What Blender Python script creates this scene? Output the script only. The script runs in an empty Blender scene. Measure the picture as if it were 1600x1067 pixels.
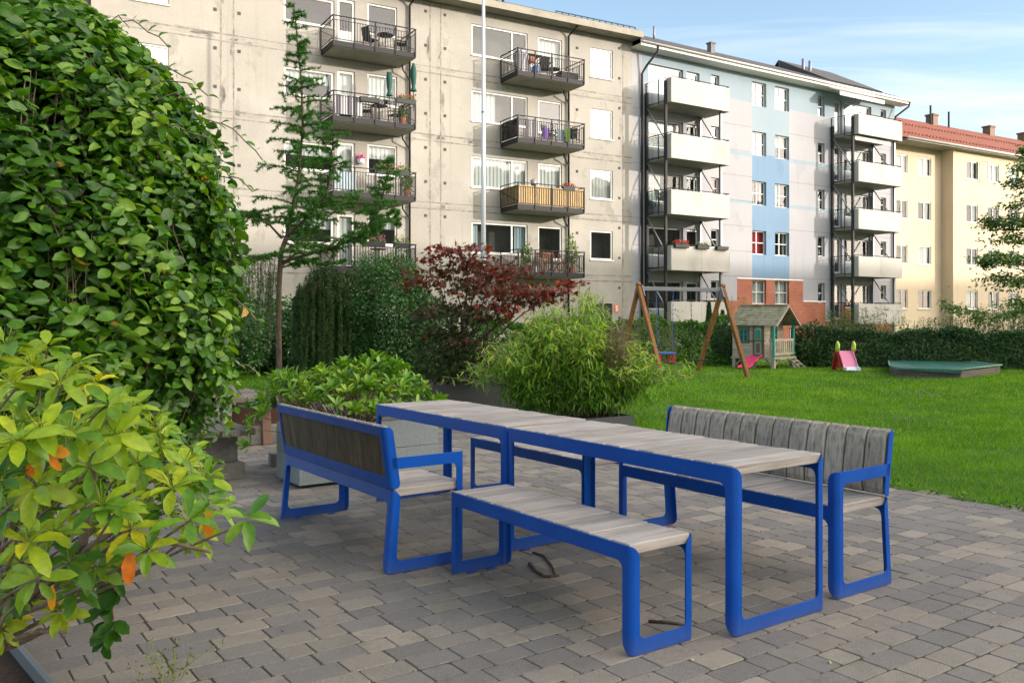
import bpy, math, random
import numpy as np
from mathutils import Vector
random.seed(7); RNG = np.random.default_rng(7)
sc = bpy.context.scene
C = sc.collection
R = math.radians
# ---------------------------------------------------------------- camera
F, HY, HC = 1368.0, 497.0, 1.39          # focal length and horizon row (photo pixels), eye height (m)
cam = bpy.data.cameras.new("camera"); cam.sensor_width = 36; cam.lens = 36 * F / 1600
cam.shift_y = -(533.5 - HY) / 1600; cam.clip_start = .05; cam.clip_end = 3000
co = bpy.data.objects.new("camera", cam); C.objects.link(co)
co.location = (0, 0, HC); co.rotation_euler = (R(90), 0, 0); sc.camera = co
# ---------------------------------------------------------------- sky, sun, exposure
SUN_EL = 10.5
SKY_V, CLOUD_A, CLOUD_B = 1.0, (3.0, 3.2, 3.45, 1), (26, 22.8, 19.2, 1)
SUN_DIR = Vector((.93, -.30, 0)).normalized()
az = math.atan2(SUN_DIR.x, SUN_DIR.y)     # clockwise from +Y
w = bpy.data.worlds.new("World"); sc.world = w; w.use_nodes = True
nt = w.node_tree; nt.nodes.clear()
def wn(t, **k):
    n = nt.nodes.new(t)
    for a, b in k.items(): setattr(n, a, b)
    return n
out = wn('ShaderNodeOutputWorld'); bg = wn('ShaderNodeBackground'); bg.inputs[1].default_value = .15
sky = wn('ShaderNodeTexSky', sky_type='NISHITA', sun_disc=False, sun_elevation=R(SUN_EL), sun_rotation=az)
sky.air_density = 1.0; sky.dust_density = .6; sky.ozone_density = 1.6
tc = wn('ShaderNodeTexCoord'); sep = wn('ShaderNodeSeparateXYZ'); nt.links.new(tc.outputs['Generated'], sep.inputs[0])
zz = wn('ShaderNodeMath', operation='MAXIMUM'); nt.links.new(sep.outputs[2], zz.inputs[0]); zz.inputs[1].default_value = .06
dx = wn('ShaderNodeMath', operation='DIVIDE'); nt.links.new(sep.outputs[0], dx.inputs[0]); nt.links.new(zz.outputs[0], dx.inputs[1])
dy = wn('ShaderNodeMath', operation='DIVIDE'); nt.links.new(sep.outputs[1], dy.inputs[0]); nt.links.new(zz.outputs[0], dy.inputs[1])
cmb = wn('ShaderNodeCombineXYZ'); nt.links.new(dx.outputs[0], cmb.inputs[0]); nt.links.new(dy.outputs[0], cmb.inputs[1])
mp = wn('ShaderNodeMapping'); mp.inputs['Scale'].default_value = (.45, 1.15, 1); mp.inputs['Rotation'].default_value = (0, 0, R(-12)); mp.inputs['Location'].default_value = (1.3, .4, 0)
nt.links.new(cmb.outputs[0], mp.inputs[0])
nz = wn('ShaderNodeTexNoise'); nz.inputs['Scale'].default_value = 1.0; nz.inputs['Detail'].default_value = 9; nz.inputs['Roughness'].default_value = .58; nz.inputs['Distortion'].default_value = .9
nt.links.new(mp.outputs[0], nz.inputs[0])
cr = wn('ShaderNodeValToRGB'); cr.color_ramp.elements[0].position = .40; cr.color_ramp.elements[1].position = .68
cr.color_ramp.elements[1].color = (.8, .8, .8, 1)
nt.links.new(nz.outputs[0], cr.inputs[0])
hs = wn('ShaderNodeHueSaturation'); hs.inputs['Saturation'].default_value = .92; hs.inputs['Value'].default_value = SKY_V; nt.links.new(sky.outputs[0], hs.inputs['Color'])
# thin evening cloud, brighter and warmer towards the sun
dt = wn('ShaderNodeVectorMath', operation='DOT_PRODUCT'); nt.links.new(tc.outputs['Generated'], dt.inputs[0]); dt.inputs[1].default_value = (SUN_DIR.x, SUN_DIR.y, .12)
mr = wn('ShaderNodeMapRange'); mr.inputs[1].default_value = .27; mr.inputs[2].default_value = 1.0; nt.links.new(dt.outputs['Value'], mr.inputs[0])
cc_ = wn('ShaderNodeMix', data_type='RGBA'); nt.links.new(mr.outputs[0], cc_.inputs['Factor']); cc_.inputs['A'].default_value = CLOUD_A; cc_.inputs['B'].default_value = CLOUD_B
cov = wn('ShaderNodeMapRange'); cov.inputs[1].default_value = .27; cov.inputs[2].default_value = .75; cov.inputs[3].default_value = 0; cov.inputs[4].default_value = .75; nt.links.new(dt.outputs['Value'], cov.inputs[0])
mxx = wn('ShaderNodeMath', operation='MAXIMUM'); nt.links.new(cr.outputs[0], mxx.inputs[0]); nt.links.new(cov.outputs[0], mxx.inputs[1])
mx = wn('ShaderNodeMix', data_type='RGBA'); nt.links.new(mxx.outputs[0], mx.inputs['Factor'])
nt.links.new(hs.outputs[0], mx.inputs['A']); nt.links.new(cc_.outputs['Result'], mx.inputs['B'])
nt.links.new(mx.outputs['Result'], bg.inputs[0]); nt.links.new(bg.outputs[0], out.inputs[0])
sl = bpy.data.lights.new("sun", 'SUN'); sl.energy = 2.0; sl.angle = R(.6); sl.color = (1, .89, .77)
so = bpy.data.objects.new("sun", sl); C.objects.link(so)
sd = Vector((SUN_DIR.x * math.cos(R(SUN_EL)), SUN_DIR.y * math.cos(R(SUN_EL)), math.sin(R(SUN_EL))))
so.rotation_euler = sd.to_track_quat('Z', 'Y').to_euler(); so.location = (30, -10, 30)
sc.view_settings.view_transform = 'Standard'; sc.view_settings.look = 'None'; sc.view_settings.gamma = 1
sc.view_settings.exposure = 1.30
sc.cycles.max_bounces = 6; sc.cycles.transparent_max_bounces = 12
# ---------------------------------------------------------------- helpers
def P(px, py, Z=0.0):
    "world point seen at photo pixel (px,py) lying at height Z"
    Y = (HC - Z) * F / (py - HY); return Vector(((px - 800) / F * Y, Y, Z))
def PY(px, py, Y):
    return Vector(((px - 800) / F * Y, Y, HC - (py - HY) * Y / F))
def tag(o, label=None, cat=None, group=None, kind=None):
    if label: o['label'] = label
    if cat: o['category'] = cat
    if group: o['group'] = group
    if kind: o['kind'] = kind
    return o
def empty(name, loc=(0, 0, 0), rz=0, label=None, cat=None, group=None):
    o = bpy.data.objects.new(name, None); C.objects.link(o); o.location = loc; o.rotation_euler = (0, 0, rz)
    o.empty_display_size = .1
    return tag(o, label, cat, group)
def copy_tree(o, parent=None):
    c = o.copy(); C.objects.link(c)
    if parent: c.parent = parent
    for ch in [x for x in bpy.data.objects if x.parent == o]: copy_tree(ch, c)
    return c
def mat(name, col, rough=.7, metal=0, spec=.5, noise=None, bump=None, coat=0):
    """noise=(scale, colour2, lo, hi[, stretch]); bump=(scale, strength)"""
    m = bpy.data.materials.new(name); m.use_nodes = True; t = m.node_tree; b = t.nodes['Principled BSDF']
    b.inputs['Base Color'].default_value = (*col, 1); b.inputs['Roughness'].default_value = rough
    b.inputs['Metallic'].default_value = metal; b.inputs['Specular IOR Level'].default_value = spec
    b.inputs['Coat Weight'].default_value = coat
    tcn = t.nodes.new('ShaderNodeTexCoord')
    if noise:
        n = t.nodes.new('ShaderNodeTexNoise'); n.inputs['Scale'].default_value = noise[0]; n.inputs['Detail'].default_value = 6; n.inputs['Roughness'].default_value = .62
        mpn = t.nodes.new('ShaderNodeMapping'); mpn.inputs['Scale'].default_value = noise[4] if len(noise) > 4 else (1, 1, 1)
        t.links.new(tcn.outputs['Object'], mpn.inputs[0]); t.links.new(mpn.outputs[0], n.inputs[0])
        r = t.nodes.new('ShaderNodeValToRGB'); r.color_ramp.elements[0].position = noise[2]; r.color_ramp.elements[1].position = noise[3]
        r.color_ramp.elements[0].color = (*col, 1); r.color_ramp.elements[1].color = (*noise[1], 1)
        t.links.new(n.outputs[0], r.inputs[0]); t.links.new(r.outputs[0], b.inputs['Base Color'])
    if bump:
        n = t.nodes.new('ShaderNodeTexNoise'); n.inputs['Scale'].default_value = bump[0]; n.inputs['Detail'].default_value = 5
        t.links.new(tcn.outputs['Object'], n.inputs[0])
        bp = t.nodes.new('ShaderNodeBump'); bp.inputs['Strength'].default_value = bump[1]; bp.inputs['Distance'].default_value = .01
        t.links.new(n.outputs[0], bp.inputs['Height']); t.links.new(bp.outputs[0], b.inputs['Normal'])
    return m
def nodes(m): return m.node_tree, m.node_tree.nodes['Principled BSDF']
def leaf_mat(name, stops, rough=.45, transl=.3, spec=.4):
    "colour from the per-leaf 'tint' value"
    m = bpy.data.materials.new(name); m.use_nodes = True; t = m.node_tree; b = t.nodes['Principled BSDF']
    a = t.nodes.new('ShaderNodeAttribute'); a.attribute_name = 'tint'
    r = t.nodes.new('ShaderNodeValToRGB'); els = r.color_ramp.elements
    while len(els) < len(stops): els.new(.5)
    for e, (p, c) in zip(els, stops): e.position = p; e.color = (*c, 1)
    t.links.new(a.outputs['Fac'], r.inputs[0])
    tcn = t.nodes.new('ShaderNodeTexCoord'); nz_ = t.nodes.new('ShaderNodeTexNoise'); nz_.inputs['Scale'].default_value = 45; nz_.inputs['Detail'].default_value = 3; t.links.new(tcn.outputs['Object'], nz_.inputs[0])
    q = t.nodes.new('ShaderNodeMapRange'); q.inputs[1].default_value = .3; q.inputs[2].default_value = .75; q.inputs[3].default_value = 1.18; q.inputs[4].default_value = .72; t.links.new(nz_.outputs[0], q.inputs[0])
    h0 = t.nodes.new('ShaderNodeHueSaturation'); t.links.new(r.outputs[0], h0.inputs['Color']); t.links.new(q.outputs[0], h0.inputs['Value']); r = h0
    t.links.new(r.outputs[0], b.inputs['Base Color'])
    b.inputs['Roughness'].default_value = rough; b.inputs['Specular IOR Level'].default_value = spec
    tr = t.nodes.new('ShaderNodeBsdfTranslucent'); hs = t.nodes.new('ShaderNodeHueSaturation'); hs.inputs['Value'].default_value = 1.5; hs.inputs['Saturation'].default_value = 1.1
    t.links.new(r.outputs[0], hs.inputs['Color']); t.links.new(hs.outputs[0], tr.inputs[0])
    ms = t.nodes.new('ShaderNodeMixShader'); ms.inputs[0].default_value = transl
    o = t.nodes['Material Output']; t.links.new(b.outputs[0], ms.inputs[1]); t.links.new(tr.outputs[0], ms.inputs[2]); t.links.new(ms.outputs[0], o.inputs[0])
    return m
class MB:
    "collects shapes; build() links them as ONE mesh object"
    def __init__(s, tint=None): s.v = []; s.f = []; s.m = []; s.sm = []; s.ti = []; s.mi = 0; s.smooth = False; s.tint = tint
    def add(s, vs, fs):
        k = len(s.v); s.v += [tuple(v) for v in vs]; s.ti += [s.tint or 0] * len(vs)
        for f in fs: s.f.append([i + k for i in f]); s.m.append(s.mi); s.sm.append(s.smooth)
        return s
    def box(s, x0, y0, z0, x1, y1, z1):
        return s.add([(x0, y0, z0), (x1, y0, z0), (x1, y1, z0), (x0, y1, z0), (x0, y0, z1), (x1, y0, z1), (x1, y1, z1), (x0, y1, z1)],
                     [(0, 3, 2, 1), (4, 5, 6, 7), (0, 1, 5, 4), (1, 2, 6, 5), (2, 3, 7, 6), (3, 0, 4, 7)])
    def bar(s, a, b, wx, wy=None, up=(0, 0, 1)):
        "rectangular bar from a to b"
        a, b = Vector(a), Vector(b); d = (b - a).normalized(); up = Vector(up)
        if abs(d.dot(up)) > .98: up = Vector((1, 0, 0))
        x = d.cross(up).normalized() * wx / 2; y = x.cross(d).normalized() * (wy or wx) / 2
        q = [a - x - y, a + x - y, a + x + y, a - x + y, b - x - y, b + x - y, b + x + y, b - x + y]
        return s.add(q, [(0, 3, 2, 1), (4, 5, 6, 7), (0, 1, 5, 4), (1, 2, 6, 5), (2, 3, 7, 6), (3, 0, 4, 7)])
    def tube(s, pts, rad, n=8, cap=True):
        pts = [Vector(p) for p in pts]; rs = rad if isinstance(rad, (list, tuple)) else [rad] * len(pts)
        vs = []; fs = []; prev = None
        for i, p in enumerate(pts):
            d = (pts[min(i + 1, len(pts) - 1)] - pts[max(i - 1, 0)])
            d = d.normalized() if d.length > 1e-9 else Vector((0, 0, 1))
            if prev is None:
                u = d.cross(Vector((0, 0, 1))); u = u.normalized() if u.length > .05 else Vector((1, 0, 0))
            else:
                u = prev - d * prev.dot(d); u = u.normalized() if u.length > 1e-6 else Vector((1, 0, 0))
            prev = u; q = d.cross(u)
            vs += [p + (u * math.cos(2 * math.pi * j / n) + q * math.sin(2 * math.pi * j / n)) * rs[i] for j in range(n)]
        for i in range(len(pts) - 1):
            for j in range(n):
                fs.append((i * n + j, i * n + (j + 1) % n, (i + 1) * n + (j + 1) % n, (i + 1) * n + j))
        if cap: fs.append(tuple(range(n))[::-1]); fs.append(tuple((len(pts) - 1) * n + j for j in range(n)))
        return s.add(vs, fs)
    def prism(s, poly, a, b, axis='z'):
        "poly 2-D outline extruded between a and b along an axis"
        n = len(poly)
        def q(p, t): return {'z': (p[0], p[1], t), 'y': (p[0], t, p[1]), 'x': (t, p[0], p[1])}[axis]
        vs = [q(p, a) for p in poly] + [q(p, b) for p in poly]
        fs = [tuple(range(n))[::-1], tuple(range(n, 2 * n))] + [(i, (i + 1) % n, n + (i + 1) % n, n + i) for i in range(n)]
        return s.add(vs, fs)
    def lathe(s, c, prof, n=16):
        vs = []; fs = []
        for r_, z in prof: vs += [(c[0] + r_ * math.cos(2 * math.pi * j / n), c[1] + r_ * math.sin(2 * math.pi * j / n), c[2] + z) for j in range(n)]
        for i in range(len(prof) - 1):
            for j in range(n): fs.append((i * n + j, i * n + (j + 1) % n, (i + 1) * n + (j + 1) % n, (i + 1) * n + j))
        return s.add(vs, fs)
    def build(s, name, mats, parent=None, bevel=0, loc=None, rz=None, seg=2):
        me = bpy.data.meshes.new(name); me.from_pydata(s.v, [], s.f)
        for m in (mats if isinstance(mats, (list, tuple)) else [mats]): me.materials.append(m)
        me.polygons.foreach_set('material_index', s.m); me.polygons.foreach_set('use_smooth', s.sm); me.update()
        if s.tint is not None: me.attributes.new('tint', 'FLOAT', 'POINT').data.foreach_set('value', s.ti)
        o = bpy.data.objects.new(name, me); C.objects.link(o)
        if parent: o.parent = parent
        if loc is not None: o.location = loc
        if rz is not None: o.rotation_euler = (0, 0, rz)
        if bevel:
            b = o.modifiers.new('bevel', 'BEVEL'); b.width = bevel; b.segments = seg; b.limit_method = 'ANGLE'; b.angle_limit = R(50)
        return o
def arr_mesh(name, V, faces_t, nv, mats, parent, tint, smooth=True, mi=None):
    "V (n,nv,3); faces_t: list of template faces"
    n = V.shape[0]; me = bpy.data.meshes.new(name)
    me.vertices.add(n * nv); me.vertices.foreach_set('co', V.astype(np.float32).ravel())
    sizes = np.array([len(f) for f in faces_t]); flat = np.concatenate([np.array(f) for f in faces_t])
    nl = len(flat); me.loops.add(n * nl)
    idx = (flat[None, :] + (np.arange(n) * nv)[:, None]).ravel(); me.loops.foreach_set('vertex_index', idx.astype(np.int32))
    nf = len(sizes); me.polygons.add(n * nf)
    st = np.concatenate([[0], np.cumsum(sizes)[:-1]]); starts = (st[None, :] + (np.arange(n) * nl)[:, None]).ravel()
    me.polygons.foreach_set('loop_start', starts.astype(np.int32))
    try: me.polygons.foreach_set('loop_total', np.tile(sizes, n).astype(np.int32))
    except Exception: pass
    me.polygons.foreach_set('use_smooth', np.full(n * nf, smooth))
    for m in (mats if isinstance(mats, (list, tuple)) else [mats]): me.materials.append(m)
    a = me.attributes.new('tint', 'FLOAT', 'POINT'); a.data.foreach_set('value', np.repeat(tint, nv).astype(np.float32))
    me.update(calc_edges=True); me.validate()
    o = bpy.data.objects.new(name, me); C.objects.link(o)
    if parent: o.parent = parent
    return o
TEMPL = {
 'leaf': (np.array([(0, 0, 0), (.28, -.42, .05), (.3, 0, -.01), (.28, .42, .05), (.68, -.4, .0), (.7, 0, -.07), (.68, .4, .0), (1, 0, -.2)]),
          [(0, 2, 1), (0, 3, 2), (1, 2, 5, 4), (2, 3, 6, 5), (4, 5, 7), (5, 6, 7)]),
 'oblong': (np.array([(0, 0, 0), (.2, -.3, .03), (.22, 0, -.01), (.2, .3, .03), (.5, -.5, .03), (.5, 0, -.03), (.5, .5, .03), (.82, -.38, -.04), (.82, 0, -.09), (.82, .38, -.04), (1, 0, -.14)]),
          [(0, 2, 1), (0, 3, 2), (1, 2, 5, 4), (2, 3, 6, 5), (4, 5, 8, 7), (5, 6, 9, 8), (7, 8, 10), (8, 9, 10)]),
 'lance': (np.array([(0, 0, 0), (.35, -.5, .02), (.4, 0, -.03), (.35, .5, .02), (1, 0, -.18)]), [(0, 2, 1), (0, 3, 2), (1, 2, 4), (2, 3, 4)]),
 'needle': (np.array([(0, -.5, 0), (0, .5, 0), (1, 0, 0)]), [(0, 1, 2)]),
 'quad': (np.array([(0, 0, 0), (.45, -.5, .04), (1, 0, -.06), (.45, .5, .04)]), [(0, 3, 2, 1)]),
}
_m = [(0, 0)]
for a_, r_ in [(-118, .5), (-95, .28), (-62, .85), (-38, .34), (-8 + 8, 1.0), (38, .34), (62, .85), (95, .28), (118, .5)]: _m.append((.3 + .7 * r_ * math.cos(R(a_)), .75 * r_ * math.sin(R(a_))))
TEMPL['maple'] = (np.array([(.3, 0, 0)] + [(p[0], p[1], -.08 * abs(p[1]) - .05 * p[0]) for p in _m]), [(0, i, i % 10 + 1) for i in range(1, 11)])
def unit(a): return a / np.maximum(np.linalg.norm(a, axis=-1, keepdims=True), 1e-9)
def leaves(name, Cn, D, N, L, W, tm, m, parent, tint=None, curl=None):
    Cn = np.asarray(Cn, float); n = len(Cn); D = unit(np.asarray(D, float)); N = np.asarray(N, float) + RNG.normal(0, 1e-3, (n, 3))
    S = unit(np.cross(D, N)); N = np.cross(S, D)
    T, fs = TEMPL[tm]; L = np.broadcast_to(L, (n,))[:, None, None]; W = np.broadcast_to(W, (n,))[:, None, None]
    k = (np.ones(n) if curl is None else curl)[:, None, None]
    V = Cn[:, None] + T[None, :, 0:1] * L * D[:, None] + T[None, :, 1:2] * W * S[:, None] + T[None, :, 2:3] * L * k * N[:, None]
    if tint is None: tint = RNG.random(n)
    return arr_mesh(name, V, fs, len(T), m, parent, tint)
def rnd_dir(n, up=0.0):
    v = RNG.normal(0, 1, (n, 3)); v[:, 2] += up; return unit(v)
def ellip_shell(n, c, r, inner=.55, lump=.0):
    "points in the outer shell of an ellipsoid, lumpy"
    d = unit(RNG.normal(0, 1, (n, 3))); rr = inner + (1 - inner) * RNG.random(n) ** .6
    if lump: rr = rr * (1 + lump * (np.sin(d[:, 0] * 7 + c[0]) * np.sin(d[:, 1] * 6 + 1) + .6 * np.sin(d[:, 2] * 9 + c[1])))
    return np.array(c) + d * rr[:, None] * np.array(r), d
# ---------------------------------------------------------------- materials
def paving_mat():
    m = mat('concrete paver', (.2, .18, .16), .92, spec=.3); t, b = nodes(m)
    a = t.nodes.new('ShaderNodeAttribute'); a.attribute_name = 'tint'
    r = t.nodes.new('ShaderNodeValToRGB'); e = r.color_ramp.elements
    while len(e) < 5: e.new(.5)
    for x, (p, c) in zip(list(e), [(0, (.142, .135, .132)), (.38, (.172, .162, .154)), (.5, (.198, .180, .157)), (.8, (.235, .208, .175)), (1, (.29, .255, .21))]): x.position = p; x.color = (*c, 1)
    t.links.new(a.outputs['Fac'], r.inputs[0])
    tcn = t.nodes.new('ShaderNodeTexCoord')
    def nzz(scale, det=4, ro=.7):
        n = t.nodes.new('ShaderNodeTexNoise'); n.inputs['Scale'].default_value = scale; n.inputs['Detail'].default_value = det; n.inputs['Roughness'].default_value = ro
        t.links.new(tcn.outputs['Object'], n.inputs[0]); return n.outputs[0]
    def blend(scale, col, lo, hi, prev, det=8, mx=1):
        q = t.nodes.new('ShaderNodeMapRange'); q.inputs[1].default_value = lo; q.inputs[2].default_value = hi; q.inputs[4].default_value = mx; t.links.new(nzz(scale, det), q.inputs[0])
        x = t.nodes.new('ShaderNodeMix'); x.data_type = 'RGBA'; t.links.new(q.outputs[0], x.inputs['Factor']); t.links.new(prev, x.inputs['A']); x.inputs['B'].default_value = (*col, 1)
        return x.outputs['Result']
    c = blend(1.1, (.085, .078, .07), .5, .8, r.outputs[0], mx=.7); c = blend(9, (.10, .09, .08), .52, .8, c, mx=.7); c = blend(260, (.42, .38, .33), .50, .78, c, 2, .75); c = blend(190, (.05, .045, .04), .52, .75, c, 2, .8)
    c = blend(23, (.5, .49, .46), .765, .79, c, 2)
    t.links.new(c, b.inputs['Base Color'])
    bp = t.nodes.new('ShaderNodeBump'); bp.inputs['Strength'].default_value = .6; bp.inputs['Distance'].default_value = .002; t.links.new(nzz(240, 3), bp.inputs['Height']); t.links.new(bp.outputs[0], b.inputs['Normal'])
    return m
def wood_mat(name, c1, c2, dark, axis=0, scale=1.0, rough=.85):
    "weathered wood: grain stretched along an axis, each board its own tone from 'tint'"
    m = mat(name, c1, rough); t, b = nodes(m)
    tcn = t.nodes.new('ShaderNodeTexCoord'); mpn = t.nodes.new('ShaderNodeMapping')
    s = [60 * scale] * 3; s[axis] = 2.2 * scale; mpn.inputs['Scale'].default_value = s
    a = t.nodes.new('ShaderNodeAttribute'); a.attribute_name = 'tint'
    add = t.nodes.new('ShaderNodeVectorMath'); add.operation = 'ADD'
    mu = t.nodes.new('ShaderNodeVectorMath'); mu.operation = 'SCALE'; mu.inputs[0].default_value = (5, 5, 5); t.links.new(a.outputs['Fac'], mu.inputs['Scale'])
    t.links.new(tcn.outputs['Object'], add.inputs[0]); t.links.new(mu.outputs[0], add.inputs[1]); t.links.new(add.outputs[0], mpn.inputs[0])
    n = t.nodes.new('ShaderNodeTexNoise'); n.inputs['Scale'].default_value = 1; n.inputs['Detail'].default_value = 7; n.inputs['Roughness'].default_value = .65; n.inputs['Distortion'].default_value = .4
    t.links.new(mpn.outputs[0], n.inputs[0])
    r = t.nodes.new('ShaderNodeValToRGB'); e = r.color_ramp.elements; e[0].position = .3; e[0].color = (*dark, 1); e[1].position = .72; e[1].color = (*c2, 1)
    x = e.new(.47); x.color = (*c1, 1); t.links.new(n.outputs[0], r.inputs[0])
    n2 = t.nodes.new('ShaderNodeTexNoise'); n2.inputs['Scale'].default_value = 3.5; n2.inputs['Detail'].default_value = 4; t.links.new(add.outputs[0], n2.inputs[0])
    q = t.nodes.new('ShaderNodeMapRange'); q.inputs[1].default_value = .3; q.inputs[2].default_value = .8; q.inputs[3].default_value = .78; q.inputs[4].default_value = 1.12
    t.links.new(n2.outputs[0], q.inputs[0])
    q2 = t.nodes.new('ShaderNodeMapRange'); q2.inputs[3].default_value = .76; q2.inputs[4].default_value = 1.16; t.links.new(a.outputs['Fac'], q2.inputs[0])
    pr = t.nodes.new('ShaderNodeMath'); pr.operation = 'MULTIPLY'; t.links.new(q.outputs[0], pr.inputs[0]); t.links.new(q2.outputs[0], pr.inputs[1])
    hs = t.nodes.new('ShaderNodeHueSaturation'); t.links.new(r.outputs[0], hs.inputs['Color']); t.links.new(pr.outputs[0], hs.inputs['Value'])
    t.links.new(hs.outputs[0], b.inputs['Base Color'])
    bp = t.nodes.new('ShaderNodeBump'); bp.inputs['Strength'].default_value = .5; bp.inputs['Distance'].default_value = .003
    t.links.new(n.outputs[0], bp.inputs['Height']); t.links.new(bp.outputs[0], b.inputs['Normal'])
    return m
def brick_mat(name, c1, c2, mortar, bw, bh):
    m = mat(name, c1, .85); t, b = nodes(m)
    tcn = t.nodes.new('ShaderNodeTexCoord'); sp = t.nodes.new('ShaderNodeSeparateXYZ'); cb = t.nodes.new('ShaderNodeCombineXYZ')
    t.links.new(tcn.outputs['Object'], sp.inputs[0]); t.links.new(sp.outputs[0], cb.inputs[0]); t.links.new(sp.outputs[2], cb.inputs[1])
    k = t.nodes.new('ShaderNodeTexBrick'); k.inputs['Scale'].default_value = 1; k.inputs['Brick Width'].default_value = bw; k.inputs['Row Height'].default_value = bh
    k.inputs['Mortar Size'].default_value = .008; k.inputs['Color1'].default_value = (*c1, 1); k.inputs['Color2'].default_value = (*c2, 1); k.inputs['Mortar'].default_value = (*mortar, 1)
    t.links.new(cb.outputs[0], k.inputs[0])
    n = t.nodes.new('ShaderNodeTexNoise'); n.inputs['Scale'].default_value = 1.2; n.inputs['Detail'].default_value = 5; t.links.new(tcn.outputs['Object'], n.inputs[0])
    q = t.nodes.new('ShaderNodeMapRange'); q.inputs[1].default_value = .3; q.inputs[2].default_value = .8; q.inputs[3].default_value = .8; q.inputs[4].default_value = 1.2; t.links.new(n.outputs[0], q.inputs[0])
    hs = t.nodes.new('ShaderNodeHueSaturation'); t.links.new(k.outputs[0], hs.inputs['Color']); t.links.new(q.outputs[0], hs.inputs['Value']); t.links.new(hs.outputs[0], b.inputs['Base Color'])
    return m
def tile_mat(name, c1, c2):
    "roof tiles: rows and columns in bump and tone"
    m = mat(name, c1, .75, noise=(9, c2, .35, .7)); t, b = nodes(m)
    tcn = t.nodes.new('ShaderNodeTexCoord'); wv = t.nodes.new('ShaderNodeTexWave'); wv.bands_direction = 'X'; wv.inputs['Scale'].default_value = 1.05; wv.inputs['Distortion'].default_value = .3
    t.links.new(tcn.outputs['Object'], wv.inputs[0])
    w2 = t.nodes.new('ShaderNodeTexWave'); w2.wave_profile = 'SAW'; w2.bands_direction = 'Y'; w2.inputs['Scale'].default_value = .95; t.links.new(tcn.outputs['Object'], w2.inputs[0])
    ad = t.nodes.new('ShaderNodeMath'); ad.operation = 'ADD'; t.links.new(wv.outputs['Fac'], ad.inputs[0]); t.links.new(w2.outputs['Fac'], ad.inputs[1])
    bp = t.nodes.new('ShaderNodeBump'); bp.inputs['Strength'].default_value = 1; bp.inputs['Distance'].default_value = .05
    t.links.new(ad.outputs[0], bp.inputs['Height']); t.links.new(bp.outputs[0], b.inputs['Normal']); return m
def glass_mat(name, refl):
    m = bpy.data.materials.new(name); m.use_nodes = True; t = m.node_tree; t.nodes.clear()
    o = t.nodes.new('ShaderNodeOutputMaterial'); ms = t.nodes.new('ShaderNodeMixShader'); tr = t.nodes.new('ShaderNodeBsdfTransparent'); gl = t.nodes.new('ShaderNodeBsdfGlossy')
    gl.inputs['Roughness'].default_value = .03; tr.inputs[0].default_value = (.75, .8, .8, 1); gl.inputs[0].default_value = (.95, .97, 1, 1); ms.inputs[0].default_value = refl
    tcn = t.nodes.new('ShaderNodeTexCoord'); n = t.nodes.new('ShaderNodeTexNoise'); n.inputs['Scale'].default_value = .9; t.links.new(tcn.outputs['Object'], n.inputs[0])
    bp = t.nodes.new('ShaderNodeBump'); bp.inputs['Strength'].default_value = .25; bp.inputs['Distance'].default_value = .03; t.links.new(n.outputs[0], bp.inputs['Height']); t.links.new(bp.outputs[0], gl.inputs['Normal'])
    t.links.new(tr.outputs[0], ms.inputs[1]); t.links.new(gl.outputs[0], ms.inputs[2]); t.links.new(ms.outputs[0], o.inputs[0]); return m
def plaster_mat(name, c, patch, stain, bands=True):
    m = mat(name, c, .92, bump=(30, .2)); t, b = nodes(m)
    tcn = t.nodes.new('ShaderNodeTexCoord'); prev = None
    def layer(scale, col, lo, hi, A, st=(1, 1, 1), det=6):
        mpn = t.nodes.new('ShaderNodeMapping'); mpn.inputs['Scale'].default_value = st; t.links.new(tcn.outputs['Object'], mpn.inputs[0])
        n = t.nodes.new('ShaderNodeTexNoise'); n.inputs['Scale'].default_value = scale; n.inputs['Detail'].default_value = det; n.inputs['Roughness'].default_value = .6; t.links.new(mpn.outputs[0], n.inputs[0])
        q = t.nodes.new('ShaderNodeMapRange'); q.inputs[1].default_value = lo; q.inputs[2].default_value = hi; t.links.new(n.outputs[0], q.inputs[0])
        x = t.nodes.new('ShaderNodeMix'); x.data_type = 'RGBA'; t.links.new(q.outputs[0], x.inputs['Factor'])
        if A is None: x.inputs['A'].default_value = (*c, 1)
        else: t.links.new(A, x.inputs['A'])
        x.inputs['B'].default_value = (*col, 1); return x.outputs['Result']
    o = layer(.16, stain, .42, .66, None, (1, 1, 1), 4); o = layer(.5, patch, .5, .75, o)
    o = layer(.8, stain, .60, .64, o, (1, 1, .7), 4)
    o = layer(2.2, stain, .66, .72, o, (1, 1, .35), 3)
    o = layer(14, patch, .5, .85, o); o = layer(1.0, tuple(x * .8 for x in c), .56, .80, o, (5, 1, .15), 5)
    t.links.new(o, b.inputs['Base Color']); return m
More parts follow.
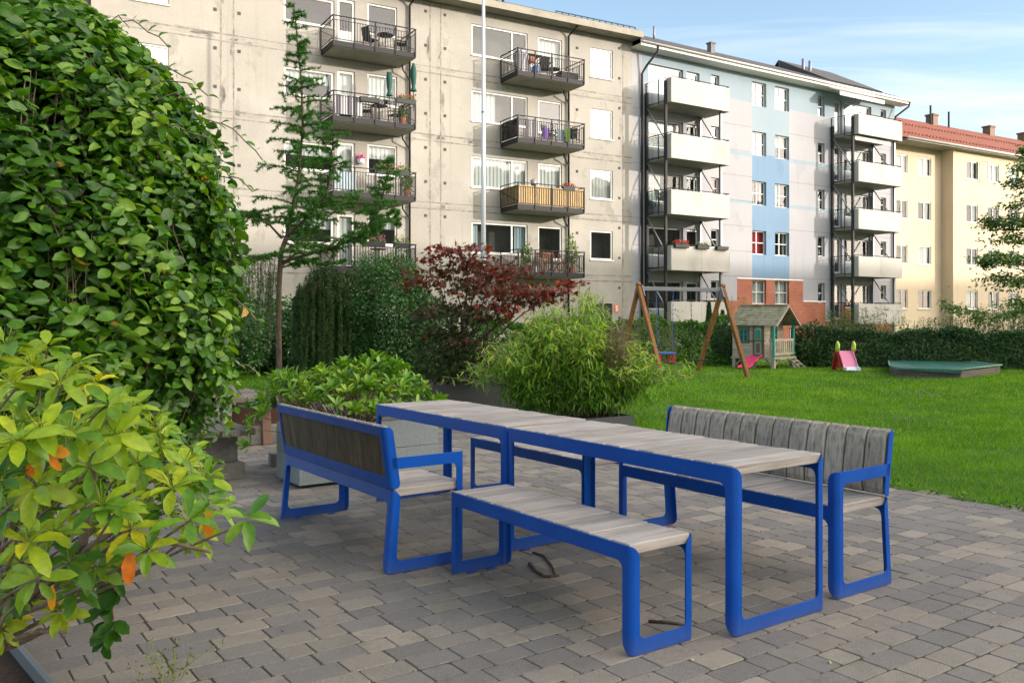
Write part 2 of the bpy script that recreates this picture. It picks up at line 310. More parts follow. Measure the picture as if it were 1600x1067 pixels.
M = dict(
 blue=mat('blue powder coated steel', (.001, .062, .34), .33, noise=(5, (.002, .076, .40), .35, .65), bump=(500, .10), spec=.28),
 plank=wood_mat('grey weathered planks', (.345, .31, .28), (.45, .41, .375), (.20, .175, .15), 1),
 plank_b=wood_mat('grey weathered back boards', (.34, .29, .225), (.52, .455, .37), (.11, .09, .065), 2),
 plank_r=wood_mat('dark brown rear of the boards', (.10, .072, .045), (.17, .13, .085), (.04, .028, .018), 2),
 old=wood_mat('old grey brown timber', (.15, .125, .105), (.25, .21, .18), (.07, .06, .05), 0),
 paver=paving_mat(),
 moss=mat('mossy joint sand', (.040, .034, .026), .95, noise=(3, (.035, .055, .012), .45, .62)),
 lawnbase=mat('lawn soil and turf', (.04, .085, .012), .95, noise=(1.3, (.06, .13, .014), .35, .65)),
 soil=mat('dark soil mulch', (.035, .022, .015), .95, noise=(30, (.1, .05, .03), .5, .75), bump=(40, 1)),
 grey_plaster=plaster_mat('bare grey plaster', (.345, .325, .29), (.40, .38, .345), (.275, .257, .23)),
 joint=mat('plaster joint', (.17, .152, .13), .9, noise=(6, (.28, .255, .22), .4, .6)),
 patch=mat('grey plaster repair', (.27, .25, .225), .9, noise=(5, (.33, .31, .28), .4, .6)),
 lav=plaster_mat('pale lavender render', (.335, .335, .36), (.36, .36, .385), (.31, .31, .34)),
 bluew=plaster_mat('light blue render', (.155, .245, .36), (.175, .265, .38), (.14, .225, .33)),
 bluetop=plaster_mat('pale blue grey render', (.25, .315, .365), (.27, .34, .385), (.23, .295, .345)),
 yellow=plaster_mat('pale yellow render', (.60, .485, .345), (.63, .515, .37), (.56, .45, .32)),
 brick=brick_mat('red brick', (.40, .12, .065), (.32, .09, .05), (.30, .16, .11), .24, .075),
 white=mat('white window frame', (.62, .61, .58), .45),
 glass=glass_mat('window glass', .10), glass2=glass_mat('strongly mirroring window glass', .30), glass3=glass_mat('balcony side glass', .07), glass4=glass_mat('window glass with pale sky', .06),
 room=mat('dim room behind glass', (.06, .058, .055), .9, noise=(1.5, (.11, .10, .09), .45, .7)),
 curtain=mat('white curtain', (.62, .62, .60), .9, noise=(1, (.5, .5, .48), .4, .6, (14, 1, .4))),
 curtainb=mat('grey blue curtain', (.42, .5, .55), .9, noise=(1, (.25, .32, .36), .4, .6, (14, 1, .4))),
 redcl=mat('red patterned curtain', (.45, .02, .03), .8),
 steel=mat('dark grey painted steel', (.028, .027, .030), .65, spec=.25), steel2=mat('grey galvanized post', (.22, .23, .25), .45, .3),
 soffit=mat('painted concrete balcony underside', (.34, .31, .27), .85, noise=(3, (.27, .25, .22), .4, .65)),
 panel=mat('white balcony parapet panel', (.44, .42, .385), .6, .0, .2, noise=(.8, (.33, .315, .29), .45, .75, (1, 1, .5))),
 tile_dark=tile_mat('dark roof tiles', (.055, .052, .055), (.09, .083, .08)), tile_red=tile_mat('red roof tiles', (.25, .068, .036), (.17, .048, .028)),
 fascia=mat('grey beige eave board', (.30, .27, .22), .8, noise=(2, (.22, .2, .17), .4, .7)), white_eave=mat('white eave board', (.68, .66, .62), .7),
 bark=mat('brown bark', (.10, .066, .045), .9, noise=(8, (.05, .034, .026), .4, .6, (3, 3, .5)), bump=(40, .6)),
 twig=mat('grey brown twig', (.16, .115, .08), .85, noise=(30, (.26, .21, .17), .4, .7)),
 planter=mat('grey steel planter', (.24, .275, .29), .5, .2, noise=(40, (.20, .235, .25), .4, .6)),
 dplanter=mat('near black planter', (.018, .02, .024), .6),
 terr=mat('rust red planter', (.07, .03, .02), .8),
 concrete=mat('concrete block', (.2, .19, .17), .9, noise=(12, (.13, .13, .115), .4, .7), bump=(60, .4)),
 swingwood=wood_mat('glazed brown swing timber', (.30, .125, .035), (.42, .2, .06), (.16, .07, .025), 2, .6),
 pale=wood_mat('pale beige playhouse boards', (.42, .36, .27), (.52, .46, .36), (.30, .25, .18), 0, .5),
 shingle=mat('mossy grey playhouse roof boards', (.30, .27, .2), .9, noise=(6, (.16, .17, .06), .42, .62)),
 teal=mat('teal green paint', (.01, .26, .19), .5), dbrown=mat('brown paint', (.16, .09, .06), .7),
 pink=mat('pink plastic', (.75, .06, .16), .4), pinkl=mat('light pink plastic', (.85, .28, .42), .4), whitep=mat('white plastic', (.75, .78, .8), .4),
 red=mat('red plastic', (.55, .02, .02), .4), lime=mat('lime green plastic', (.5, .7, .08), .4), bluep=mat('blue plastic', (.03, .12, .4), .4),
 net=mat('green tarpaulin', (.01, .085, .06), .6, noise=(3, (.02, .13, .09), .4, .6)), edgeg=mat('worn pale green edge', (.16, .3, .22), .7),
 orange=mat('orange sign enamel', (.75, .16, .03), .5), whitepaint=mat('white paint', (.8, .78, .75), .5),
 pole=mat('white flagpole', (.62, .65, .70), .3, .1), bplanter=mat('dark grey planter', (.05, .055, .06), .6),
 alu=mat('grey metal edging', (.19, .22, .24), .5, .3),
 bamboo_screen=wood_mat('tan reed screen', (.50, .34, .16), (.62, .45, .23), (.30, .19, .08), 2, .25), rattan=mat('dark woven rattan', (.02, .02, .022), .8),
 cloth_grey=mat('grey striped cloth', (.55, .53, .55), .9, noise=(1, (.12, .11, .13), .48, .52, (9, 9, .05))),
 parasol=mat('dark green parasol cloth', (.012, .07, .055), .8), clay=mat('terracotta', (.35, .13, .06), .8), purple=mat('purple cloth', (.22, .12, .42), .8),
 lgreen=mat('bright green cloth', (.22, .42, .05), .8), chair=mat('black chair', (.02, .02, .024), .6), teak=mat('reddish teak slats', (.30, .13, .07), .7),
)
def scuff(m):
    t, b = nodes(m); src = b.inputs['Base Color'].links[0].from_socket; tcn = t.nodes.new('ShaderNodeTexCoord')
    n = t.nodes.new('ShaderNodeTexNoise'); n.inputs['Scale'].default_value = 38; n.inputs['Detail'].default_value = 6; t.links.new(tcn.outputs['Object'], n.inputs[0])
    q = t.nodes.new('ShaderNodeMapRange'); q.inputs[1].default_value = .69; q.inputs[2].default_value = .74; q.inputs[4].default_value = .55; t.links.new(n.outputs[0], q.inputs[0])
    x = t.nodes.new('ShaderNodeMix'); x.data_type = 'RGBA'; t.links.new(q.outputs[0], x.inputs['Factor']); t.links.new(src, x.inputs['A']); x.inputs['B'].default_value = (.06, .11, .26, 1)
    sp = t.nodes.new('ShaderNodeSeparateXYZ'); t.links.new(tcn.outputs['Object'], sp.inputs[0]); z = t.nodes.new('ShaderNodeMapRange'); z.inputs[1].default_value = .10; z.inputs[2].default_value = .0; z.inputs[4].default_value = .5; t.links.new(sp.outputs[2], z.inputs[0])
    n2 = t.nodes.new('ShaderNodeTexNoise'); n2.inputs['Scale'].default_value = 60; t.links.new(tcn.outputs['Object'], n2.inputs[0]); pr = t.nodes.new('ShaderNodeMath'); pr.operation = 'MULTIPLY'; t.links.new(z.outputs[0], pr.inputs[0]); t.links.new(n2.outputs[0], pr.inputs[1])
    y = t.nodes.new('ShaderNodeMix'); y.data_type = 'RGBA'; t.links.new(pr.outputs[0], y.inputs['Factor']); t.links.new(x.outputs['Result'], y.inputs['A']); y.inputs['B'].default_value = (.13, .12, .10, 1); t.links.new(y.outputs['Result'], b.inputs['Base Color'])
    r = t.nodes.new('ShaderNodeMapRange'); r.inputs[3].default_value = .25; r.inputs[4].default_value = .5; n3 = t.nodes.new('ShaderNodeTexNoise'); n3.inputs['Scale'].default_value = 7; t.links.new(tcn.outputs['Object'], n3.inputs[0]); t.links.new(n3.outputs[0], r.inputs[0]); t.links.new(r.outputs[0], b.inputs['Roughness'])
scuff(M['blue'])
G = dict(
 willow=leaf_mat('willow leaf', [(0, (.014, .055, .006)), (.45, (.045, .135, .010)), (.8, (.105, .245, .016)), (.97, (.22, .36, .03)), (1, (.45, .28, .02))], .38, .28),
 rhodo=leaf_mat('yellowing rhododendron leaf', [(0, (.05, .15, .018)), (.35, (.15, .29, .02)), (.75, (.34, .44, .02)), (1, (.52, .48, .02))], .36, .28),
 orange=leaf_mat('orange leaf', [(0, (.72, .17, .012)), (1, (.66, .30, .02))], .45, .3),
 rhodo2=leaf_mat('green rhododendron leaf', [(0, (.04, .12, .018)), (.4, (.12, .27, .022)), (.85, (.24, .40, .035)), (1, (.38, .46, .05))], .32, .22),
 bud=leaf_mat('yellow seed stalk', [(0, (.25, .30, .02)), (1, (.5, .45, .04))], .6, .1),
 bamboo=leaf_mat('bamboo leaf', [(0, (.04, .12, .01)), (.45, (.15, .30, .016)), (.85, (.31, .45, .025)), (1, (.48, .46, .06))], .45, .3),
 dead=leaf_mat('dry bamboo leaf', [(0, (.16, .12, .07)), (1, (.33, .26, .16))], .8, .2),
 maple=leaf_mat('red maple leaf', [(0, (.035, .065, .015)), (.3, (.065, .045, .016)), (.6, (.115, .024, .014)), (.85, (.20, .032, .018)), (1, (.36, .07, .03))], .5, .35),
 maple2=leaf_mat('dark green maple leaf', [(0, (.012, .03, .008)), (1, (.06, .09, .02))], .5, .3),
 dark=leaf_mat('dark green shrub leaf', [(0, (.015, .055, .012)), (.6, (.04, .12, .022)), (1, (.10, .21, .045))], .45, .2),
 larch=leaf_mat('larch needle', [(0, (.025, .10, .014)), (.6, (.06, .19, .022)), (1, (.13, .30, .03))], .6, .2),
 larchd=leaf_mat('weeping larch needle', [(0, (.018, .055, .012)), (.6, (.04, .105, .018)), (1, (.10, .18, .04))], .6, .15),
 hedge=leaf_mat('hedge leaf', [(0, (.018, .05, .012)), (.6, (.04, .10, .022)), (1, (.09, .19, .04))], .5, .2),
 hedgel=leaf_mat('light hedge leaf', [(0, (.03, .085, .012)), (.6, (.08, .19, .02)), (1, (.18, .30, .03))], .5, .3),
 wild=leaf_mat('wild shrub leaf', [(0, (.04, .10, .015)), (.6, (.10, .19, .03)), (1, (.22, .28, .05))], .6, .3),
 grass=leaf_mat('grass blade', [(0, (.065, .17, .005)), (.5, (.12, .29, .006)), (.85, (.20, .40, .010)), (1, (.34, .38, .08))], .55, .35),
 tree=leaf_mat('right tree leaf', [(0, (.04, .09, .015)), (.6, (.10, .19, .03)), (1, (.19, .30, .05))], .5, .25),
 flower=leaf_mat('flower petal', [(0, (.6, .02, .03)), (1, (.75, .06, .08))], .6, .2), pinkf=leaf_mat('pink flower petal', [(0, (.6, .04, .2)), (1, (.75, .2, .4))], .6, .2),
 white=leaf_mat('white flower petal', [(0, (.5, .5, .35)), (1, (.7, .7, .55))], .6, .2),
)
# ---------------------------------------------------------------- the ground: lawn, paving, edge
LDIR = Vector((-.5795, .815, 0)); EDIR = Vector((.815, .5795, 0))       # long / short direction of the furniture and the paving
def inside(pt, poly):
    x, y = pt; c = False; n = len(poly)
    for i in range(n):
        x1, y1 = poly[i]; x2, y2 = poly[(i + 1) % n]
        if (y1 > y) != (y2 > y) and x < (x2 - x1) * (y - y1) / (y2 - y1) + x1: c = not c
    return c
e1 = P(1600, 797); e2 = P(1400, 761)
ed = (e2 - e1).normalized(); ePt = e1 + ed * ((11.3 - e1.y) / ed.y)
PAVE = [(e1.x - ed.x * 16, e1.y - ed.y * 16), (ePt.x, ePt.y), (-1.2, 12.4), (-3.2, 14.2), (-9, 14.5), (-14, 8), (-9, -6)]
g = MB(); g.add([(-160, -40, -.035), (160, -40, -.035), (160, 220, -.035), (-160, 220, -.035)], [(0, 1, 2, 3)])
tag(g.build('lawn', M['lawnbase']), kind='structure')
g = MB(); g.add([(x, y, -.0045) for x, y in PAVE], [tuple(range(len(PAVE)))[::-1]]); g.build('paving_bed', M['moss']); tag(bpy.data.objects['paving_bed'], kind='structure')
# pavers: courses along EDIR, random lengths, each with chamfered rim, tilt and tone
BED = [(-1.60, 3.09), (-2.22, 3.80), (-4.6, 6.9), (-9, 5), (-6, -2), (-1.0, 2.4)]      # planting bed, bottom left
rV, rT = [], []
ROW = .135
for r_ in range(-10, 118):
    v = r_ * ROW; u = -12 - random.random() * .2
    while u < 14:
        ln = random.choice([.137, .20, .206, .206, .23]); u0, u1 = u, u + ln; u = u1
        cx = EDIR.x * (u0 + u1) / 2 + LDIR.x * v; cy = EDIR.y * (u0 + u1) / 2 + LDIR.y * v
        if not inside((cx, cy), PAVE) or inside((cx, cy), BED): continue
        if cy < .9 or cy > 15 or abs(cx) > 1.2 + cy * .72: continue
        gp = .0022; c = .0035; dz = random.gauss(0, .0009); tu = random.gauss(0, .004); tv = random.gauss(0, .005)
        def q(a, b, z): 
            zz_ = z + dz + (a - (u0 + u1) / 2) * tu + (b - v) * tv
            return (EDIR.x * a + LDIR.x * b, EDIR.y * a + LDIR.y * b, zz_)
        j = lambda: random.uniform(-.002, .002)
        a0, a1, b0, b1 = u0 + gp * .6 + j() * .6, u1 - gp * .6 + j() * .6, v - ROW / 2 + gp * 1.25 + j(), v + ROW / 2 - gp * 1.25 + j()
        k = .02
        lo = [(a0 + k * .5, b0), (a1 - k * .5, b0), (a1, b0 + k * .5), (a1, b1 - k * .5), (a1 - k * .5, b1), (a0 + k * .5, b1), (a0, b1 - k * .5), (a0, b0 + k * .5)]
        um, vm = (a0 + a1) / 2, (b0 + b1) / 2
        hi = [(um + (a - um) * (1 - 2 * c / (a1 - a0)), vm + (b - vm) * (1 - 2 * c / (b1 - b0))) for a, b in lo]
        rV.append([q(a, b, -.02) for a, b in lo] + [q(a, b, -.006) for a, b in lo] + [q(a, b, 0) for a, b in hi])
        t_ = random.random(); rT.append(t_)
fs = [(i, (i + 1) % 8, 8 + (i + 1) % 8, 8 + i) for i in range(8)] + [(8 + i, 8 + (i + 1) % 8, 16 + (i + 1) % 8, 16 + i) for i in range(8)] + [tuple(range(16, 24))]
pv = arr_mesh('paving', np.array(rV), fs, 24, M['paver'], None, np.array(rT), smooth=False); tag(pv, kind='structure')
# bed soil and its metal edging
g = MB(); g.add([(x, y, .035) for x, y in BED], [tuple(range(len(BED)))]); tag(g.build('bed_soil', M['soil']), kind='structure')
g = MB()
a, b = Vector((-1.62, 3.10, 0)), Vector((-2.24, 3.80, 0))
d_ = (b - a).normalized()
g.bar(a - d_ * 1.2 + Vector((0, 0, .03)), a + d_ * 4.5 + Vector((0, 0, .03)), .022, .12)
tag(g.build('bed_edging', M['alu'], bevel=.003), 'straight grey metal edging strip between the paving and the planting bed at the lower left', 'edging')
# grass blades
def blades(n, y0, y1, L, W, seedx=1.0):
    y = y0 + (y1 - y0) * RNG.random(n); x = (RNG.random(n) * 1.28 - .62) * y * seedx + .0
    pts = np.stack([x, y], 1)
    # left of the paving edge line is paved
    s = (pts[:, 0] - e1.x) * ed.y - (pts[:, 1] - e1.y) * ed.x
    keep = (s > -.02 - .03 * RNG.random(n)) | ((pts[:, 1] > ePt.y) & (pts[:, 1] > 14.4)) | ((pts[:, 0] > -1.2) & (pts[:, 1] > 12.6)) 
    pts = pts[keep]
    wear = np.zeros(len(pts))
    for wx, wy, wr in ((4.3, 21.8, .8), (5.1, 21.9, .7), (9.1, 22.7, .7), (6.4, 23.2, .6), (3.4, 9.2, .35), (5.6, 12.5, .5), (7.8, 16.5, .6), (2.2, 13.5, .5)): wear = np.maximum(wear, np.exp(-((pts[:, 0] - wx) ** 2 + (pts[:, 1] - wy) ** 2) / wr ** 2))
    pts = pts[RNG.random(len(pts)) > wear * .6]; n = len(pts)
    big = np.sin(pts[:, 0] * 1.7 + 1.3 * np.sin(pts[:, 1] * .9)) * np.sin(pts[:, 1] * 1.3 + pts[:, 0] * .4)
    D = RNG.normal(0, .55, (n, 3)); D[:, 2] = 1
    sm = np.sin(pts[:, 0] * 4.1 + np.sin(pts[:, 1] * 3.3) * 2) * np.sin(pts[:, 1] * 3.7 - pts[:, 0]) 
    T = np.clip(.40 + .16 * big + .16 * sm + RNG.normal(0, .22, n) + .012 * (pts[:, 1] - 12), 0, .93); T = np.where(RNG.random(n) < .035, 1, T)
    Cn = np.concatenate([pts, np.full((n, 1), -.036)], 1)
    return Cn, D, np.full(n, L) * (.6 + .8 * RNG.random(n)) * (1 + .2 * big), np.full(n, W), T
for_ = [blades(170000, 5.6, 9.5, .05, .0055), blades(170000, 9.5, 15, .055, .010), blades(150000, 15, 26, .06, .02), blades(30000, 26, 45, .08, .05)]
Cn = np.concatenate([b[0] for b in for_]); D = np.concatenate([b[1] for b in for_])
o = leaves('grass', Cn, D, RNG.normal(0, 1, (len(Cn), 3)), np.concatenate([b[2] for b in for_]), np.concatenate([b[3] for b in for_]), 'needle', G['grass'], None, np.concatenate([b[4] for b in for_]))
tag(o, 'short bright green lawn grass behind the paving', 'grass', kind='stuff')
# broad leaved weeds along the paving edge
n = 900; tt = RNG.random(n) * 6.5 - .8; base = np.array([[e1.x + ed.x * a_, e1.y + ed.y * a_, 0] for a_ in tt]); nrm = np.array([ed.y, -ed.x, 0])
base += nrm * (np.abs(RNG.normal(0, .10, n)) - .03)[:, None]; D = rnd_dir(n, .4); D[:, 2] = np.abs(D[:, 2])
o = leaves('edge_weeds', base, D, np.tile([0, 0, 1], (n, 1)), .03 + .03 * RNG.random(n), .022, 'quad', G['wild'], None); tag(o, 'low leafy weeds creeping over the paving edge along the lawn', 'weeds', kind='stuff')
# moss tufts in joints
n = 2600; y = 2.4 + 7 * RNG.random(n) ** 1.5; x = (RNG.random(n) * 1.25 - .6) * y
rr = np.round((x * LDIR.x + y * LDIR.y) / ROW - .5) + .5; ue = x * EDIR.x + y * EDIR.y; vv = rr * ROW
cl = np.sin(ue * 5.1) * np.sin(vv * 4.3 + 1) + RNG.normal(0, .4, n)
bx = ue * EDIR.x + vv * LDIR.x; by = ue * EDIR.y + vv * LDIR.y
k_ = [i for i in range(n) if cl[i] > .62 and inside((bx[i], by[i]), PAVE)]
o = leaves('joint_moss', np.stack([bx, by, np.full(n, -.004)], 1)[k_], rnd_dir(len(k_), .9), rnd_dir(len(k_)), .013, .009, 'quad', G['wild'], None, RNG.random(len(k_)) * .5)
tag(o, 'tiny green moss and grass tufts in the paving joints', 'moss', kind='stuff')
# ---------------------------------------------------------------- blue steel tables and benches
def ribbon(mb, pts, t=.006, closed=False):
    "sheet standing on a plan path: pts = (x, y, nx, ny, lo, hi); n points outward"
    vs = []; n = len(pts)
    for x, y, nx, ny, lo, hi in pts:
        vs += [(x, y, lo), (x, y, hi), (x - nx * t, y - ny * t, hi), (x - nx * t, y - ny * t, lo)]
    fs = []
    for i in range(n - 1):
        a, b = i * 4, (i + 1) * 4
        fs += [(a, b, b + 1, a + 1), (a + 1, b + 1, b + 2, a + 2), (a + 2, b + 2, b + 3, a + 3), (a + 3, b + 3, b, a)]
    fs += [(0, 1, 2, 3), ((n - 1) * 4 + 3, (n - 1) * 4 + 2, (n - 1) * 4 + 1, (n - 1) * 4)]
    mb.add(vs, fs)
def arc(r, n=6): return [(r * (1 - math.cos(k * math.pi / 2 / n)), r * (1 - math.sin(k * math.pi / 2 / n))) for k in range(n + 1)]
def corner_leg(L, W, cx, cy, H, a=.075, h=.046, rb=.028, ro=.06, lo0=0.004, top_round=True, bot_round=True, frontal_sign=1):
    """one leg: a flat bar folded round the vertical corner. (cx,cy) in {0,1}: which corner. Half of width h lies in the long
    plane, half in the end plane. Bottom rounds off on the long-plane side, top on the end-plane side."""
    X = L * cx; Y = W * cy; sx = 1 if cx == 0 else -1; sy = 1 if cy == 0 else -1
    pts = []; N = 8
    def lohi(s):      # s from -h (long plane edge) .. 0 corner .. +h (end plane edge)
        lo = lo0; hi = H
        if bot_round and s < -h + ro:
            q = (-h + ro - s) / ro; q = min(1, q); lo = lo0 + ro * (1 - math.sqrt(max(0, 1 - q * q)))
        if top_round and s > h - ro:
            q = (s - (h - ro)) / ro; q = min(1, q); hi = H - ro * (1 - math.sqrt(max(0, 1 - q * q)))
        return lo, hi
    bend = rb * math.pi / 2
    for k in range(N + 1):
        s = -h + (h - bend / 2) * k / N; lo, hi = lohi(s); pts.append((X + sx * (rb + (-bend / 2 - s)), Y, 0, -sy, lo, hi))
    for k in range(1, N):
        s = -bend / 2 + bend * k / N; th = (k / N) * math.pi / 2; lo, hi = lohi(s)
        pts.append((X + sx * rb * (1 - math.sin(th)), Y + sy * rb * (1 - math.cos(th)), -sx * math.sin(th), -sy * math.cos(th), lo, hi))
    for k in range(N + 1):
        s = bend / 2 + (h - bend / 2) * k / N; lo, hi = lohi(s); pts.append((X, Y + sy * (rb + s - bend / 2), -sx, 0, lo, hi))
    mb = MB(); mb.smooth = False; ribbon(mb, pts); return mb
def reach(h=.046, rb=.028): return rb + h - rb * math.pi / 4
def apron(L, y, ny, H, a, rf=.035, h=.046, rb=.028, x0=None, x1=None):
    e = reach(h, rb); x0 = e if x0 is None else x0; x1 = L - e if x1 is None else x1; pts = []
    A = arc(rf)
    for dx_, dz in A: pts.append((x0 + dx_, y, 0, ny, H - a - dz, H))
    for dx_, dz in A[::-1]: pts.append((x1 - dx_, y, 0, ny, H - a - dz, H))
    mb = MB(); ribbon(mb, pts); return mb
def rail(W, x, nx, lo, a, rf=.03, h=.046, rb=.028):
    e = reach(h, rb); pts = []; A = arc(rf)
    for dy_, dz in A: pts.append((x, e + dy_, nx, 0, lo, lo + a + dz))
    for dy_, dz in A[::-1]: pts.append((x, W - e - dy_, nx, 0, lo, lo + a + dz))
    mb = MB(); ribbon(mb, pts); return mb
def planks(L, W, H, n, thick=.04, x0=.012, drop=0.0, over=.0, jag=.004):
    mb = MB(.5); w_ = (L - 2 * x0) / n
    for i in range(n):
        mb.tint = random.random(); dz = random.uniform(-.002, .003); g_ = .0052
        mb.box(x0 + i * w_ + g_, .010 + random.uniform(-jag, jag) * 0, H - thick, x0 + (i + 1) * w_ - g_, W - .010, H + .004 + dz)
    return mb
def splay_mesh(o, W, H, s):
    for v in o.data.vertices:
        if v.co.z < H: v.co.y += s * max(0, v.co.y / W) * (1 - max(0, v.co.z) / H)
def frame_on(root, L, W, H, a, splay=0, legs_top=True):
    B = M['blue']; out_ = []
    for cx in (0, 1):
        for cy in (0, 1):
            out_.append(corner_leg(L, W, cx, cy, H, a, top_round=not (splay and cy == 0) and True).build('leg', B, root, bevel=.0015))
    out_.append(apron(L, 0, -1, H, a).build('apron', B, root, bevel=.0015)); out_.append(apron(L, W, 1, H, a).build('apron', B, root, bevel=.0015))
    for x, nx in ((0, -1), (L, 1)):
        out_.append(rail(W, x, nx, .004, .064).build('foot_rail', B, root, bevel=.0015))
    for o in out_:
        if splay: splay_mesh(o, W, H, splay)
    for x in (.0065, L - .036):
        for y in (.10, W - .15 + splay):
            f = MB(); f.box(x, y, -.003, x + .03, y + .045, .0055); f.build('foot_pad', B, root)
def make_table(L, W=.65, H=.74):
    root = empty('table'); frame_on(root, L, W, H, .075)
    planks(L, W, H, 14).build('tabletop', M['plank'], root, bevel=.006, seg=3); return root
def make_bench(L, W=.375, H=.455):
    root = empty('bench'); frame_on(root, L, W, H, .068)
    planks(L, W, H, 11).build('seat', M['plank'], root, bevel=.006, seg=3); return root
def make_back_bench(L=1.60, W=.46, H=.455, arm=.63, back=.80):
    root = empty('backrest_bench'); B = M['blue']; frame_on(root, L, W, H, .068, splay=.04)
    planks(L, W - .005, H, 13).build('seat', M['plank'], root, bevel=.004)
    a = .062
    for cx in (0, 1):                                    # armrest: the front leg goes on up, folds and runs back to the back panel
        X = L * cx; sx = 1 if cx == 0 else -1; nx = -sx; mb = MB(); h = .046; rb = .028; ro = .05; bend = rb * math.pi / 2; N = 8
        def hi_(s):
            if s < -h + ro:
                q = min(1, (-h + ro - s) / ro); return arm - ro * (1 - math.sqrt(max(0, 1 - q * q)))
            return arm
        pts = []
        for k in range(N + 1):
            s = -h + (h - bend / 2) * k / N; pts.append((X + sx * (rb - bend / 2 - s), 0, 0, -1, H - .001, hi_(s)))
        for k in range(1, N):
            s = -bend / 2 + bend * k / N; th = k / N * math.pi / 2
            pts.append((X + sx * rb * (1 - math.sin(th)), rb * (1 - math.cos(th)), -sx * math.sin(th), -math.cos(th), H - .001, hi_(s)))
        e = reach(); pts.append((X, rb, nx, 0, H - .001, arm)); pts.append((X, e, nx, 0, H - .001, arm))
        for dy_, dz in arc(.03): pts.append((X, e + dy_ + .0005, nx, 0, arm - a - dz, arm))
        pts.append((X, W + .005, nx, 0, arm - a, arm))
        ribbon(mb, pts, .007); mb.build('armrest', B, root, bevel=.002)
    # back panel, tilted: local frame (x along, y depth, z up) then sheared backwards
    z0, z1 = .462, back; yb = W + .012; yf = yb - .062; lean = .05; ro = .03
    def shear(o):
        for v in o.data.vertices: v.co.y += lean * (v.co.z - z0) / (z1 - z0)
        return o
    bf = MB()
    for cx in (0, 1):
        X = L * cx; sx = 1 if cx == 0 else -1; pts = []; rb = .03
        def lh(d):                                       # d distance from the front edge of the side cheek
            if d < ro: q = 1 - d / ro; c_ = ro * (1 - math.sqrt(max(0, 1 - q * q))); return z0 + c_, z1 - c_
            return z0, z1
        for k in range(9):
            d = (yb - rb - yf) * k / 8; l_, h_ = lh(d); pts.append((X, yf + d, -sx, 0, l_, h_))
        for k in range(1, 9):
            th = k / 8 * math.pi / 2; pts.append((X + sx * rb * (1 - math.cos(th)), yb - rb * (1 - math.sin(th)), -sx * math.cos(th), math.sin(th), z0, z1))
        pts.append((X + sx * (rb + .022), yb, 0, 1, z0, z1)); ribbon(bf, pts, .006)
    xs0, xs1 = .052, L - .052; A = arc(.025)
    top = [(xs0 + dx_, yb, 0, 1, z1 - .052 - dz, z1) for dx_, dz in A] + [(xs1 - dx_, yb, 0, 1, z1 - .052 - dz, z1) for dx_, dz in A[::-1]]
    bot = [(xs0 + dx_, yb, 0, 1, z0, z0 + .062 + dz) for dx_, dz in A] + [(xs1 - dx_, yb, 0, 1, z0, z0 + .062 + dz) for dx_, dz in A[::-1]]
    ribbon(bf, top, .006); ribbon(bf, bot, .006); shear(bf.build('back_frame', B, root, bevel=.0015))
    bd = MB(.5); n = 13; w_ = (L - .03) / n
    prof = [(yb - .011, z0 + .012), (yb - .03, z0 + .004), (yb - .05, z0 + .012), (yb - .063, z0 + .04), (yb - .068, z0 + .1), (yb - .068, z1 - .11), (yb - .062, z1 - .040), (yb - .048, z1 - .004), (yb - .03, z1 + .007), (yb - .011, z1 + .004)]
    for i in range(n):
        bd.tint = random.random(); bd.prism(prof, .015 + i * w_ + .0035, .015 + (i + 1) * w_ - .0035, 'x')
    shear(bd.build('backrest', M['plank_b'], root, bevel=.012, seg=3))
    rb2 = MB(.5)
    for i in range(26): rb2.tint = random.random(); rb2.box(.03 + (L - .06) * i / 26 + .001, yb - .0095, z0 + .02, .03 + (L - .06) * (i + 1) / 26 - .001, yb - .0075 + random.uniform(0, .001), z1 - .02)
    shear(rb2.build('rear_boards', M['plank_r'], root))
    return root
LA = math.atan2(LDIR.y, LDIR.x)
def seat_at(o, p, flip=False, rz=0):
    "local x along LDIR, local y along EDIR (away from the left side) -> mirrored with scale"
    pass
def place(root, origin, ex, name_label, group=None, cat='bench'):
    "origin: corner; local x axis -> ex; local y axis must be ex rotated +90deg"
    root.location = (origin[0], origin[1], 0); root.rotation_euler = (0, 0, math.atan2(ex[1], ex[0])); tag(root, name_label, cat, group)
# local +x = LDIR, local +y = LDIR rotated +90 = -EDIR ; so the origin is the right-hand near corner for tables
L2 = (LDIR.x, LDIR.y); E2 = (EDIR.x, EDIR.y)
def off(p, a, b): return (p[0] + L2[0] * a + E2[0] * b, p[1] + L2[1] * a + E2[1] * b)
N0 = (.965, 3.80); W_, TL = .65, 1.72
t1 = make_table(TL); place(t1, off(N0, 0, W_), L2, 'nearer blue steel table with grey plank top, its end beside the bench with backrest', 'blue steel tables standing end to end', 'table')
t2 = copy_tree(t1); place(t2, off(N0, TL + .012, W_), L2, 'farther blue steel table with grey plank top, its end near the grey planter', 'blue steel tables standing end to end', 'table')
b1 = make_bench(1.42); place(b1, off((.485, 3.575), 0, .375), L2, 'backless blue bench with grey plank seat in front of the tables, nearest the camera', 'backless blue benches', 'bench')
b2 = copy_tree(b1); place(b2, off((.486, 5.72), 0, .375), L2, 'backless blue bench seen through the legs behind the far table', 'backless blue benches', 'bench')
# right bench: front faces the table (front is at the -EDIR side): local y must be +EDIR -> local x = -LDIR
rb_ = make_back_bench(); o0 = off((1.60, 4.31), 1.60, 0); place(rb_, o0, (-L2[0], -L2[1]), 'blue bench with grey backrest boards seen from the front, between the tables and the lawn', 'blue benches with backrest', 'bench')
lb_ = copy_tree(rb_); o1 = off((-.655, 4.745), 0, .47); place(lb_, o1, L2, 'blue bench with armrest seen from behind, its brown backrest framed in blue steel', 'blue benches with backrest', 'bench')
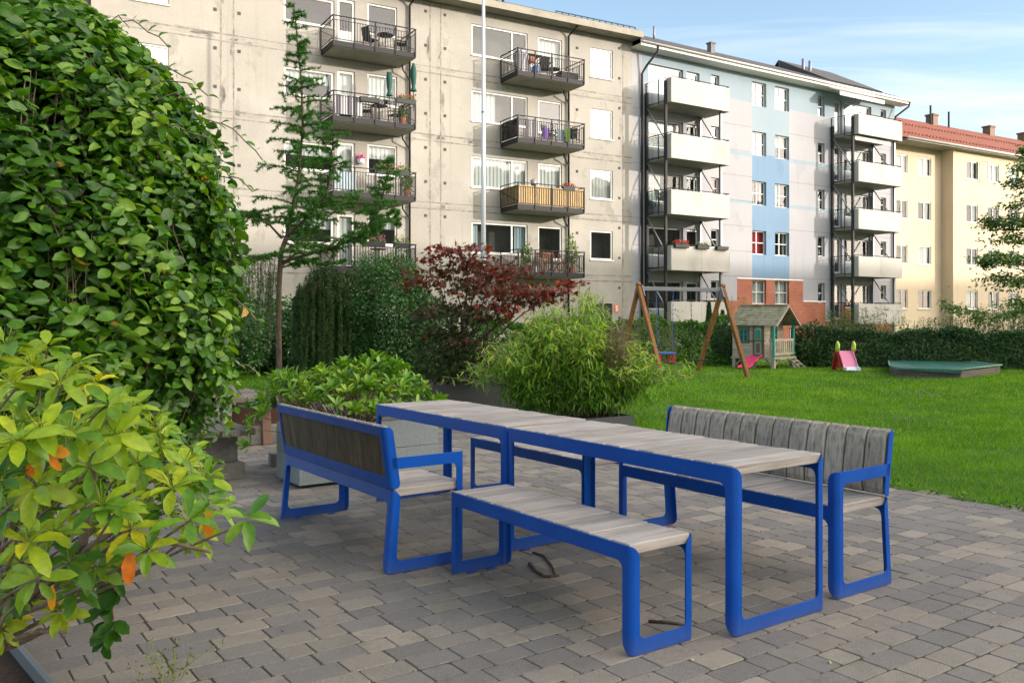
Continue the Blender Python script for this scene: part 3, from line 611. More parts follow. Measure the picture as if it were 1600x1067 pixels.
# ---------------------------------------------------------------- apartment buildings
class Fac:
    "facade frame: local x along the wall, local y into the building, z up"
    def __init__(s, px, Y, vp, name, label, cat='building'):
        s.O = Vector(((px - 800) / F * Y, Y, 0)); v = Vector(((vp - 800) / F, 1, 0)).normalized(); s.d = v; s.n = Vector((v.y, -v.x, 0))
        s.root = empty(name, s.O, math.atan2(v.y, v.x), label, cat)
    def uz(s, px, py, off=0.0):
        r = Vector(((px - 800) / F, 1, -(py - HY) / F)); o = s.O + s.n * off
        k = (o.x * s.n.x + o.y * s.n.y) / (r.x * s.n.x + r.y * s.n.y)
        p = Vector((r.x * k, r.y * k, 0)); return (p - s.O).dot(s.d), HC + r.z * k
    def u(s, px, off=0.0): return s.uz(px, 300, off)[0]
    def z(s, px, py, off=0.0): return s.uz(px, py, off)[1]
    def world(s, u, y, z): return s.O + s.d * u - s.n * y + Vector((0, 0, z))
def wall_with_holes(mb, U0, U1, Z0, Z1, holes, zones, y=0.0, reveal=.13):
    "zones: (u0,u1,z0,z1,mat index) painted areas; real openings with reveals"
    us = sorted({U0, U1} | {h[i] for h in holes for i in (0, 1)} | {z[i] for z in zones for i in (0, 1) if U0 < z[i] < U1})
    zs = sorted({Z0, Z1} | {h[i] for h in holes for i in (2, 3)} | {z[i] for z in zones for i in (2, 3) if Z0 < z[i] < Z1})
    for a, b in zip(us, us[1:]):
        for c, d in zip(zs, zs[1:]):
            um, zm = (a + b) / 2, (c + d) / 2
            if any(h[0] < um < h[1] and h[2] < zm < h[3] for h in holes): continue
            mb.mi = 0
            for z in zones:
                if z[0] < um < z[1] and z[2] < zm < z[3]: mb.mi = z[4]
            mb.add([(a, y, c), (b, y, c), (b, y, d), (a, y, d)], [(0, 1, 2, 3)])
    mb.mi = 0
    for a, b, c, d in [h[:4] for h in holes]:
        for z in zones:
            if z[0] < (a + b) / 2 < z[1] and z[2] < (c + d) / 2 < z[3]: mb.mi = z[4]
        r = y + reveal
        mb.add([(a, y, c), (a, r, c), (a, r, d), (a, y, d)], [(0, 1, 2, 3)]); mb.add([(b, y, c), (b, y, d), (b, r, d), (b, r, c)], [(0, 1, 2, 3)])
        mb.add([(a, y, d), (a, r, d), (b, r, d), (b, y, d)], [(0, 1, 2, 3)]); mb.add([(a, y, c), (b, y, c), (b, r, c), (a, r, c)], [(0, 1, 2, 3)]); mb.mi = 0
def window(root, u0, u1, z0, z1, mull=(), trans=(), cur='none', glass='glass', fw=.07, y=0.0, sill=True, name='window', low=None):
    f = MB(); ya, yb = y + .05, y + .12; f.mi = 0; e = .002
    f.box(u0 + e, ya, z0 + e, u0 + fw, yb, z1 - e); f.box(u1 - fw, ya, z0 + e, u1 - e, yb, z1 - e); f.box(u0 + fw, ya, z0 + e, u1 - fw, yb, z0 + fw); f.box(u0 + fw, ya, z1 - fw, u1 - fw, yb, z1 - e)
    for m_ in mull: uu = u0 + (u1 - u0) * m_; f.box(uu - fw * .55, ya + .004, z0 + fw, uu + fw * .55, yb - .004, z1 - fw)
    for t_ in trans: q = z0 + (z1 - z0) * t_; f.box(u0 + fw, ya + .008, q - fw * .4, u1 - fw, yb - .008, q + fw * .4)
    if low: f.box(u0 + fw, ya + .01, z0 + fw, u1 - fw, yb - .01, z0 + (z1 - z0) * low)
    if sill: f.box(u0 - .04, y - .05, z0 - .05, u1 + .04, y + .05, z0 - .003)
    w = f.build(name, M['white'], root)
    p = MB(); p.add([(u0 + fw * .5, yb - .03, z0 + fw * .5), (u1 - fw * .5, yb - .03, z0 + fw * .5), (u1 - fw * .5, yb - .03, z1 - fw * .5), (u0 + fw * .5, yb - .03, z1 - fw * .5)], [(0, 1, 2, 3)])
    p.build('pane', M[glass], w)
    q = MB(); q.add([(u0 - .3, y + .9, z0 - .3), (u1 + .3, y + .9, z0 - .3), (u1 + .3, y + .9, z1 + .3), (u0 - .3, y + .9, z1 + .3)], [(0, 1, 2, 3)])
    for uu in (u0 - .02, u1 + .02): q.add([(uu, y + .135, z0 - .02), (uu, y + .9, z0 - .02), (uu, y + .9, z1 + .02), (uu, y + .135, z1 + .02)], [(0, 1, 2, 3)])
    q.add([(u0, y + .135, z0 - .02), (u1, y + .135, z0 - .02), (u1, y + .9, z0 - .02), (u0, y + .9, z0 - .02)], [(0, 1, 2, 3)]); q.add([(u0, y + .135, z1 + .02), (u1, y + .135, z1 + .02), (u1, y + .9, z1 + .02), (u0, y + .9, z1 + .02)], [(0, 1, 2, 3)])
    q.build('room', M['room'], w)
    def drape(a, b, zlo, key='curtain'):
        c = MB(); n = max(4, int((b - a) / .06)); vs = []
        for i in range(n + 1):
            uu = a + (b - a) * i / n; yy = y + .22 + .02 * math.sin(i * 2.1) ; vs += [(uu, yy, zlo), (uu, yy, z1)]
        c.add(vs, [(2 * i, 2 * i + 2, 2 * i + 3, 2 * i + 1) for i in range(n)]); c.build('curtain', M[key], w)
    W = u1 - u0
    if cur == 'full': drape(u0, u1, z0)  # drawn white curtain; in upper rows it also stands for bright reflected sky
    elif cur == 'sides': drape(u0, u0 + W * .2, z0); drape(u1 - W * .2, u1, z0)
    elif cur == 'left': drape(u0, u0 + W * .45, z0)
    elif cur == 'blueside': drape(u0, u0 + W * .14, z0, 'curtainb'); drape(u1 - W * .2, u1, z0, 'curtainb')
    elif cur == 'blind': drape(u0, u1, z0 + (z1 - z0) * .55)
    elif cur == 'blindlow': drape(u0, u1, z0 + (z1 - z0) * .25)
    elif cur == 'red': drape(u0, u1, z0, 'redcl')
    return w
def tube_part(name, pts, r_, m_, root, n=8):
    mb = MB(); mb.smooth = True; mb.tube(pts, r_, n); return mb.build(name, m_, root)
# ============ grey building
gy = Fac(740, 37.16, 3163, 'apartment_block', 'bare grey plastered five storey apartment block with dark steel balconies, at the left')
ST = 2.8; U0, U1 = gy.u(-330), gy.u(988); ZT = gy.z(957, 60)
holes = []; wins = []
def addw(px0, px1, zt, zb, rows, **k):
    for i, kw in rows:
        a = dict(k); a.update(kw); u0, u1 = gy.u(px0), gy.u(px1); holes.append((u0, u1, zb - ST * i, zt - ST * i)); wins.append((u0, u1, zb - ST * i, zt - ST * i, a))
zb_big = gy.z(737, 85.5); zt_big = gy.z(737, 37); zt_s = gy.z(843, 57.5); zb_s = gy.z(843, 109); zt_c = gy.z(923, 74); zb_c = gy.z(923, 119.5); zfl = gy.z(884.4, 146.2) + .24
# group B
addw(737, 824.5, zt_big, zb_big, [(0, dict(glass='glass4')), (1, dict(cur='left', glass='glass4')), (2, dict(cur='full', glass='glass')), (3, dict(cur='blueside', glass='glass'))], mull=(.72,))
addw(841, 878, zt_s, zb_s, [(0, dict(cur='full', glass='glass4')), (1, dict(cur='none', glass='glass')), (2, dict(cur='full', glass='glass')), (3, dict(glass='glass3'))])
addw(922.6, 957.4, zt_c, zb_c, [(0, dict(cur='full', glass='glass2')), (1, dict(cur='full', glass='glass2')), (2, dict(cur='full', glass='glass2')), (3, dict(cur='none'))])
# group A
addw(443.8, 522.5, gy.z(444, 103.4) + ST, gy.z(444, 31.5), [(0, dict(glass='glass4')), (1, dict(cur='blind', glass='glass4')), (2, dict(cur='blind', glass='glass3')), (3, dict(cur='blind', glass='glass3'))], mull=(.96,))
addw(527, 554.5, gy.z(530, 110) + ST, zfl, [(0, dict(glass='glass4', low=.42)), (1, dict(cur='blind', glass='glass4')), (2, dict(cur='full')), (3, dict(cur='full'))], fw=.1, sill=False, name='balcony_door')
addw(574.3, 620.5, gy.z(575, 4.5), gy.z(621, 60.0), [(0, dict(cur='none', glass='glass4')), (1, dict(cur='blindlow', glass='glass4')), (2, dict(cur='blind', glass='glass4')), (3, dict(cur='blind', glass='glass'))])
# group D (left, mostly behind the willow)
du = gy.u(957.4) - gy.u(264)
for src in (0, 4, 8):
    for i in range(4):
        u0, u1, z0, z1, a = wins[src + i]; holes.append((u0 - du, u1 - du, z0, z1)); wins.append((u0 - du, u1 - du, z0, z1, a))
door = (gy.u(925), gy.u(957), 0.02, gy.z(957, 474.5)); holes.append(door)
mb = MB(); zones = []
wall_with_holes(mb, U0, U1, -.3, ZT, holes, zones)
mb.add([(U1, 0, -.3), (U1, 11, -.3), (U1, 11, ZT), (U1, 0, ZT)], [(0, 1, 2, 3)]); mb.add([(U0, 0, -.3), (U0, 0, ZT), (U0, 11, ZT), (U0, 11, -.3)], [(0, 1, 2, 3)]); mb.add([(U0, 11, -.3), (U0, 11, ZT), (U1, 11, ZT), (U1, 11, -.3)], [(0, 1, 2, 3)])
mb.mi = 1
def strip(u0, z0, u1, z1, wd=.03):
    "thin irregular line of plaster joint, cut round the openings"
    n = max(1, int((abs(u1 - u0) + abs(z1 - z0)) / .35))
    for i in range(n):
        ua, ub = u0 + (u1 - u0) * i / n, u0 + (u1 - u0) * (i + 1) / n; za, zb_ = z0 + (z1 - z0) * i / n, z0 + (z1 - z0) * (i + 1) / n
        if any(h[0] - .06 < (ua + ub) / 2 < h[1] + .06 and h[2] - .1 < (za + zb_) / 2 < h[3] + .06 for h in holes): continue
        w1 = wd * random.uniform(.5, 1.5) / 2
        if abs(u1 - u0) > abs(z1 - z0): mb.add([(ua, -.003, za - w1), (ub, -.003, zb_ - w1), (ub, -.003, zb_ + w1), (ua, -.003, za + w1)], [(0, 1, 2, 3)])
        else: mb.add([(ua - w1, -.004, za), (ua + w1, -.004, za), (ub + w1, -.004, zb_), (ub - w1, -.004, zb_)], [(0, 1, 2, 3)])
zj = gy.z(700, 109)
for k in range(-1, 5):
    for dz in (0, -.26): strip(U0, zj - ST * k + dz, U1, zj - ST * k + dz, .05)
jl = [gy.u(x) for x in (345, 365, 672, 688.5, 973)] + [gy.u(345) - 9.5, gy.u(365) - 9.5]
for uj in jl: strip(uj, .3, uj, ZT, .055)
mb.mi = 3
def blob(u0, z0, w_, h_):
    "irregular smear of repair plaster"
    n = 12; pts = []
    for k in range(n): a = 2 * math.pi * k / n; q = random.uniform(.6, 1.15); pts.append((u0 + w_ * math.cos(a) * q, -.002, z0 + h_ * math.sin(a) * q))
    if any(h[0] < p[0] < h[1] and h[2] < p[2] < h[3] for h in holes for p in pts) or any(p[0] > U1 for p in pts): return
    mb.add([(u0, -.002, z0)] + pts, [(0, k + 1, (k + 1) % n + 1) for k in range(n)])
for k in range(-1, 5):
    zc = zj - ST * k - .13; uu = U0
    while uu < U1 - .6:
        uu += random.uniform(.5, 2.2); blob(uu, zc + random.uniform(-.15, .15), random.uniform(.2, .9), random.uniform(.06, .16))
for uj in jl:
    for _ in range(14): blob(uj + random.choice([-1, 1]) * random.uniform(.02, .16), random.uniform(1, ZT - .5), random.uniform(.06, .14), random.uniform(.15, .6))
for _ in range(30): blob(random.uniform(U0 + 8, U1 - .5), random.uniform(1.5, ZT - .6), random.uniform(.06, .25), random.uniform(.08, .4))
mb.mi = 2
for uj, s in [(gy.u(345), -1), (gy.u(365), 1), (gy.u(672), -1), (gy.u(688.5), 1), (gy.u(973), -1), (gy.u(896), 1)]:
    for k in range(-1, 5):
        for dz in ((-.55, -1.95) if uj != gy.u(896) else (-.9,)):
            a = uj + s * .2; z_ = zj - ST * k + dz
            if z_ < ZT - .3: mb.box(a - .055, -.02, z_ - .055, a + .055, .01, z_ + .055)
mb.build('wall', [M['grey_plaster'], M['joint'], M['room'], M['patch']], gy.root)
for u0, u1, z0, z1, a in wins: window(gy.root, u0, u1, z0, z1, **a)
d = MB(); d.box(door[0], .12, door[2], door[1], .2, door[3]); d.build('cellar_door', M['room'], gy.root)
# eave, fascia, roof
mb = MB(); mb.box(U0, -.75, ZT + .02, U1 + .05, 0.3, ZT + .12); mb.box(U0, -.78, ZT + .0, U1 + .05, -.752, ZT + .30); mb.build('eave', M['fascia'], gy.root)
mb = MB(); mb.mi = 0
mb.add([(U0, -.79, ZT + .30), (U1 + .05, -.79, ZT + .30), (U1 + .05, 5.5, ZT + 1.95), (U0, 5.5, ZT + 1.95)], [(0, 1, 2, 3)]); mb.add([(U0, 11.8, ZT + .30), (U0, 5.5, ZT + 1.95), (U1 + .05, 5.5, ZT + 1.95), (U1 + .05, 11.8, ZT + .30)], [(0, 1, 2, 3)])
mb.add([(U1 + .05, -.79, ZT + .3), (U1 + .05, 11.8, ZT + .3), (U1 + .05, 5.5, ZT + 1.95)], [(0, 1, 2)])
rf = mb.build('roof', M['tile_dark'], gy.root)
ug = gy.u(846, -1); zrg = gy.z(846, 15.5, -5.2)
mb = MB(); mb.add([(ug, -.6, ZT + .34), (U1 + .05, -.6, ZT + .34), (U1 + .05, 5.2, zrg), (ug, 5.2, zrg)], [(0, 1, 2, 3)]); mb.add([(ug, 11, ZT + .4), (ug, 5.2, zrg), (U1 + .05, 5.2, zrg), (U1 + .05, 11, ZT + .4)], [(0, 1, 2, 3)]); mb.add([(ug, -.6, ZT + .34), (ug, 5.2, zrg), (ug, 11, ZT + .4)], [(0, 1, 2)]); mb.add([(U1 + .05, -.6, ZT + .34), (U1 + .05, 5.2, zrg), (U1 + .05, 11, ZT + .4)], [(0, 1, 2)])
mb.build('raised_roof', M['tile_dark'], gy.root)
mb = MB(); sl_g = (zrg - ZT - .34) / 5.8; mb.bar((ug, -.2, ZT + .34 + .4 * sl_g + .12), (U1, -.2, ZT + .34 + .4 * sl_g + .12), .03, .04)
for k in range(14): uu = ug + (U1 - ug) * k / 13; mb.box(uu, -.22, ZT + .34 + .3 * sl_g, uu + .03, -.18, ZT + .36 + .4 * sl_g + .12)
mb.build('snow_guard', M['steel'], gy.root)
for px_, y_ in ((776, 3.5), (786, 3.5)):
    uu = gy.u(px_, -3.5); tube_part('vent_pipe', [(uu, 3.5, ZT + 1.0), (uu, 3.5, ZT + 2.9)], .07, M['steel'], gy.root)
def rail_balcony(fac, u0, u1, zb, p=1.45, th=.22, hr=.92, left_fill=None, front_fill=None):
    "slab with dark steel edge, soffit, posts, top and middle rail, balusters"
    s = MB(); s.mi = 0; s.box(u0, -p, zb + .02, u1, -.004, zb + th)
    s.mi = 1; s.box(u0 + .06, -p + .06, zb, u1 - .06, -.006, zb + .021)
    sl_ = s.build('balcony', [M['steel'], M['soffit']], fac.root)
    r = MB(); z0 = zb + th; zt = z0 + hr; yo = -p - .012; b_ = .019
    nP = 5
    for k in range(nP):
        uu = u0 + .02 + (u1 - u0 - .04) * k / (nP - 1); r.box(uu - .022, yo - .022, zb + .06, uu + .022, yo + .022, zt)
    for uu in (u0 + .0, u1 - .0):
        r.box(uu - .02, -.05, z0, uu + .02, -.01, zt); r.bar((uu, yo, zt), (uu, -.01, zt), .04, .03); r.bar((uu, yo, zt - .16), (uu, -.01, zt - .16), .025, .02); r.bar((uu, yo, z0 + .06), (uu, -.01, z0 + .06), .025, .02)
        r.bar((uu, yo, z0 + .12), (uu, -.05, zt - .22), .03, .02)
        n = 12
        for k in range(1, n): yy = yo * (1 - k / n); r.box(uu - b_ / 2, yy - b_ / 2, z0 + .06, uu + b_ / 2, yy + b_ / 2, zt - .16)
    r.box(u0 - .02, yo - .02, zt - .02, u1 + .02, yo + .02, zt + .015); r.box(u0, yo - .012, zt - .17, u1, yo + .012, zt - .15); r.box(u0, yo - .012, z0 + .05, u1, yo + .012, z0 + .07)
    n = 30
    for k in range(n):
        uu = u0 + (u1 - u0) * (k + .5) / n; r.box(uu - b_ / 2, yo - b_ / 2, z0 + .06, uu + b_ / 2, yo + b_ / 2, zt - .16)
    r.build('railing', M['steel'], sl_)
    return sl_, z0, zt
BAL = {}
zrow = gy.z(884.4, 146.2)
for nm, a, b in (('A', 501, 627), ('B', 782, 884.4)):
    for i in range(4):
        u0, u1 = gy.u(a), gy.u(b)
        sl_, z0, zt = rail_balcony(gy, u0, u1, zrow - ST * i); BAL[nm, i] = (u0, u1, z0, zt, sl_)
u0 = gy.u(501) - (gy.u(957.4) - gy.u(264)) * 0; wB = gy.u(884.4) - gy.u(782); uD1 = gy.u(884.4) - du
for i in range(4): sl_, z0, zt = rail_balcony(gy, uD1 - wB, uD1, zrow - ST * i); BAL['D', i] = (uD1 - wB, uD1, z0, zt, sl_)
# fills on railings (parts of their balcony)
u0, u1, z0, zt, s_ = BAL['B', 2]
mb = MB(.5)
for k in range(70): mb.tint = random.random(); uu = u0 + .03 + (u1 - u0 - .06) * k / 70; mb.box(uu, -1.452, z0 + .03, uu + (u1 - u0) / 75, -1.442 , zt - .1 + random.uniform(-.01, .01))
for k in range(26): mb.tint = random.random(); yy = -1.43 + 1.35 * k / 26; mb.box(u0 + .03, yy, z0 + .03, u0 + .042, yy + .048, zt - .1)
mb.build('reed_screen', M['bamboo_screen'], s_)
u0, u1, z0, zt, s_ = BAL['B', 1]
mb = MB()
for k in range(22): z_ = z0 + .05 + (zt - z0 - .14) * k / 22; mb.box(u0 + .03, -1.43, z_, u0 + .045, -.06, z_ + .028)
mb.build('woven_screen', M['rattan'], s_)
u0, u1, z0, zt, s_ = BAL['A', 1]
mb = MB(); mb.box(u0 + .1, -1.451, z0 + .05, u0 + 1.15, -1.441, zt - .12); mb.build('striped_cloth', M['cloth_grey'], s_)
u0, u1, z0, zt, s_ = BAL['A', 2]
mb = MB(); mb.box(u0 + .05, -1.451, z0 + .05, u0 + .9, -1.441, zt - .2); mb.build('glazed_screen', M['curtainb'], s_)
# down pipes
for px_, key in ((638.5, 'A'), (886.5, 'B')):
    uu = gy.u(px_); tube_part('downpipe', [(uu, -.1, 1), (uu, -.1, ZT - .35), (uu + .12, -.4, ZT - .12), (uu + .14, -.62, ZT)], .05, M['steel'], gy.root)
    for i in range(4):
        z_ = zrow - ST * i; tube_part('pipe_branch', [(uu - .42, -.35, z_ + .03), (uu - .4, -.33, z_ - .15), (uu - .05, -.12, z_ - .42), (uu, -.1, z_ - .55)], .035, M['steel'], gy.root, 6)
sg = MB(); a, b = gy.uz(960, 476); c, d = gy.uz(966.2, 487.6); sg.box(a, -.03, d, c, -.012, b); sign = sg.build('house_number_sign', M['orange'], None, bevel=.004)
sign.location = gy.O; sign.rotation_euler = gy.root.rotation_euler
tag(sign, 'small orange sign with a white figure 5 on the grey wall beside the cellar door', 'sign')
w5, h5 = (c - a), (b - d); k5 = MB()
def st5(x0, z0, x1, z1): k5.box(a + w5 * x0, -.036, d + h5 * z0, a + w5 * x1, -.031, d + h5 * z1)
st5(.28, .72, .72, .84); st5(.28, .5, .42, .74); st5(.28, .46, .66, .57); st5(.6, .24, .74, .5); st5(.26, .16, .66, .27)
k5.build('figure', M['whitepaint'], sign)
# ============ blue and white building
bl = Fac(988, 41.45, 2928, 'apartment_building', 'white and light blue apartment building with white balconies and a red brick base')
Us, Ue = bl.u(986), bl.u(1398); Zt = bl.z(1010, 82)
# floors from the middle window column
zt1 = bl.z(1187, 129.5); SB = (bl.z(1187, 129.5) - bl.z(1187, 438)) / 4
holes = []; wins = []
def add2(px0, px1, zt, zb, rows, **k):
    for i, kw in rows:
        a = dict(k); a.update(kw); u0, u1 = bl.u(px0), bl.u(px1); holes.append((u0, u1, zb - SB * i, zt - SB * i)); wins.append((u0, u1, zb - SB * i, zt - SB * i, a))
h1 = bl.z(1187, 129.5) - bl.z(1187, 166.5)
add2(1175.3, 1197.3, zt1, zt1 - h1, [(0, dict(cur='full', glass='glass2')), (1, dict(cur='full', glass='glass2')), (2, dict(cur='sides', glass='glass')), (3, dict(cur='red')), (4, dict(cur='full', glass='glass'))], mull=(.42,), trans=(.5,), fw=.05)
add2(1211, 1233, zt1, zt1 - h1, [(0, dict(cur='full', glass='glass2')), (1, dict(cur='blind', glass='glass')), (2, dict(cur='left')), (3, dict(cur='sides')), (4, dict(cur='full', glass='glass'))], mull=(.42,), trans=(.5,), fw=.05)
add2(1278, 1288.6, bl.z(1278, 150), bl.z(1278, 181), [(0, dict(cur='full', glass='glass2')), (1, {}), (2, {}), (3, {}), (4, {})], trans=(.5,), fw=.05)
zs = bl.z(1111, 116.3)
add2(1111, 1124, zs, zs - .95, [(0, dict(cur='full', glass='glass2')), (1, dict(cur='full', glass='glass2')), (2, dict(cur='red')), (3, {}), (4, {})], trans=(.45,), fw=.06)
zbig = bl.z(1014, 99)
add2(1013.5, 1067.5, zbig, zbig - 1.4, [(0, dict(cur='full', glass='glass2')), (1, dict(cur='blind', glass='glass')), (2, dict(cur='left', glass='glass4')), (3, dict(glass='glass')), (4, dict(glass='glass'))], mull=(), fw=.07)
add2(1073, 1093, zbig - .0, zbig - 2.05, [(0, dict(cur='full', glass='glass2')), (1, dict(cur='sides')), (2, {}), (3, {}), (4, {})], fw=.1, sill=False, name='balcony_door')
zbr = bl.z(1304, 156)
add2(1304, 1316, zbr, zbr - 2.0, [(0, dict(cur='full', glass='glass2')), (1, dict(cur='sides')), (2, {}), (3, {}), (4, {})], fw=.1, sill=False, name='balcony_door')
add2(1319, 1361.5, zbr, zbr - 1.35, [(0, dict(cur='full', glass='glass2')), (1, dict(cur='blind', glass='glass')), (2, dict(cur='sides')), (3, {}), (4, dict(cur='sides'))], fw=.07)
zr = bl.z(1376, 171)
add2(1376, 1384.5, zr, zr - .85, [(0, {}), (1, dict(cur='full')), (2, {}), (3, {}), (4, {})], trans=(.5,), fw=.05)
for px0, px1 in ((1283, 1290), (1233, 1243)):
    u0, u1 = bl.u(px0), bl.u(px1); z1_ = bl.z(1286, 511); z0_ = z1_ - .7; holes.append((u0, u1, z0_, z1_)); wins.append((u0, u1, z0_, z1_, dict(mull=(.5,), fw=.05)))
zA = bl.z(1175.5, 160.5)                      # lower edge of the top colour band
zBt = bl.z(1151.6, 435.5); zBm = bl.z(1254.7, 471.5); zBb = bl.z(1290, 502)
zones = [(bl.u(1003), Ue + 1, zA, Zt + 1, 2), (bl.u(1175.3), bl.u(1233.2), zBt, zA, 1), (bl.u(1175.3), bl.u(1233.2), bl.z(1187, 241), zA, 2), (bl.u(1151.6), bl.u(1254.7), zBm, zBt, 3),  # paler upper column zone: the wash of sunlight is put into the render colour
         (bl.u(1100), bl.u(1289.8), zBb, zBm, 3), (bl.u(1100), Ue + 1, -.4, zBb, 3), (bl.u(1304), bl.u(1342), zBb - .1, zBb + 1.1, 3)]
for py_ in (236, 312): zz_ = bl.z(1130, py_); zones.insert(1, (bl.u(1100), Ue, zz_ - .10, zz_ + .10, 2))
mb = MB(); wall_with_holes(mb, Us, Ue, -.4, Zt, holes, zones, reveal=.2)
mb.mi = 0; mb.add([(Ue, 0, -.4), (Ue, 11, -.4), (Ue, 11, Zt), (Ue, 0, Zt)], [(0, 1, 2, 3)]); mb.add([(Us, 11, -.4), (Us, 11, Zt), (Ue, 11, Zt), (Ue, 11, -.4)], [(0, 1, 2, 3)])
mb.mi = 4
for k in range(1, 10):
    zz_ = zA - SB * k * .5
    if zz_ < zBt - 2.4: continue
    for a, b in ((bl.u(989), bl.u(1013)), (bl.u(1125), bl.u(1175)), (bl.u(1233.5), Ue)):
        if zz_ < zBt and b == bl.u(1175): continue
        if any(h[2] - .06 < zz_ < h[3] and h[0] < b and h[1] > a for h in holes): continue
        mb.add([(a, -.003, zz_ - .012), (b, -.003, zz_ - .012), (b, -.003, zz_ + .012), (a, -.003, zz_ + .012)], [(0, 1, 2, 3)])
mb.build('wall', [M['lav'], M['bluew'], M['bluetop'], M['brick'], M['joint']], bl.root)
tr = MB(); tr.box(bl.u(1151.6), -.03, zBt, bl.u(1254.7), -.004, zBt + .06); tr.box(bl.u(1254.7), -.03, zBm, bl.u(1290), -.004, zBm + .06); tr.box(bl.u(1290), -.03, zBb, bl.u(1300), -.004, zBb + .06)
tr.build('ledge', M['whitepaint'], bl.root)
for u0, u1, z0, z1, a in wins: window(bl.root, u0, u1, z0, z1, y=.08, **a)
# eave and roof
mb = MB(); mb.box(Us - .02, -.7, Zt, Ue + .5, -.004, Zt + .09); mb.box(Us - .02, -.74, Zt, Ue + .5, -.702, Zt + .24); mb.build('eave', M['white_eave'], bl.root)
gt = MB(); gt.smooth = True; gt.tube([(Us, -.80, Zt + .17), (Ue + .7, -.80, Zt + .17)], .06, 8); gt.build('gutter', M['white_eave'], bl.root)
mb = MB(); zr0, zr1 = Zt + .25, bl.z(1046, 65.5, -5.3)
mb.add([(Us - .02, -.78, zr0), (Ue + .5, -.78, zr0), (Ue + .5, 5.3, zr1), (Us - .02, 5.3, zr1)], [(0, 1, 2, 3)]); mb.add([(Us - .02, 11.5, zr0), (Us - .02, 5.3, zr1), (Ue + .5, 5.3, zr1), (Ue + .5, 11.5, zr0)], [(0, 1, 2, 3)])
mb.add([(Ue + .4, -.7, zr0 - .05), (Ue + .4, 11.4, zr0 - .05), (Ue + .4, 5.3, zr1 - .06)], [(0, 1, 2)]); bl_roof = mb.build('roof', M['tile_dark'], bl.root)
mb = MB(); uh = bl.u(1262, -2.6); zdm = bl.z(1258, 104, -4.8); zd0 = zr0 + 1.78 * (zr1 - zr0) / 6.08 + .05; mb.add([(uh, 1.0, zd0), (Ue + .3, 1.0, zd0), (Ue + .3, 4.8, zdm), (uh, 4.8, zdm)], [(0, 1, 2, 3)]); mb.add([(uh, 1, zd0), (uh, 4.8, zdm), (uh, 4.9, Zt + 1)], [(0, 1, 2)]); mb.add([(Ue + .3, 1, zd0), (Ue + .3, 4.8, zdm), (Ue + .3, 4.9, Zt + 1)], [(0, 1, 2)]); mb.add([(uh, 4.8, zdm), (Ue + .3, 4.8, zdm), (Ue + .3, 6.6, Zt + 1.4), (uh, 6.6, Zt + 1.4)], [(0, 1, 2, 3)])
mb.build('roof_dormer', M['tile_dark'], bl.root)
for px_, yy, h_, r_ in ((1022, 3.2, 1.1, .06), (1255, 3, 1.4, .09), (1265.5, 3, 1.35, .09)):
    uu = bl.u(px_, -yy); zz0 = zr0 + (yy + .8) * (zr1 - zr0) / 6.08; tube_part('vent_pipe', [(uu, yy, zz0 - .1), (uu, yy, zz0 + h_ * .62)], r_, M['steel2'], bl_roof)
uu = bl.u(1111, -3); zz0 = zr0 + 3.8 * (zr1 - zr0) / 6.08; mb = MB(); mb.box(uu - .15, 2.85, zz0 - .2, uu + .15, 3.15, zz0 + .45); mb.box(uu - .2, 2.8, zz0 + .45, uu + .2, 3.2, zz0 + .52); mb.build('chimney', M['concrete'], bl_roof)
for px_, sgn in ((1001, 1), (1394, -1)):
    uu = bl.u(px_); tube_part('downpipe', [(uu, -.1, .5), (uu, -.1, Zt - 1.1), (uu + .12 * sgn, -.3, Zt - .75), (uu + .42 if sgn > 0 else uu + .55, -.72, Zt - .15), (uu + .42 if sgn > 0 else uu + .6, -.78, Zt + .12)], .055, M['steel'], bl.root)
def panel_balcony(fac, u0, u1, zb, zt, p, glassleft=True, two=False):
    s = MB(); s.mi = 0; s.box(u0, -p, zb, u1, -.004, zb + .12); s.mi = 1; s.box(u0 + .04, -p + .04, zb + .12, u1 - .04, -.01, zb + .16)
    b = s.build('balcony', [M['soffit'], M['steel']], fac.root)
    f = MB(); m_ = (u0 + u1) / 2; f.box(u0 + .35 * 0, -p - .03, zb - .03, m_ - .004, -p - .004, zt); f.box(m_ + .004, -p - .03, zb - .03, u1, -p - .004, zt)
    f.build('parapet', M['panel'], b, bevel=.004)
    q = MB(); q.box(u0 - .014, -p + .40, zb + .05, u0 + .0, -.06, zt - .02); q.build('side_glass', M['glass3'], b)
    q = MB(); q.box(u0 - .03, -p - .03, zb - .03, u0 - .004, -p + .38, zt); q.build('side_panel', M['panel'], b)
    q = MB(); q.box(u1 + .004, -p - .03, zb - .03, u1 + .03, -.06, zt); q.build('side_panel', M['panel'], b)
    r = MB(); r.tube([(u0, -.03, zt + .06), (u0, -p, zt + .06), (u1, -p, zt + .06), (u1, -.03, zt + .06)], .022, 6); r.box(u0 - .02, -p * .5 - .02, zb, u0 + .02, -p * .5 + .02, zt + .05); r.box(u0 - .02, -.05, zb, u0 + .02, -.01, zt + .05)
    r.build('handrail', M['steel'], b)
    return b
pB = 1.75; BALL = {}
specs = {'L': (1010, None, [(120.5, 161), (208.3, 247), (295, 332), (383, 419), (471, 507)], 1049, 1139), 'R': (1299, None, [(177.6, 210.5), (251.8, 283), (326.5, 356), (400.4, 431), (474.6, 503)], 1341.4, 1408.5)}
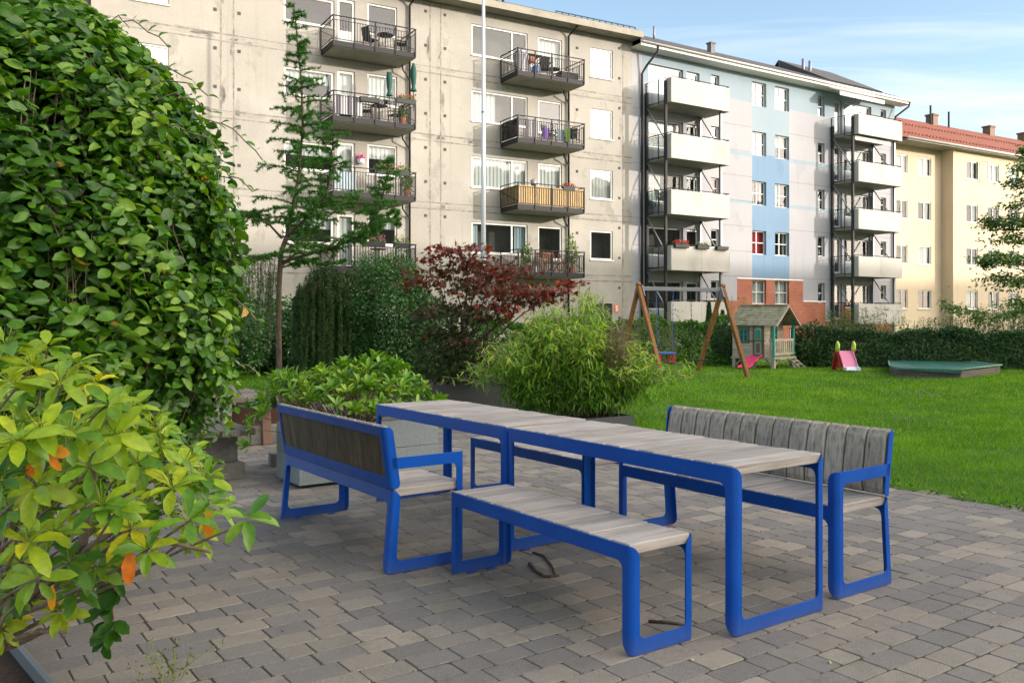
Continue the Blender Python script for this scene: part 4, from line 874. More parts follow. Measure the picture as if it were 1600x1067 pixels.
for nm, (pw, _, rows, pf0, pf1) in specs.items():
    u0 = bl.u(pf0, pB); u1 = bl.u(pf1, pB)
    z_top = [bl.z(pf0, a, pB) for a, b in rows]; z_bot = [bl.z(pf0, b, pB) for a, b in rows]
    sp = (z_top[0] - z_top[4]) / 4; hh = sum(a - b for a, b in zip(z_top, z_bot)) / 5
    for i in range(5):
        zt = z_top[0] - sp * i; zb = zt - hh; BALL[nm, i] = (u0, u1, zb + .16, zt, panel_balcony(bl, u0, u1, zb, zt, pB))
    # the steel frame that carries the stack
    top = z_top[0] - hh * .1
    for (uu, yy) in ((u0 - .06, -.12), (u0 - .06, -pB + .32), (u1 - .25, -pB + .30), (u1 - .3, -.12)):
        m_ = MB(); m_.box(uu - .06, yy - .06, -.1, uu + .06, yy + .06, top + (0.0 if yy < -1 and uu < u1 - 1 else -.3)); m_.build('balcony_post', M['steel'] if uu < u1 - 1 else M['steel2'], bl.root)
    for i in range(5):
        zt = z_top[0] - sp * i; zb = zt - hh
        tube_part('brace', [(u0 - .06, -.16, zb - .05), (u0 - .06, -pB + .36, zb - sp + hh + .1 - .35)], .035, M['steel2'], bl.root, 6)
        tube_part('brace', [(u1 - .3, -.16, zb - .05), (u1 - .28, -pB + .36, zb - sp + hh - .25)], .03, M['steel2'], bl.root, 6)
# awnings
def awning(px0, y0, px1, y1, yoff, out=1.3, drop=.45, label='', z=None):
    a = bl.uz(px0, y0, yoff); b = bl.uz(px1, y1, yoff); u0, u1 = a[0], b[0]; zf = a[1]
    n = 40; vs = []
    for i in range(n + 1):
        uu = u0 + (u1 - u0) * i / n; vs += [(uu, -.1, zf + drop), (uu, -yoff, zf), (uu, -yoff - .01, zf - .16 - .05 * abs(math.sin(i * 1.2)))]
    m_ = MB(); m_.add(vs, [(3 * i, 3 * i + 1, 3 * i + 4, 3 * i + 3) for i in range(n)] + [(3 * i + 1, 3 * i + 2, 3 * i + 5, 3 * i + 4) for i in range(n)])
    root = empty('awning', bl.O, bl.root.rotation_euler[2], label, 'awning', 'awnings on the white building')
    m_.build('canopy', M['curtain'], root); m_ = MB(); m_.tube([(u0, -yoff, zf), (u1, -yoff, zf)], .03, 6); m_.build('front_bar', M['white'], root)
awning(1312, 143, 1382, 160, 1.2, label='beige scalloped awning under the eave above the top right white balcony')
awning(1336, 213, 1392, 224, 1.5, drop=.2, label='scalloped awning with wavy valance just under the topmost right balcony')
# ============ yellow building
ye = Fac(1408, 54.1, 3090, 'apartment_house', 'pale yellow rendered four storey apartment house with red tiled roof, at the right')
Ya, Yb, Yc = ye.u(1388), ye.u(1471), ye.u(1730); Zy = ye.z(1402, 226)
rowsY = [(239.5, 269), None]
zt0 = ye.z(1411, 241.5); SY = (ye.z(1411, 241.5) - ye.z(1411, 452.5)) / 3; hy = 1.18
holes = []; wins = []; PR = .8
def add3(px0, px1, off_, cur):
    u0, u1 = ye.u(px0, off_), ye.u(px1, off_)
    for i in range(5):
        c = cur[i] if i < 4 else 'none'; wins.append((u0, u1, zt0 - hy - SY * i, zt0 - SY * i, off_, dict(mull=(.5,), fw=.07, cur=c, glass='glass' if i == 0 else 'glass3')))
add3(1400.5, 1418, 0, ['full', 'none', 'none', 'none']); add3(1434.5, 1455, 0, ['full', 'sides', 'full', 'none'])
add3(1510, 1528, PR, ['none', 'sides', 'none', 'full']); add3(1543.5, 1561, PR, ['full', 'none', 'none', 'none']); add3(1575.5, 1592.5, PR, ['full', 'none', 'none', 'none']); add3(1606, 1622, PR, ['none'] * 4)
mb = MB(); wall_with_holes(mb, Ya, Yb, -.5, Zy, [w_[:4] for w_ in wins if w_[4] == 0], [])
wall_with_holes(mb, Yb, Yc, -.5, Zy, [w_[:4] for w_ in wins if w_[4]], [], y=-PR)
mb.add([(Yb, 0, -.5), (Yb, 0, Zy), (Yb, -PR, Zy), (Yb, -PR, -.5)], [(0, 1, 2, 3)]); mb.add([(Yc, -PR, -.5), (Yc, 10, -.5), (Yc, 10, Zy), (Yc, -PR, Zy)], [(0, 1, 2, 3)]); mb.add([(Ya, 10, -.5), (Ya, 10, Zy), (Yc, 10, Zy), (Yc, 10, -.5)], [(0, 1, 2, 3)])
mb.build('wall', M['yellow'], ye.root)
for u0, u1, z0, z1, off_, a in wins: window(ye.root, u0, u1, z0, z1, y=-off_, **a)
mb = MB(); mb.box(Ya, -PR - .5, Zy, Yc + .3, -.004 + .3, Zy + .10); mb.build('eave', M['fascia'], ye.root)
mb = MB(); mb.smooth = True; mb.tube([(Ya, -PR - .56, Zy + .13), (Yc, -PR - .56, Zy + .13)], .07, 8); mb.build('gutter', M['white_eave'], ye.root)
zr = Zy + .12; zk = ye.z(1401, 183.5, -5); sl2 = (zk - zr) / (5 + PR + .5)
mb = MB(); mb.add([(Ya - 2, -PR - .52, zr), (Yc + .3, -PR - .52, zr), (Yc + .3, 5, zk), (Ya - 2, 5, zk)], [(0, 1, 2, 3)]); mb.add([(Ya - 2, 11.3, zr), (Ya - 2, 5, zk), (Yc + .3, 5, zk), (Yc + .3, 11.3, zr)], [(0, 1, 2, 3)])
for k in range(90):
    uu = Ya - 1 + .36 * k; 
    for yy in (-.1, 2.6): zz_ = zr + (yy + PR + .52) * sl2; mb.box(uu, yy, zz_ - .02, uu + .09, yy + .1, zz_ + .09)
yroof = mb.build('roof', M['tile_red'], ye.root)
mb = MB(); 
for yy in (-.1, 2.6): zz_ = zr + (yy + PR + .52) * sl2; mb.bar((Ya - 1, yy - .02, zz_ + .12), (Yc, yy - .02, zz_ + .12), .03, .03)
mb.build('snow_guard', M['tile_red'], yroof)
for px_, yy, w_, h_ in ((1448, 5, .02, 1.2), (1456, 5, .28, .55), (1476.5, 5, .02, 1.0), (1545, 5, .32, .5), (1599, 5, .32, .5)):
    uu = ye.u(px_, -yy); mb = MB()
    if w_ < .1: mb.tube([(uu, yy - .3, zk - .4), (uu, yy - .3, zk + h_)], .07, 8); mb.build('vent_pipe', M['steel'], yroof)
    else: mb.box(uu - w_, yy - .3, zk - .4, uu + w_, yy + .3, zk + h_); mb.box(uu - w_ - .06, yy - .36, zk + h_, uu + w_ + .06, yy + .36, zk + h_ + .12); mb.build('chimney', M['dbrown'], yroof)
# open casement on the top row of the yellow house
w0 = [w_ for w_ in wins if abs(w_[0] - ye.u(1510, PR)) < .01][0]
mb = MB(); a = math.radians(35); L_ = .62; ux, yx = w0[1], -PR - .02; ex_, ey_ = math.cos(a), -math.sin(a)
def cs(t, z): return (ux + L_ * t * ex_, yx + L_ * t * ey_, z)
for p, q in (((0, w0[2]), (1, w0[2])), ((0, w0[3]), (1, w0[3])), ((0, w0[2]), (0, w0[3])), ((1, w0[2]), (1, w0[3]))): mb.bar(cs(*p), cs(*q), .06, .05)
mb.build('open_casement', M['white'], ye.root)
# ============ the block across the courtyard whose shadow lies over the garden (stands behind the camera, to the right)
DN = 68.0; HB = 22.6
o_ = gy.O + gy.n * DN; op = empty('courtyard_block', o_, gy.root.rotation_euler[2], 'plain apartment block across the courtyard whose shadow lies over the garden', 'building')
mb = MB(); wall_with_holes(mb, -14, 120, -.3, HB - 3, [], [], y=0); mb.box(-14, -12, -.3, 120, 0, HB - 2.5)
mb.add([(-14.5, .5, HB - 2.6), (120, .5, HB - 2.6), (120, -6, HB), (-14.5, -6, HB)], [(0, 1, 2, 3)]); mb.add([(-14.5, -12.5, HB - 2.6), (-14.5, -6, HB), (120, -6, HB), (120, -12.5, HB - 2.6)], [(0, 1, 2, 3)])
mb.add([(-14.4, .5, HB - 2.6), (-14.4, -12.5, HB - 2.6), (-14.4, -6, HB)], [(0, 1, 2)])
mb.build('wall', M['yellow'], op)
# ---------------------------------------------------------------- playground on the lawn
# swing
sw = empty('swing_set', (5.32, 22.2, 0), 0, 'wooden A-frame swing set with grey steel beam and two chain swings on the lawn', 'swing')
def W2(o, p): return Vector(p) - Vector(o.location)
apR, apL = Vector((5.34, 22.2, 2.17)), Vector((3.13, 21.65, 2.19))
feet = {'R': [P(1090, 578), P(1169, 588)], 'L': [Vector((2.80, 22.95, 0)), Vector((3.50, 20.35, 0))]}
fo = Vector(apR - apL).normalized()
for k, ap in (('R', apR), ('L', apL)):
    for f_ in feet[k]:
        mb = MB(random.random()); topp = ap + (ap - f_).normalized() * .08; mb.bar(W2(sw, f_ - Vector((0, 0, .05))), W2(sw, topp), .11, .09, up=fo); mb.build('leg', M['swingwood'], sw, bevel=.01)
    s_ = 1 if k == 'R' else -1; mb = MB()
    for f_ in feet[k]:
        dn = (f_ - ap).normalized(); mb.bar(W2(sw, ap + dn * .34 - fo * s_ * .07), W2(sw, ap + dn * .02 - fo * s_ * .07), .14, .02, up=fo)
    mb.bar(W2(sw, ap + Vector((0, 0, -.20)) - fo * s_ * .07 - Vector((.0, .12, 0))), W2(sw, ap + Vector((0, 0, -.20)) - fo * s_ * .07 + Vector((0, .12, 0))), .02, .22, up=(0, 0, 1)); mb.build('bracket', M['steel2'], sw)
mb = MB(); bz = Vector((0, 0, -.07)); mb.bar(W2(sw, apL + bz - fo * .02), W2(sw, apR + bz + fo * .02), .10, .10); mb.build('beam', M['steel2'], sw, bevel=.008)
def chain(mb, a, b):
    a, b = Vector(a), Vector(b); n = int((b - a).length / .055)
    for i in range(n):
        p = a + (b - a) * i / n; q = a + (b - a) * (i + .85) / n; mb.bar(p, q, .022 if i % 2 else .008, .008 if i % 2 else .022)
def beam_pt(px):
    t = (px - 800) / F; A, B = apL, apR; k = (A.x - t * A.y) / ((A.x - B.x) - t * (A.y - B.y)); return A + (B - A) * k + Vector((0, 0, -.12))
for px0, px1, zs, kind in ((1025.5, 1052, .49, 'baby'), (1079.5, 1104.5, .33, 'flat')):
    a, b = beam_pt(px0), beam_pt(px1); mid = (a + b) / 2; d = (b - a).normalized(); h = (b - a).length / 2
    s_ = empty('swing_seat', sw.location, 0) ; s_.location = (0, 0, 0); s_.parent = sw; s_.name = 'hanging_swing'
    mb = MB()
    sa, sb = mid - d * (h - .03), mid + d * (h - .03); chain(mb, W2(sw, a), W2(sw, Vector((sa.x, sa.y, zs + .03)))); chain(mb, W2(sw, b), W2(sw, Vector((sb.x, sb.y, zs + .03)))); mb.build('chain', M['bluep'] if kind == 'baby' else M['steel'], s_)
    nrm = Vector((-d.y, d.x, 0)); mb = MB()
    c = Vector((mid.x, mid.y, zs))
    if kind == 'flat': mb.bar(W2(sw, c - d * h), W2(sw, c + d * h), .18, .035); mb.build('seat', M['steel'], s_, bevel=.01)
    else:
        mb.bar(W2(sw, c - d * h - Vector((0, 0, .22))), W2(sw, c + d * h - Vector((0, 0, .22))), .3, .03); mb.build('seat', M['steel'], s_, bevel=.01)
        mb = MB()
        for sx_ in (-1, 1):
            for sy_ in (-1, 1):
                q = c + d * h * sx_ * .8 + nrm * .13 * sy_; mb.bar(W2(sw, q - Vector((0, 0, .22))), W2(sw, q + Vector((0, 0, .0))), .06, .05)
        mb.build('seat_guard', M['red'], s_, bevel=.01)
        mb = MB(); q = c + Vector((0, 0, .03))
        for sy_ in (-1, 1): mb.bar(W2(sw, q - d * h + nrm * .14 * sy_), W2(sw, q + d * h + nrm * .14 * sy_), .05, .05)
        for sx_ in (-1, 1): mb.bar(W2(sw, q + d * h * sx_ - nrm * .14), W2(sw, q + d * h * sx_ + nrm * .14), .05, .05)
        mb.build('seat_ring', M['bluep'], s_, bevel=.01)
# playhouse: origin at the near corner, local x along the long side to the left, y along the gable side
na = math.radians(135); oC = P(1209.5, 575.5); oC.z = 0
ph = empty('playhouse', oC, na, 'small wooden playhouse with mossy board roof, teal windows and a fenced porch', 'playhouse')
# local: x -> (-.707,.707) (left/back), y -> (-.707,-.707); so the gable side runs along -y
LX, WY = 1.30, 1.20; zf = .30; ze = 1.24; zk_ = 1.72; por = .36
def up_w(mb): return mb
for x in (.04, LX - .04, LX * .5):
    for y in (-.04, -WY + .04): cols = MB(.5); cols.box(x - .045, y - .045, -.02, x + .045, y + .045, zf - .061); cols.build('leg', M['pale'], ph)
for x, y, dx_, dy_ in ((.06, -.04, .22, 0), (LX - .06, -.04, -.22, 0), (.04, -.06, 0, -.22), (.04, -WY + .06, 0, .22)):
    cols = MB(.4); cols.bar((x, y, .02), (x + dx_, y + dy_, zf - .062), .05, .04); cols.build('brace', M['pale'], ph)
mb = MB(.4); mb.box(-.03, -WY - .03, zf - .06, LX + .03, .03, zf); mb.build('platform', M['pale'], ph)
mb = MB(.5); npl = 9
for i in range(npl):
    z0 = zf + (ze - zf) * i / npl; z1 = zf + (ze - zf) * (i + 1) / npl - .006; mb.tint = random.random()
    # long wall (facing the camera-left), gable walls set back behind the porch
    mb.box(por + .24, -.03, z0, LX, -.0, z1); mb.box(LX - .03, -WY, z0, LX, -.03, z1); mb.box(por, -WY, z0, por + .03, -.03, z1); mb.box(por, -WY, z0, LX, -WY + .03, z1)
mb.tint = .5; mb.prism([(-.0, ze), (-WY, ze), (-WY / 2, zk_)], por, por + .03, 'x'); mb.prism([(-.0, ze), (-WY, ze), (-WY / 2, zk_)], LX - .03, LX, 'x'); mb.build('wall', M['pale'], ph)
def arched(mb, x0, x1, z0, z1, y0, y1, n=8):
    r_ = (x1 - x0) / 2; pts = [(x0, z0), (x1, z0)] + [((x0 + x1) / 2 + r_ * math.cos(math.pi * k / n), z1 - r_ * .7 + r_ * .7 * math.sin(math.pi * k / n)) for k in range(n + 1)]
    mb.prism(pts, y0, y1, 'y')
def arch_win(name, x0, x1, z0, z1, yo, root, flip=False):
    m1 = MB(); m1.box(x0 - .04, yo, z0 - .04, x1 + .04, yo + .012, z1 + .02); f = m1.build(name, M['dbrown'], root)
    m2 = MB(); arched(m2, x0, x1, z0, z1, yo + .012, yo + .02); m2.build('pane', M['room'], f)
    m3 = MB(); c = (x0 + x1) / 2
    for a_ in (x0, c - .02, c, x1 - .02): m3.box(a_, yo + .018, z0, a_ + .022, yo + .034, z1 - .05)
    for b_ in (z0, z0 + (z1 - z0) * .48, z1 - .06): m3.box(x0, yo + .018, b_, x1, yo + .032, b_ + .022)
    m3.tube([(x0 + .01, yo + .025, z1 - .08), (x0 + (c - x0) * .4, yo + .025, z1 - .02), (c, yo + .025, z1), (x1 - (x1 - c) * .4, yo + .025, z1 - .02), (x1 - .01, yo + .025, z1 - .08)], .012, 5); m3.build('casement', M['teal'], f)
arch_win('window', .80, 1.05, .72, 1.12, .0, ph)
# door beside the porch on the long side
mb = MB(); mb.box(por - .06, -.012, zf, por + .30, .002, ze - .04); dr = mb.build('door', M['dbrown'], ph)
mb = MB(); arched(mb, por, por + .24, zf + .05, ze - .08, .003, .018); mb.build('door_leaf', M['teal'], dr)
mb = MB(.4); arched(mb, por + .03, por + .21, zf + .08, ze - .12, .018, .024); mb.build('door_panel', M['pale'], dr)
mb = MB(); arched(mb, por + .05, por + .19, .82, 1.06, .024, .032); mb.build('door_window', M['dbrown'], dr)
mb = MB(); mb.box(por + .06, .024, .42, por + .18, .03, .68); mb.build('door_field', M['dbrown'], dr)
mb = MB(); arched(mb, por + .06, por + .18, .83, 1.05, .032, .038); mb.box(por + .113, .03, .82, por + .127, .044, 1.06); mb.build('door_pane', M['teal'], dr)
mb = MB(.3); mb.box(por - .12, .0, .755, por + .42, .06, .775); mb.build('counter_shelf', M['dbrown'], ph)
# window in the gable wall behind the porch
w_ = MB(); w_.box(por - .012, -.82, .70, por - .001, -.46, 1.15); wf = w_.build('window', M['dbrown'], ph)
w_ = MB(); w_.box(por - .018, -.79, .73, por - .012, -.49, 1.12); w_.build('pane', M['room'], wf)
w_ = MB()
for y_ in (-.80, -.65, -.50): w_.box(por - .032, y_, .72, por - .018, y_ + .025, 1.13)
for z_ in (.72, .90, 1.11): w_.box(por - .03, -.80, z_, por - .018, -.475, z_ + .022)
w_.build('casement', M['teal'], wf)
for y_ in (-.035, -WY + .035):
    mb = MB(); mb.box(.005, y_ - .03, zf, .065, y_ + .03, ze + .04); mb.build('porch_post', M['teal'], ph)
mb = MB(.6); mb.box(.01, -WY + .06, zf + .06, .05, -.06, zf + .12); mb.box(.005, -WY + .06, .74, .055, -.06, .81)
for k in range(9): y_ = -WY + .09 + k * (WY - .2) / 8; mb.tint = random.random(); mb.box(.012, y_ - .022, zf + .1, .03, y_ + .035, .76)
mb.build('porch_fence', M['pale'], ph)
mb = MB(.6); mb.box(.06, -.04, .74, .16, -.01, .81); mb.box(.10, -.035, zf, .14, -.012, .76); mb.build('porch_fence', M['pale'], ph)
# roof: boards in courses, overhanging
mb = MB(); nb = 8; ov = .10; rl = math.hypot(WY / 2 + ov, (zk_ - ze) + (zk_ - ze) * ov / (WY / 2)); sl_ = (zk_ - ze) / (WY / 2)
for side in (0, 1):
    for i in range(nb):
        t0, t1 = i / nb, (i + 1) / nb + .02
        def q(t): d_ = (WY / 2 + ov) * t; y = -WY / 2 + (d_ if side == 0 else -d_); return y, zk_ + .03 - sl_ * d_
        (ya, za), (yb, zb) = q(t0), q(min(1, t1)); lift = .012
        mb.add([(-.10, ya, za), (LX + .1, ya, za), (LX + .1, yb, zb + lift), (-.10, yb, zb + lift), (-.10, ya, za - .02), (LX + .1, ya, za - .02), (LX + .1, yb, zb - .015), (-.10, yb, zb - .015)],
               [(0, 1, 2, 3), (4, 7, 6, 5), (3, 2, 6, 7), (0, 4, 5, 1), (0, 3, 7, 4), (1, 5, 6, 2)])
mb.box(-.11, -WY / 2 - .05, zk_ + .02, LX + .11, -WY / 2 + .05, zk_ + .05)
mb.build('roof', M['shingle'], ph)
for side in (1, -1):
    mb = MB(.5); e_ = (-WY / 2 + side * (WY / 2 + ov)); mb.bar((-.12, -WY / 2, zk_ + .0), (-.12, e_, zk_ - sl_ * (WY / 2 + ov)), .03, .06, up=(1, 0, 0)); mb.build('barge_board', M['pale'], ph)
mb = MB(.5); mb.bar((-.02, -WY + .1, zf - .05), (-.35, -WY + .1, 0), .03, .06); mb.bar((-.02, -WY + .42, zf - .05), (-.35, -WY + .42, 0), .03, .06)
for k in range(2): q_ = .35 + .3 * k; mb.box(-.02 - .33 * q_ - .04, -WY + .1, (zf - .05) * (1 - q_), -.02 - .33 * q_ + .03, -WY + .42, (zf - .05) * (1 - q_) + .02)
mb.build('ladder', M['pale'], ph)
# slide of the playhouse
def chute(name, root, pts, wd, m_, side=(1, 0, 0), rim=.05):
    side = Vector(side).normalized(); mb = MB(); mb.smooth = False; vs = []; n = len(pts)
    for p in pts:
        p = Vector(p); a, b = p - side * wd / 2, p + side * wd / 2; u = Vector((0, 0, rim))
        vs += [a + u - side * .012, a + u, a, b, b + u, b + u + side * .012, b + side * .012 - Vector((0, 0, .012)), a - side * .012 - Vector((0, 0, .012))]
    fs = []
    for i in range(n - 1):
        for j in range(8): fs.append((i * 8 + j, i * 8 + (j + 1) % 8, (i + 1) * 8 + (j + 1) % 8, (i + 1) * 8 + j))
    fs += [tuple(range(8))[::-1], tuple((n - 1) * 8 + j for j in range(8))]; mb.add(vs, fs); return mb.build(name, m_, root)
px_ = por + .12; pts = [(px_, .03, zf + .03), (px_ + .03, .14, zf - .01), (px_ + .06, .28, .20), (px_ + .08, .44, .09), (px_ + .09, .58, .035), (px_ + .1, .70, .03)]
sd_ = chute('slide', None, pts, .27, M['pink']); sd_.location = ph.location; sd_.rotation_euler = ph.rotation_euler
tag(sd_, 'short bright pink slide coming down from the playhouse door', 'slide')
# free standing slide
bs = P(1331, 580.5); fs_ = empty('toddler_slide', (bs.x, bs.y, 0), R(-8), 'pink toddler slide with white foot and lime green handles on the lawn', 'slide')
pts = [(0, .55, .52), (0, .47, .51), (.0, .36, .42), (.02, .20, .25), (.03, .08, .12)]
chute('chute', fs_, [Vector(p) - Vector((0.05, 0, 0)) for p in pts], .34, M['pinkl'], rim=.07)
chute('chute_foot', fs_, [(-.02, .08, .12), (-.01, .0, .06), (0, -.08, .05), (0, -.18, .05)], .34, M['whitep'], rim=.06)
for x in (-.25, .16):
    mb = MB(); mb.bar((x, .56, .5), (x - .02, .88, 0), .05, .10, up=(1, 0, 0)); mb.build('ladder_rail', M['red'], fs_)
    mb = MB(); mb.smooth = True; mb.tube([(x, .58, .44), (x, .60, .60), (x, .56, .70), (x, .48, .745), (x, .40, .70), (x, .38, .60), (x, .40, .52)], .035, 8); mb.build('handle', M['lime'], fs_)
mb = MB()
for k in range(4): t = .2 + .22 * k; mb.box(-.25, .56 + .32 * t - .05, .5 * (1 - t) - .015, .16, .56 + .32 * t + .05, .5 * (1 - t) + .015)
mb.build('steps', M['red'], fs_)
for xa, xb in ((-.25, -.24), (.16, .15)): mb = MB(); mb.bar((xa, .5, .47), (xb, .12, .02), .03, .05); mb.build('side_support', M['red'], fs_)
# sandbox
sbp = [P(1391, 582.5), P(1403, 588.5), P(1501, 590.5), P(1563, 582), Vector((12.6, 24.3, 0)), Vector((10.6, 24.6, 0))]
cx = sum(p.x for p in sbp) / 6; cy = sum(p.y for p in sbp) / 6
sb = empty('sandbox', (cx, cy, 0), 0, 'low brown timber sandbox covered with a dark green tarpaulin, before the hedge', 'sandbox')
po = [(p.x - cx, p.y - cy) for p in sbp]; pi_ = [(a * .95, b * .95) for a, b in po]; hb = .165
for i in range(6):
    a, b, c, d = po[i], po[(i + 1) % 6], pi_[(i + 1) % 6], pi_[i]; mb = MB(.5)
    for k in range(3): mb.tint = random.random(); mb.prism([a, b, c, d], -.04 + (hb + .04) * k / 3, -.04 + (hb + .04) * (k + 1) / 3 - .006, 'z')
    mb.build('side_board', M['old'], sb)
mb = MB(); n6 = 6; out2 = [(a * 1.03, b * 1.03) for a, b in po]; vs = [(a, b, hb + .02) for a, b in out2] + [(a * .96, b * .96, hb + .035) for a, b in po] + [(a * .5, b * .5, hb - .02) for a, b in po] + [(0, 0, hb - .04)] + [(a * 1.035, b * 1.035, hb + .012 - (.075 if i == 2 else .0)) for i, (a, b) in enumerate(po)]
fs = [(i, (i + 1) % 6, 6 + (i + 1) % 6, 6 + i) for i in range(6)] + [(6 + i, 6 + (i + 1) % 6, 12 + (i + 1) % 6, 12 + i) for i in range(6)] + [(12 + i, 12 + (i + 1) % 6, 18) for i in range(6)] + [(19 + i, 19 + (i + 1) % 6, (i + 1) % 6, i) for i in (0, 1, 5)]
mb.add(vs, fs); mb.build('cover', M['net'], sb)
mb = MB(); q = [(a * 1.02, b * 1.02, hb + .03) for a, b in po]; mb.smooth = True; mb.tube(q + [q[0]], .022, 6, cap=False); mb.build('cover_hem', M['edgeg'], sb)
# flagpole
fp = empty('flagpole', (-.93, 28.5, 0), 0, 'tall white flagpole standing in front of the grey block', 'flagpole')
mb = MB(); mb.smooth = True; mb.tube([(0, 0, 0), (0, 0, 6), (0, 0, 13.5)], [.085, .072, .045], 14); mb.build('pole', M['pole'], fp)
mb = MB(); mb.lathe((0, 0, 0), [(.0, 13.75), (.07, 13.7), (.09, 13.6), (.05, 13.5)], 12); mb.build('finial', M['pole'], fp)
mb = MB(); mb.lathe((0, 0, 0), [(.13, 0), (.13, .25), (.1, .3), (.07, .32)], 12); mb.lathe((0, 0, 8.05), [(.07, 0), (.07, .06)], 12); mb.build('base_collar', M['steel2'], fp)
# ---------------------------------------------------------------- plants
def curve_pts(a, b, sag=0, n=6, wob=.0):
    a, b = Vector(a), Vector(b); out_ = []
    for i in range(n + 1):
        t = i / n; p = a.lerp(b, t); p.z += sag * 4 * t * (1 - t); p += Vector((random.gauss(0, wob), random.gauss(0, wob), random.gauss(0, wob))) * (4 * t * (1 - t)); out_.append(p)
    return out_
# ---- weeping willow at the left
wl = empty('weeping_willow', (-2.36, 4.25, 0), 0, 'dense dome shaped weeping willow filling the upper left', 'tree')
mb = MB(); mb.smooth = True; mb.tube([(0, 0, 0), (.02, .02, 1.0), (0, 0, 2.3), (.02, 0, 2.75)], [.07, .055, .05, .03], 10); mb.build('trunk', M['bark'], wl)
prof = [(2.98, .0), (2.93, .22), (2.8, .42), (2.6, .63), (2.3, .82), (2.0, .90), (1.69, .94), (1.38, .955), (1.07, .95), (.9, .90), (.7, .86), (.5, .84), (.25, .82)]
def prof_r(z):
    for (z1, r1), (z0, r0) in zip(prof, prof[1:]):
        if z0 <= z <= z1: return r0 + (r1 - r0) * (z - z0) / (z1 - z0)
    return prof[-1][1] if z < .25 else 0
lc, ld, ln, ll, lt = [], [], [], [], []; tw = MB(); tw.smooth = True
zmax_r = [p[0] for p in prof]
for s_ in range(800):
    ph_ = random.uniform(0, 2 * math.pi); rf = random.choice([1, 1, .97, .93, .86, .72, .5]) * random.uniform(.93, 1.05)
    zs = 3.0 - .75 * random.random() ** 1.5; zend = random.choice([.9, 1.1, .7, 1.3, .95]) + random.uniform(-.25, .25)
    facing = (ph_ % (2 * math.pi))
    cosr = math.cos(ph_ + 0.45)                 # the side towards the paving (right front) ends higher
    if cosr > .2: zend = max(zend, .78)
    z = zs; wob = random.uniform(0, 6); side = 1; pts = []
    while z > zend:
        r_ = prof_r(min(z, 2.97)) * rf; a = ph_ + .10 * math.sin(wob + z * 2.2) + .04 * math.sin(wob * 3 + z * 7)
        r_ *= 1 + .07 * math.sin(a * 5 + z * 2.5) * math.sin(z * 6 + a * 2)
        p = Vector((r_ * math.cos(a), r_ * math.sin(a), z - (1 - rf) * .4)); pts.append(p)
        z -= random.uniform(.020, .046) * (1 if z < 2.5 else .6)
        if math.sin(a * 7 + z * 2 + 1) * math.sin(z * 9 + a * 3) > .6 + random.uniform(-.3, .5) and rf > .9: continue
        out_ = Vector((math.cos(a), math.sin(a), 0)); tan = Vector((-math.sin(a), math.cos(a), 0)) * side; side = -side
        sz = random.uniform(.032, .086)
        slope_top = max(0, (z - 2.3) / .7)
        d = tan * random.uniform(.5, 1.2) + out_ * random.uniform(.0, .8) + Vector((0, 0, random.uniform(-.8, .35)))
        lc.append(p + out_ * random.uniform(-.03, .03)); ld.append(d); ln.append(out_ * random.uniform(-.2, 1.1) + Vector((0, 0, 1)) * random.uniform(.2, 1.0) + Vector((random.gauss(0, .5), random.gauss(0, .5), random.gauss(0, .2)))); ll.append(sz)
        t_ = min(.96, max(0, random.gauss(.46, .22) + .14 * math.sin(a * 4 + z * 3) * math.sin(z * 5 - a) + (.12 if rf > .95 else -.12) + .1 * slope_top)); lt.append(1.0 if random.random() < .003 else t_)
    if rf < 1.0 and len(pts) > 6 and s_ % 3 == 0: tw.tube(pts[::2], .0018 if s_ % 2 else .0030, 4, cap=False)
# loose shoots that stand out of the dome
for (px, py, Y, L_) in [(325, 150, 3.9, .35), (300, 125, 3.9, .3), (395, 300, 4.0, .4), (385, 430, 4.1, .3), (410, 250, 4.1, .2), (345, 240, 3.8, .3), (400, 500, 4.2, .3), (260, 70, 3.9, .25), (400, 580, 4.2, .25), (330, 175, 3.8, .3)]:
    tip = PY(px, py, Y) - Vector(wl.location); base = Vector((tip.x - .32, tip.y + .1, tip.z + random.uniform(.0, .22))); pts = curve_pts(base, tip, .05, 8, .01); tw.tube(pts, .003, 4)
    for k, p in enumerate(pts[2:]):
        d = Vector((random.uniform(.2, 1), random.uniform(-.6, .6), random.uniform(-.7, .7))); lc.append(p); ld.append(d); ln.append(Vector((0, -.6, 1))); ll.append(random.uniform(.03, .055)); lt.append(random.uniform(.5, .95))
# a low hanging shoot before the bed, lower left
for px0, py0, px1, py1 in ((172, 800, 178, 985), (186, 850, 165, 1000)):
    a = PY(px0, py0, 3.1) - Vector(wl.location); b = PY(px1, py1, 3.05) - Vector(wl.location); pts = curve_pts(a, b, 0, 9, .012); tw.tube(pts, .004, 5)
    for p in pts:
        for _ in range(2):
            d = Vector((random.uniform(-1, 1), random.uniform(-1, .2), random.uniform(-.9, .1))); lc.append(p); ld.append(d); ln.append(Vector((0, -1, .8))); ll.append(random.uniform(.05, .10)); lt.append(random.uniform(.05, .5))
lc = np.array(lc); ll = np.array(ll)
leaves('foliage', lc, np.array(ld), np.array(ln), ll, ll * RNG.uniform(.46, .66, len(ll)), 'oblong', G['willow'], wl, np.array(lt), RNG.uniform(.2, 3.2, len(ll)))
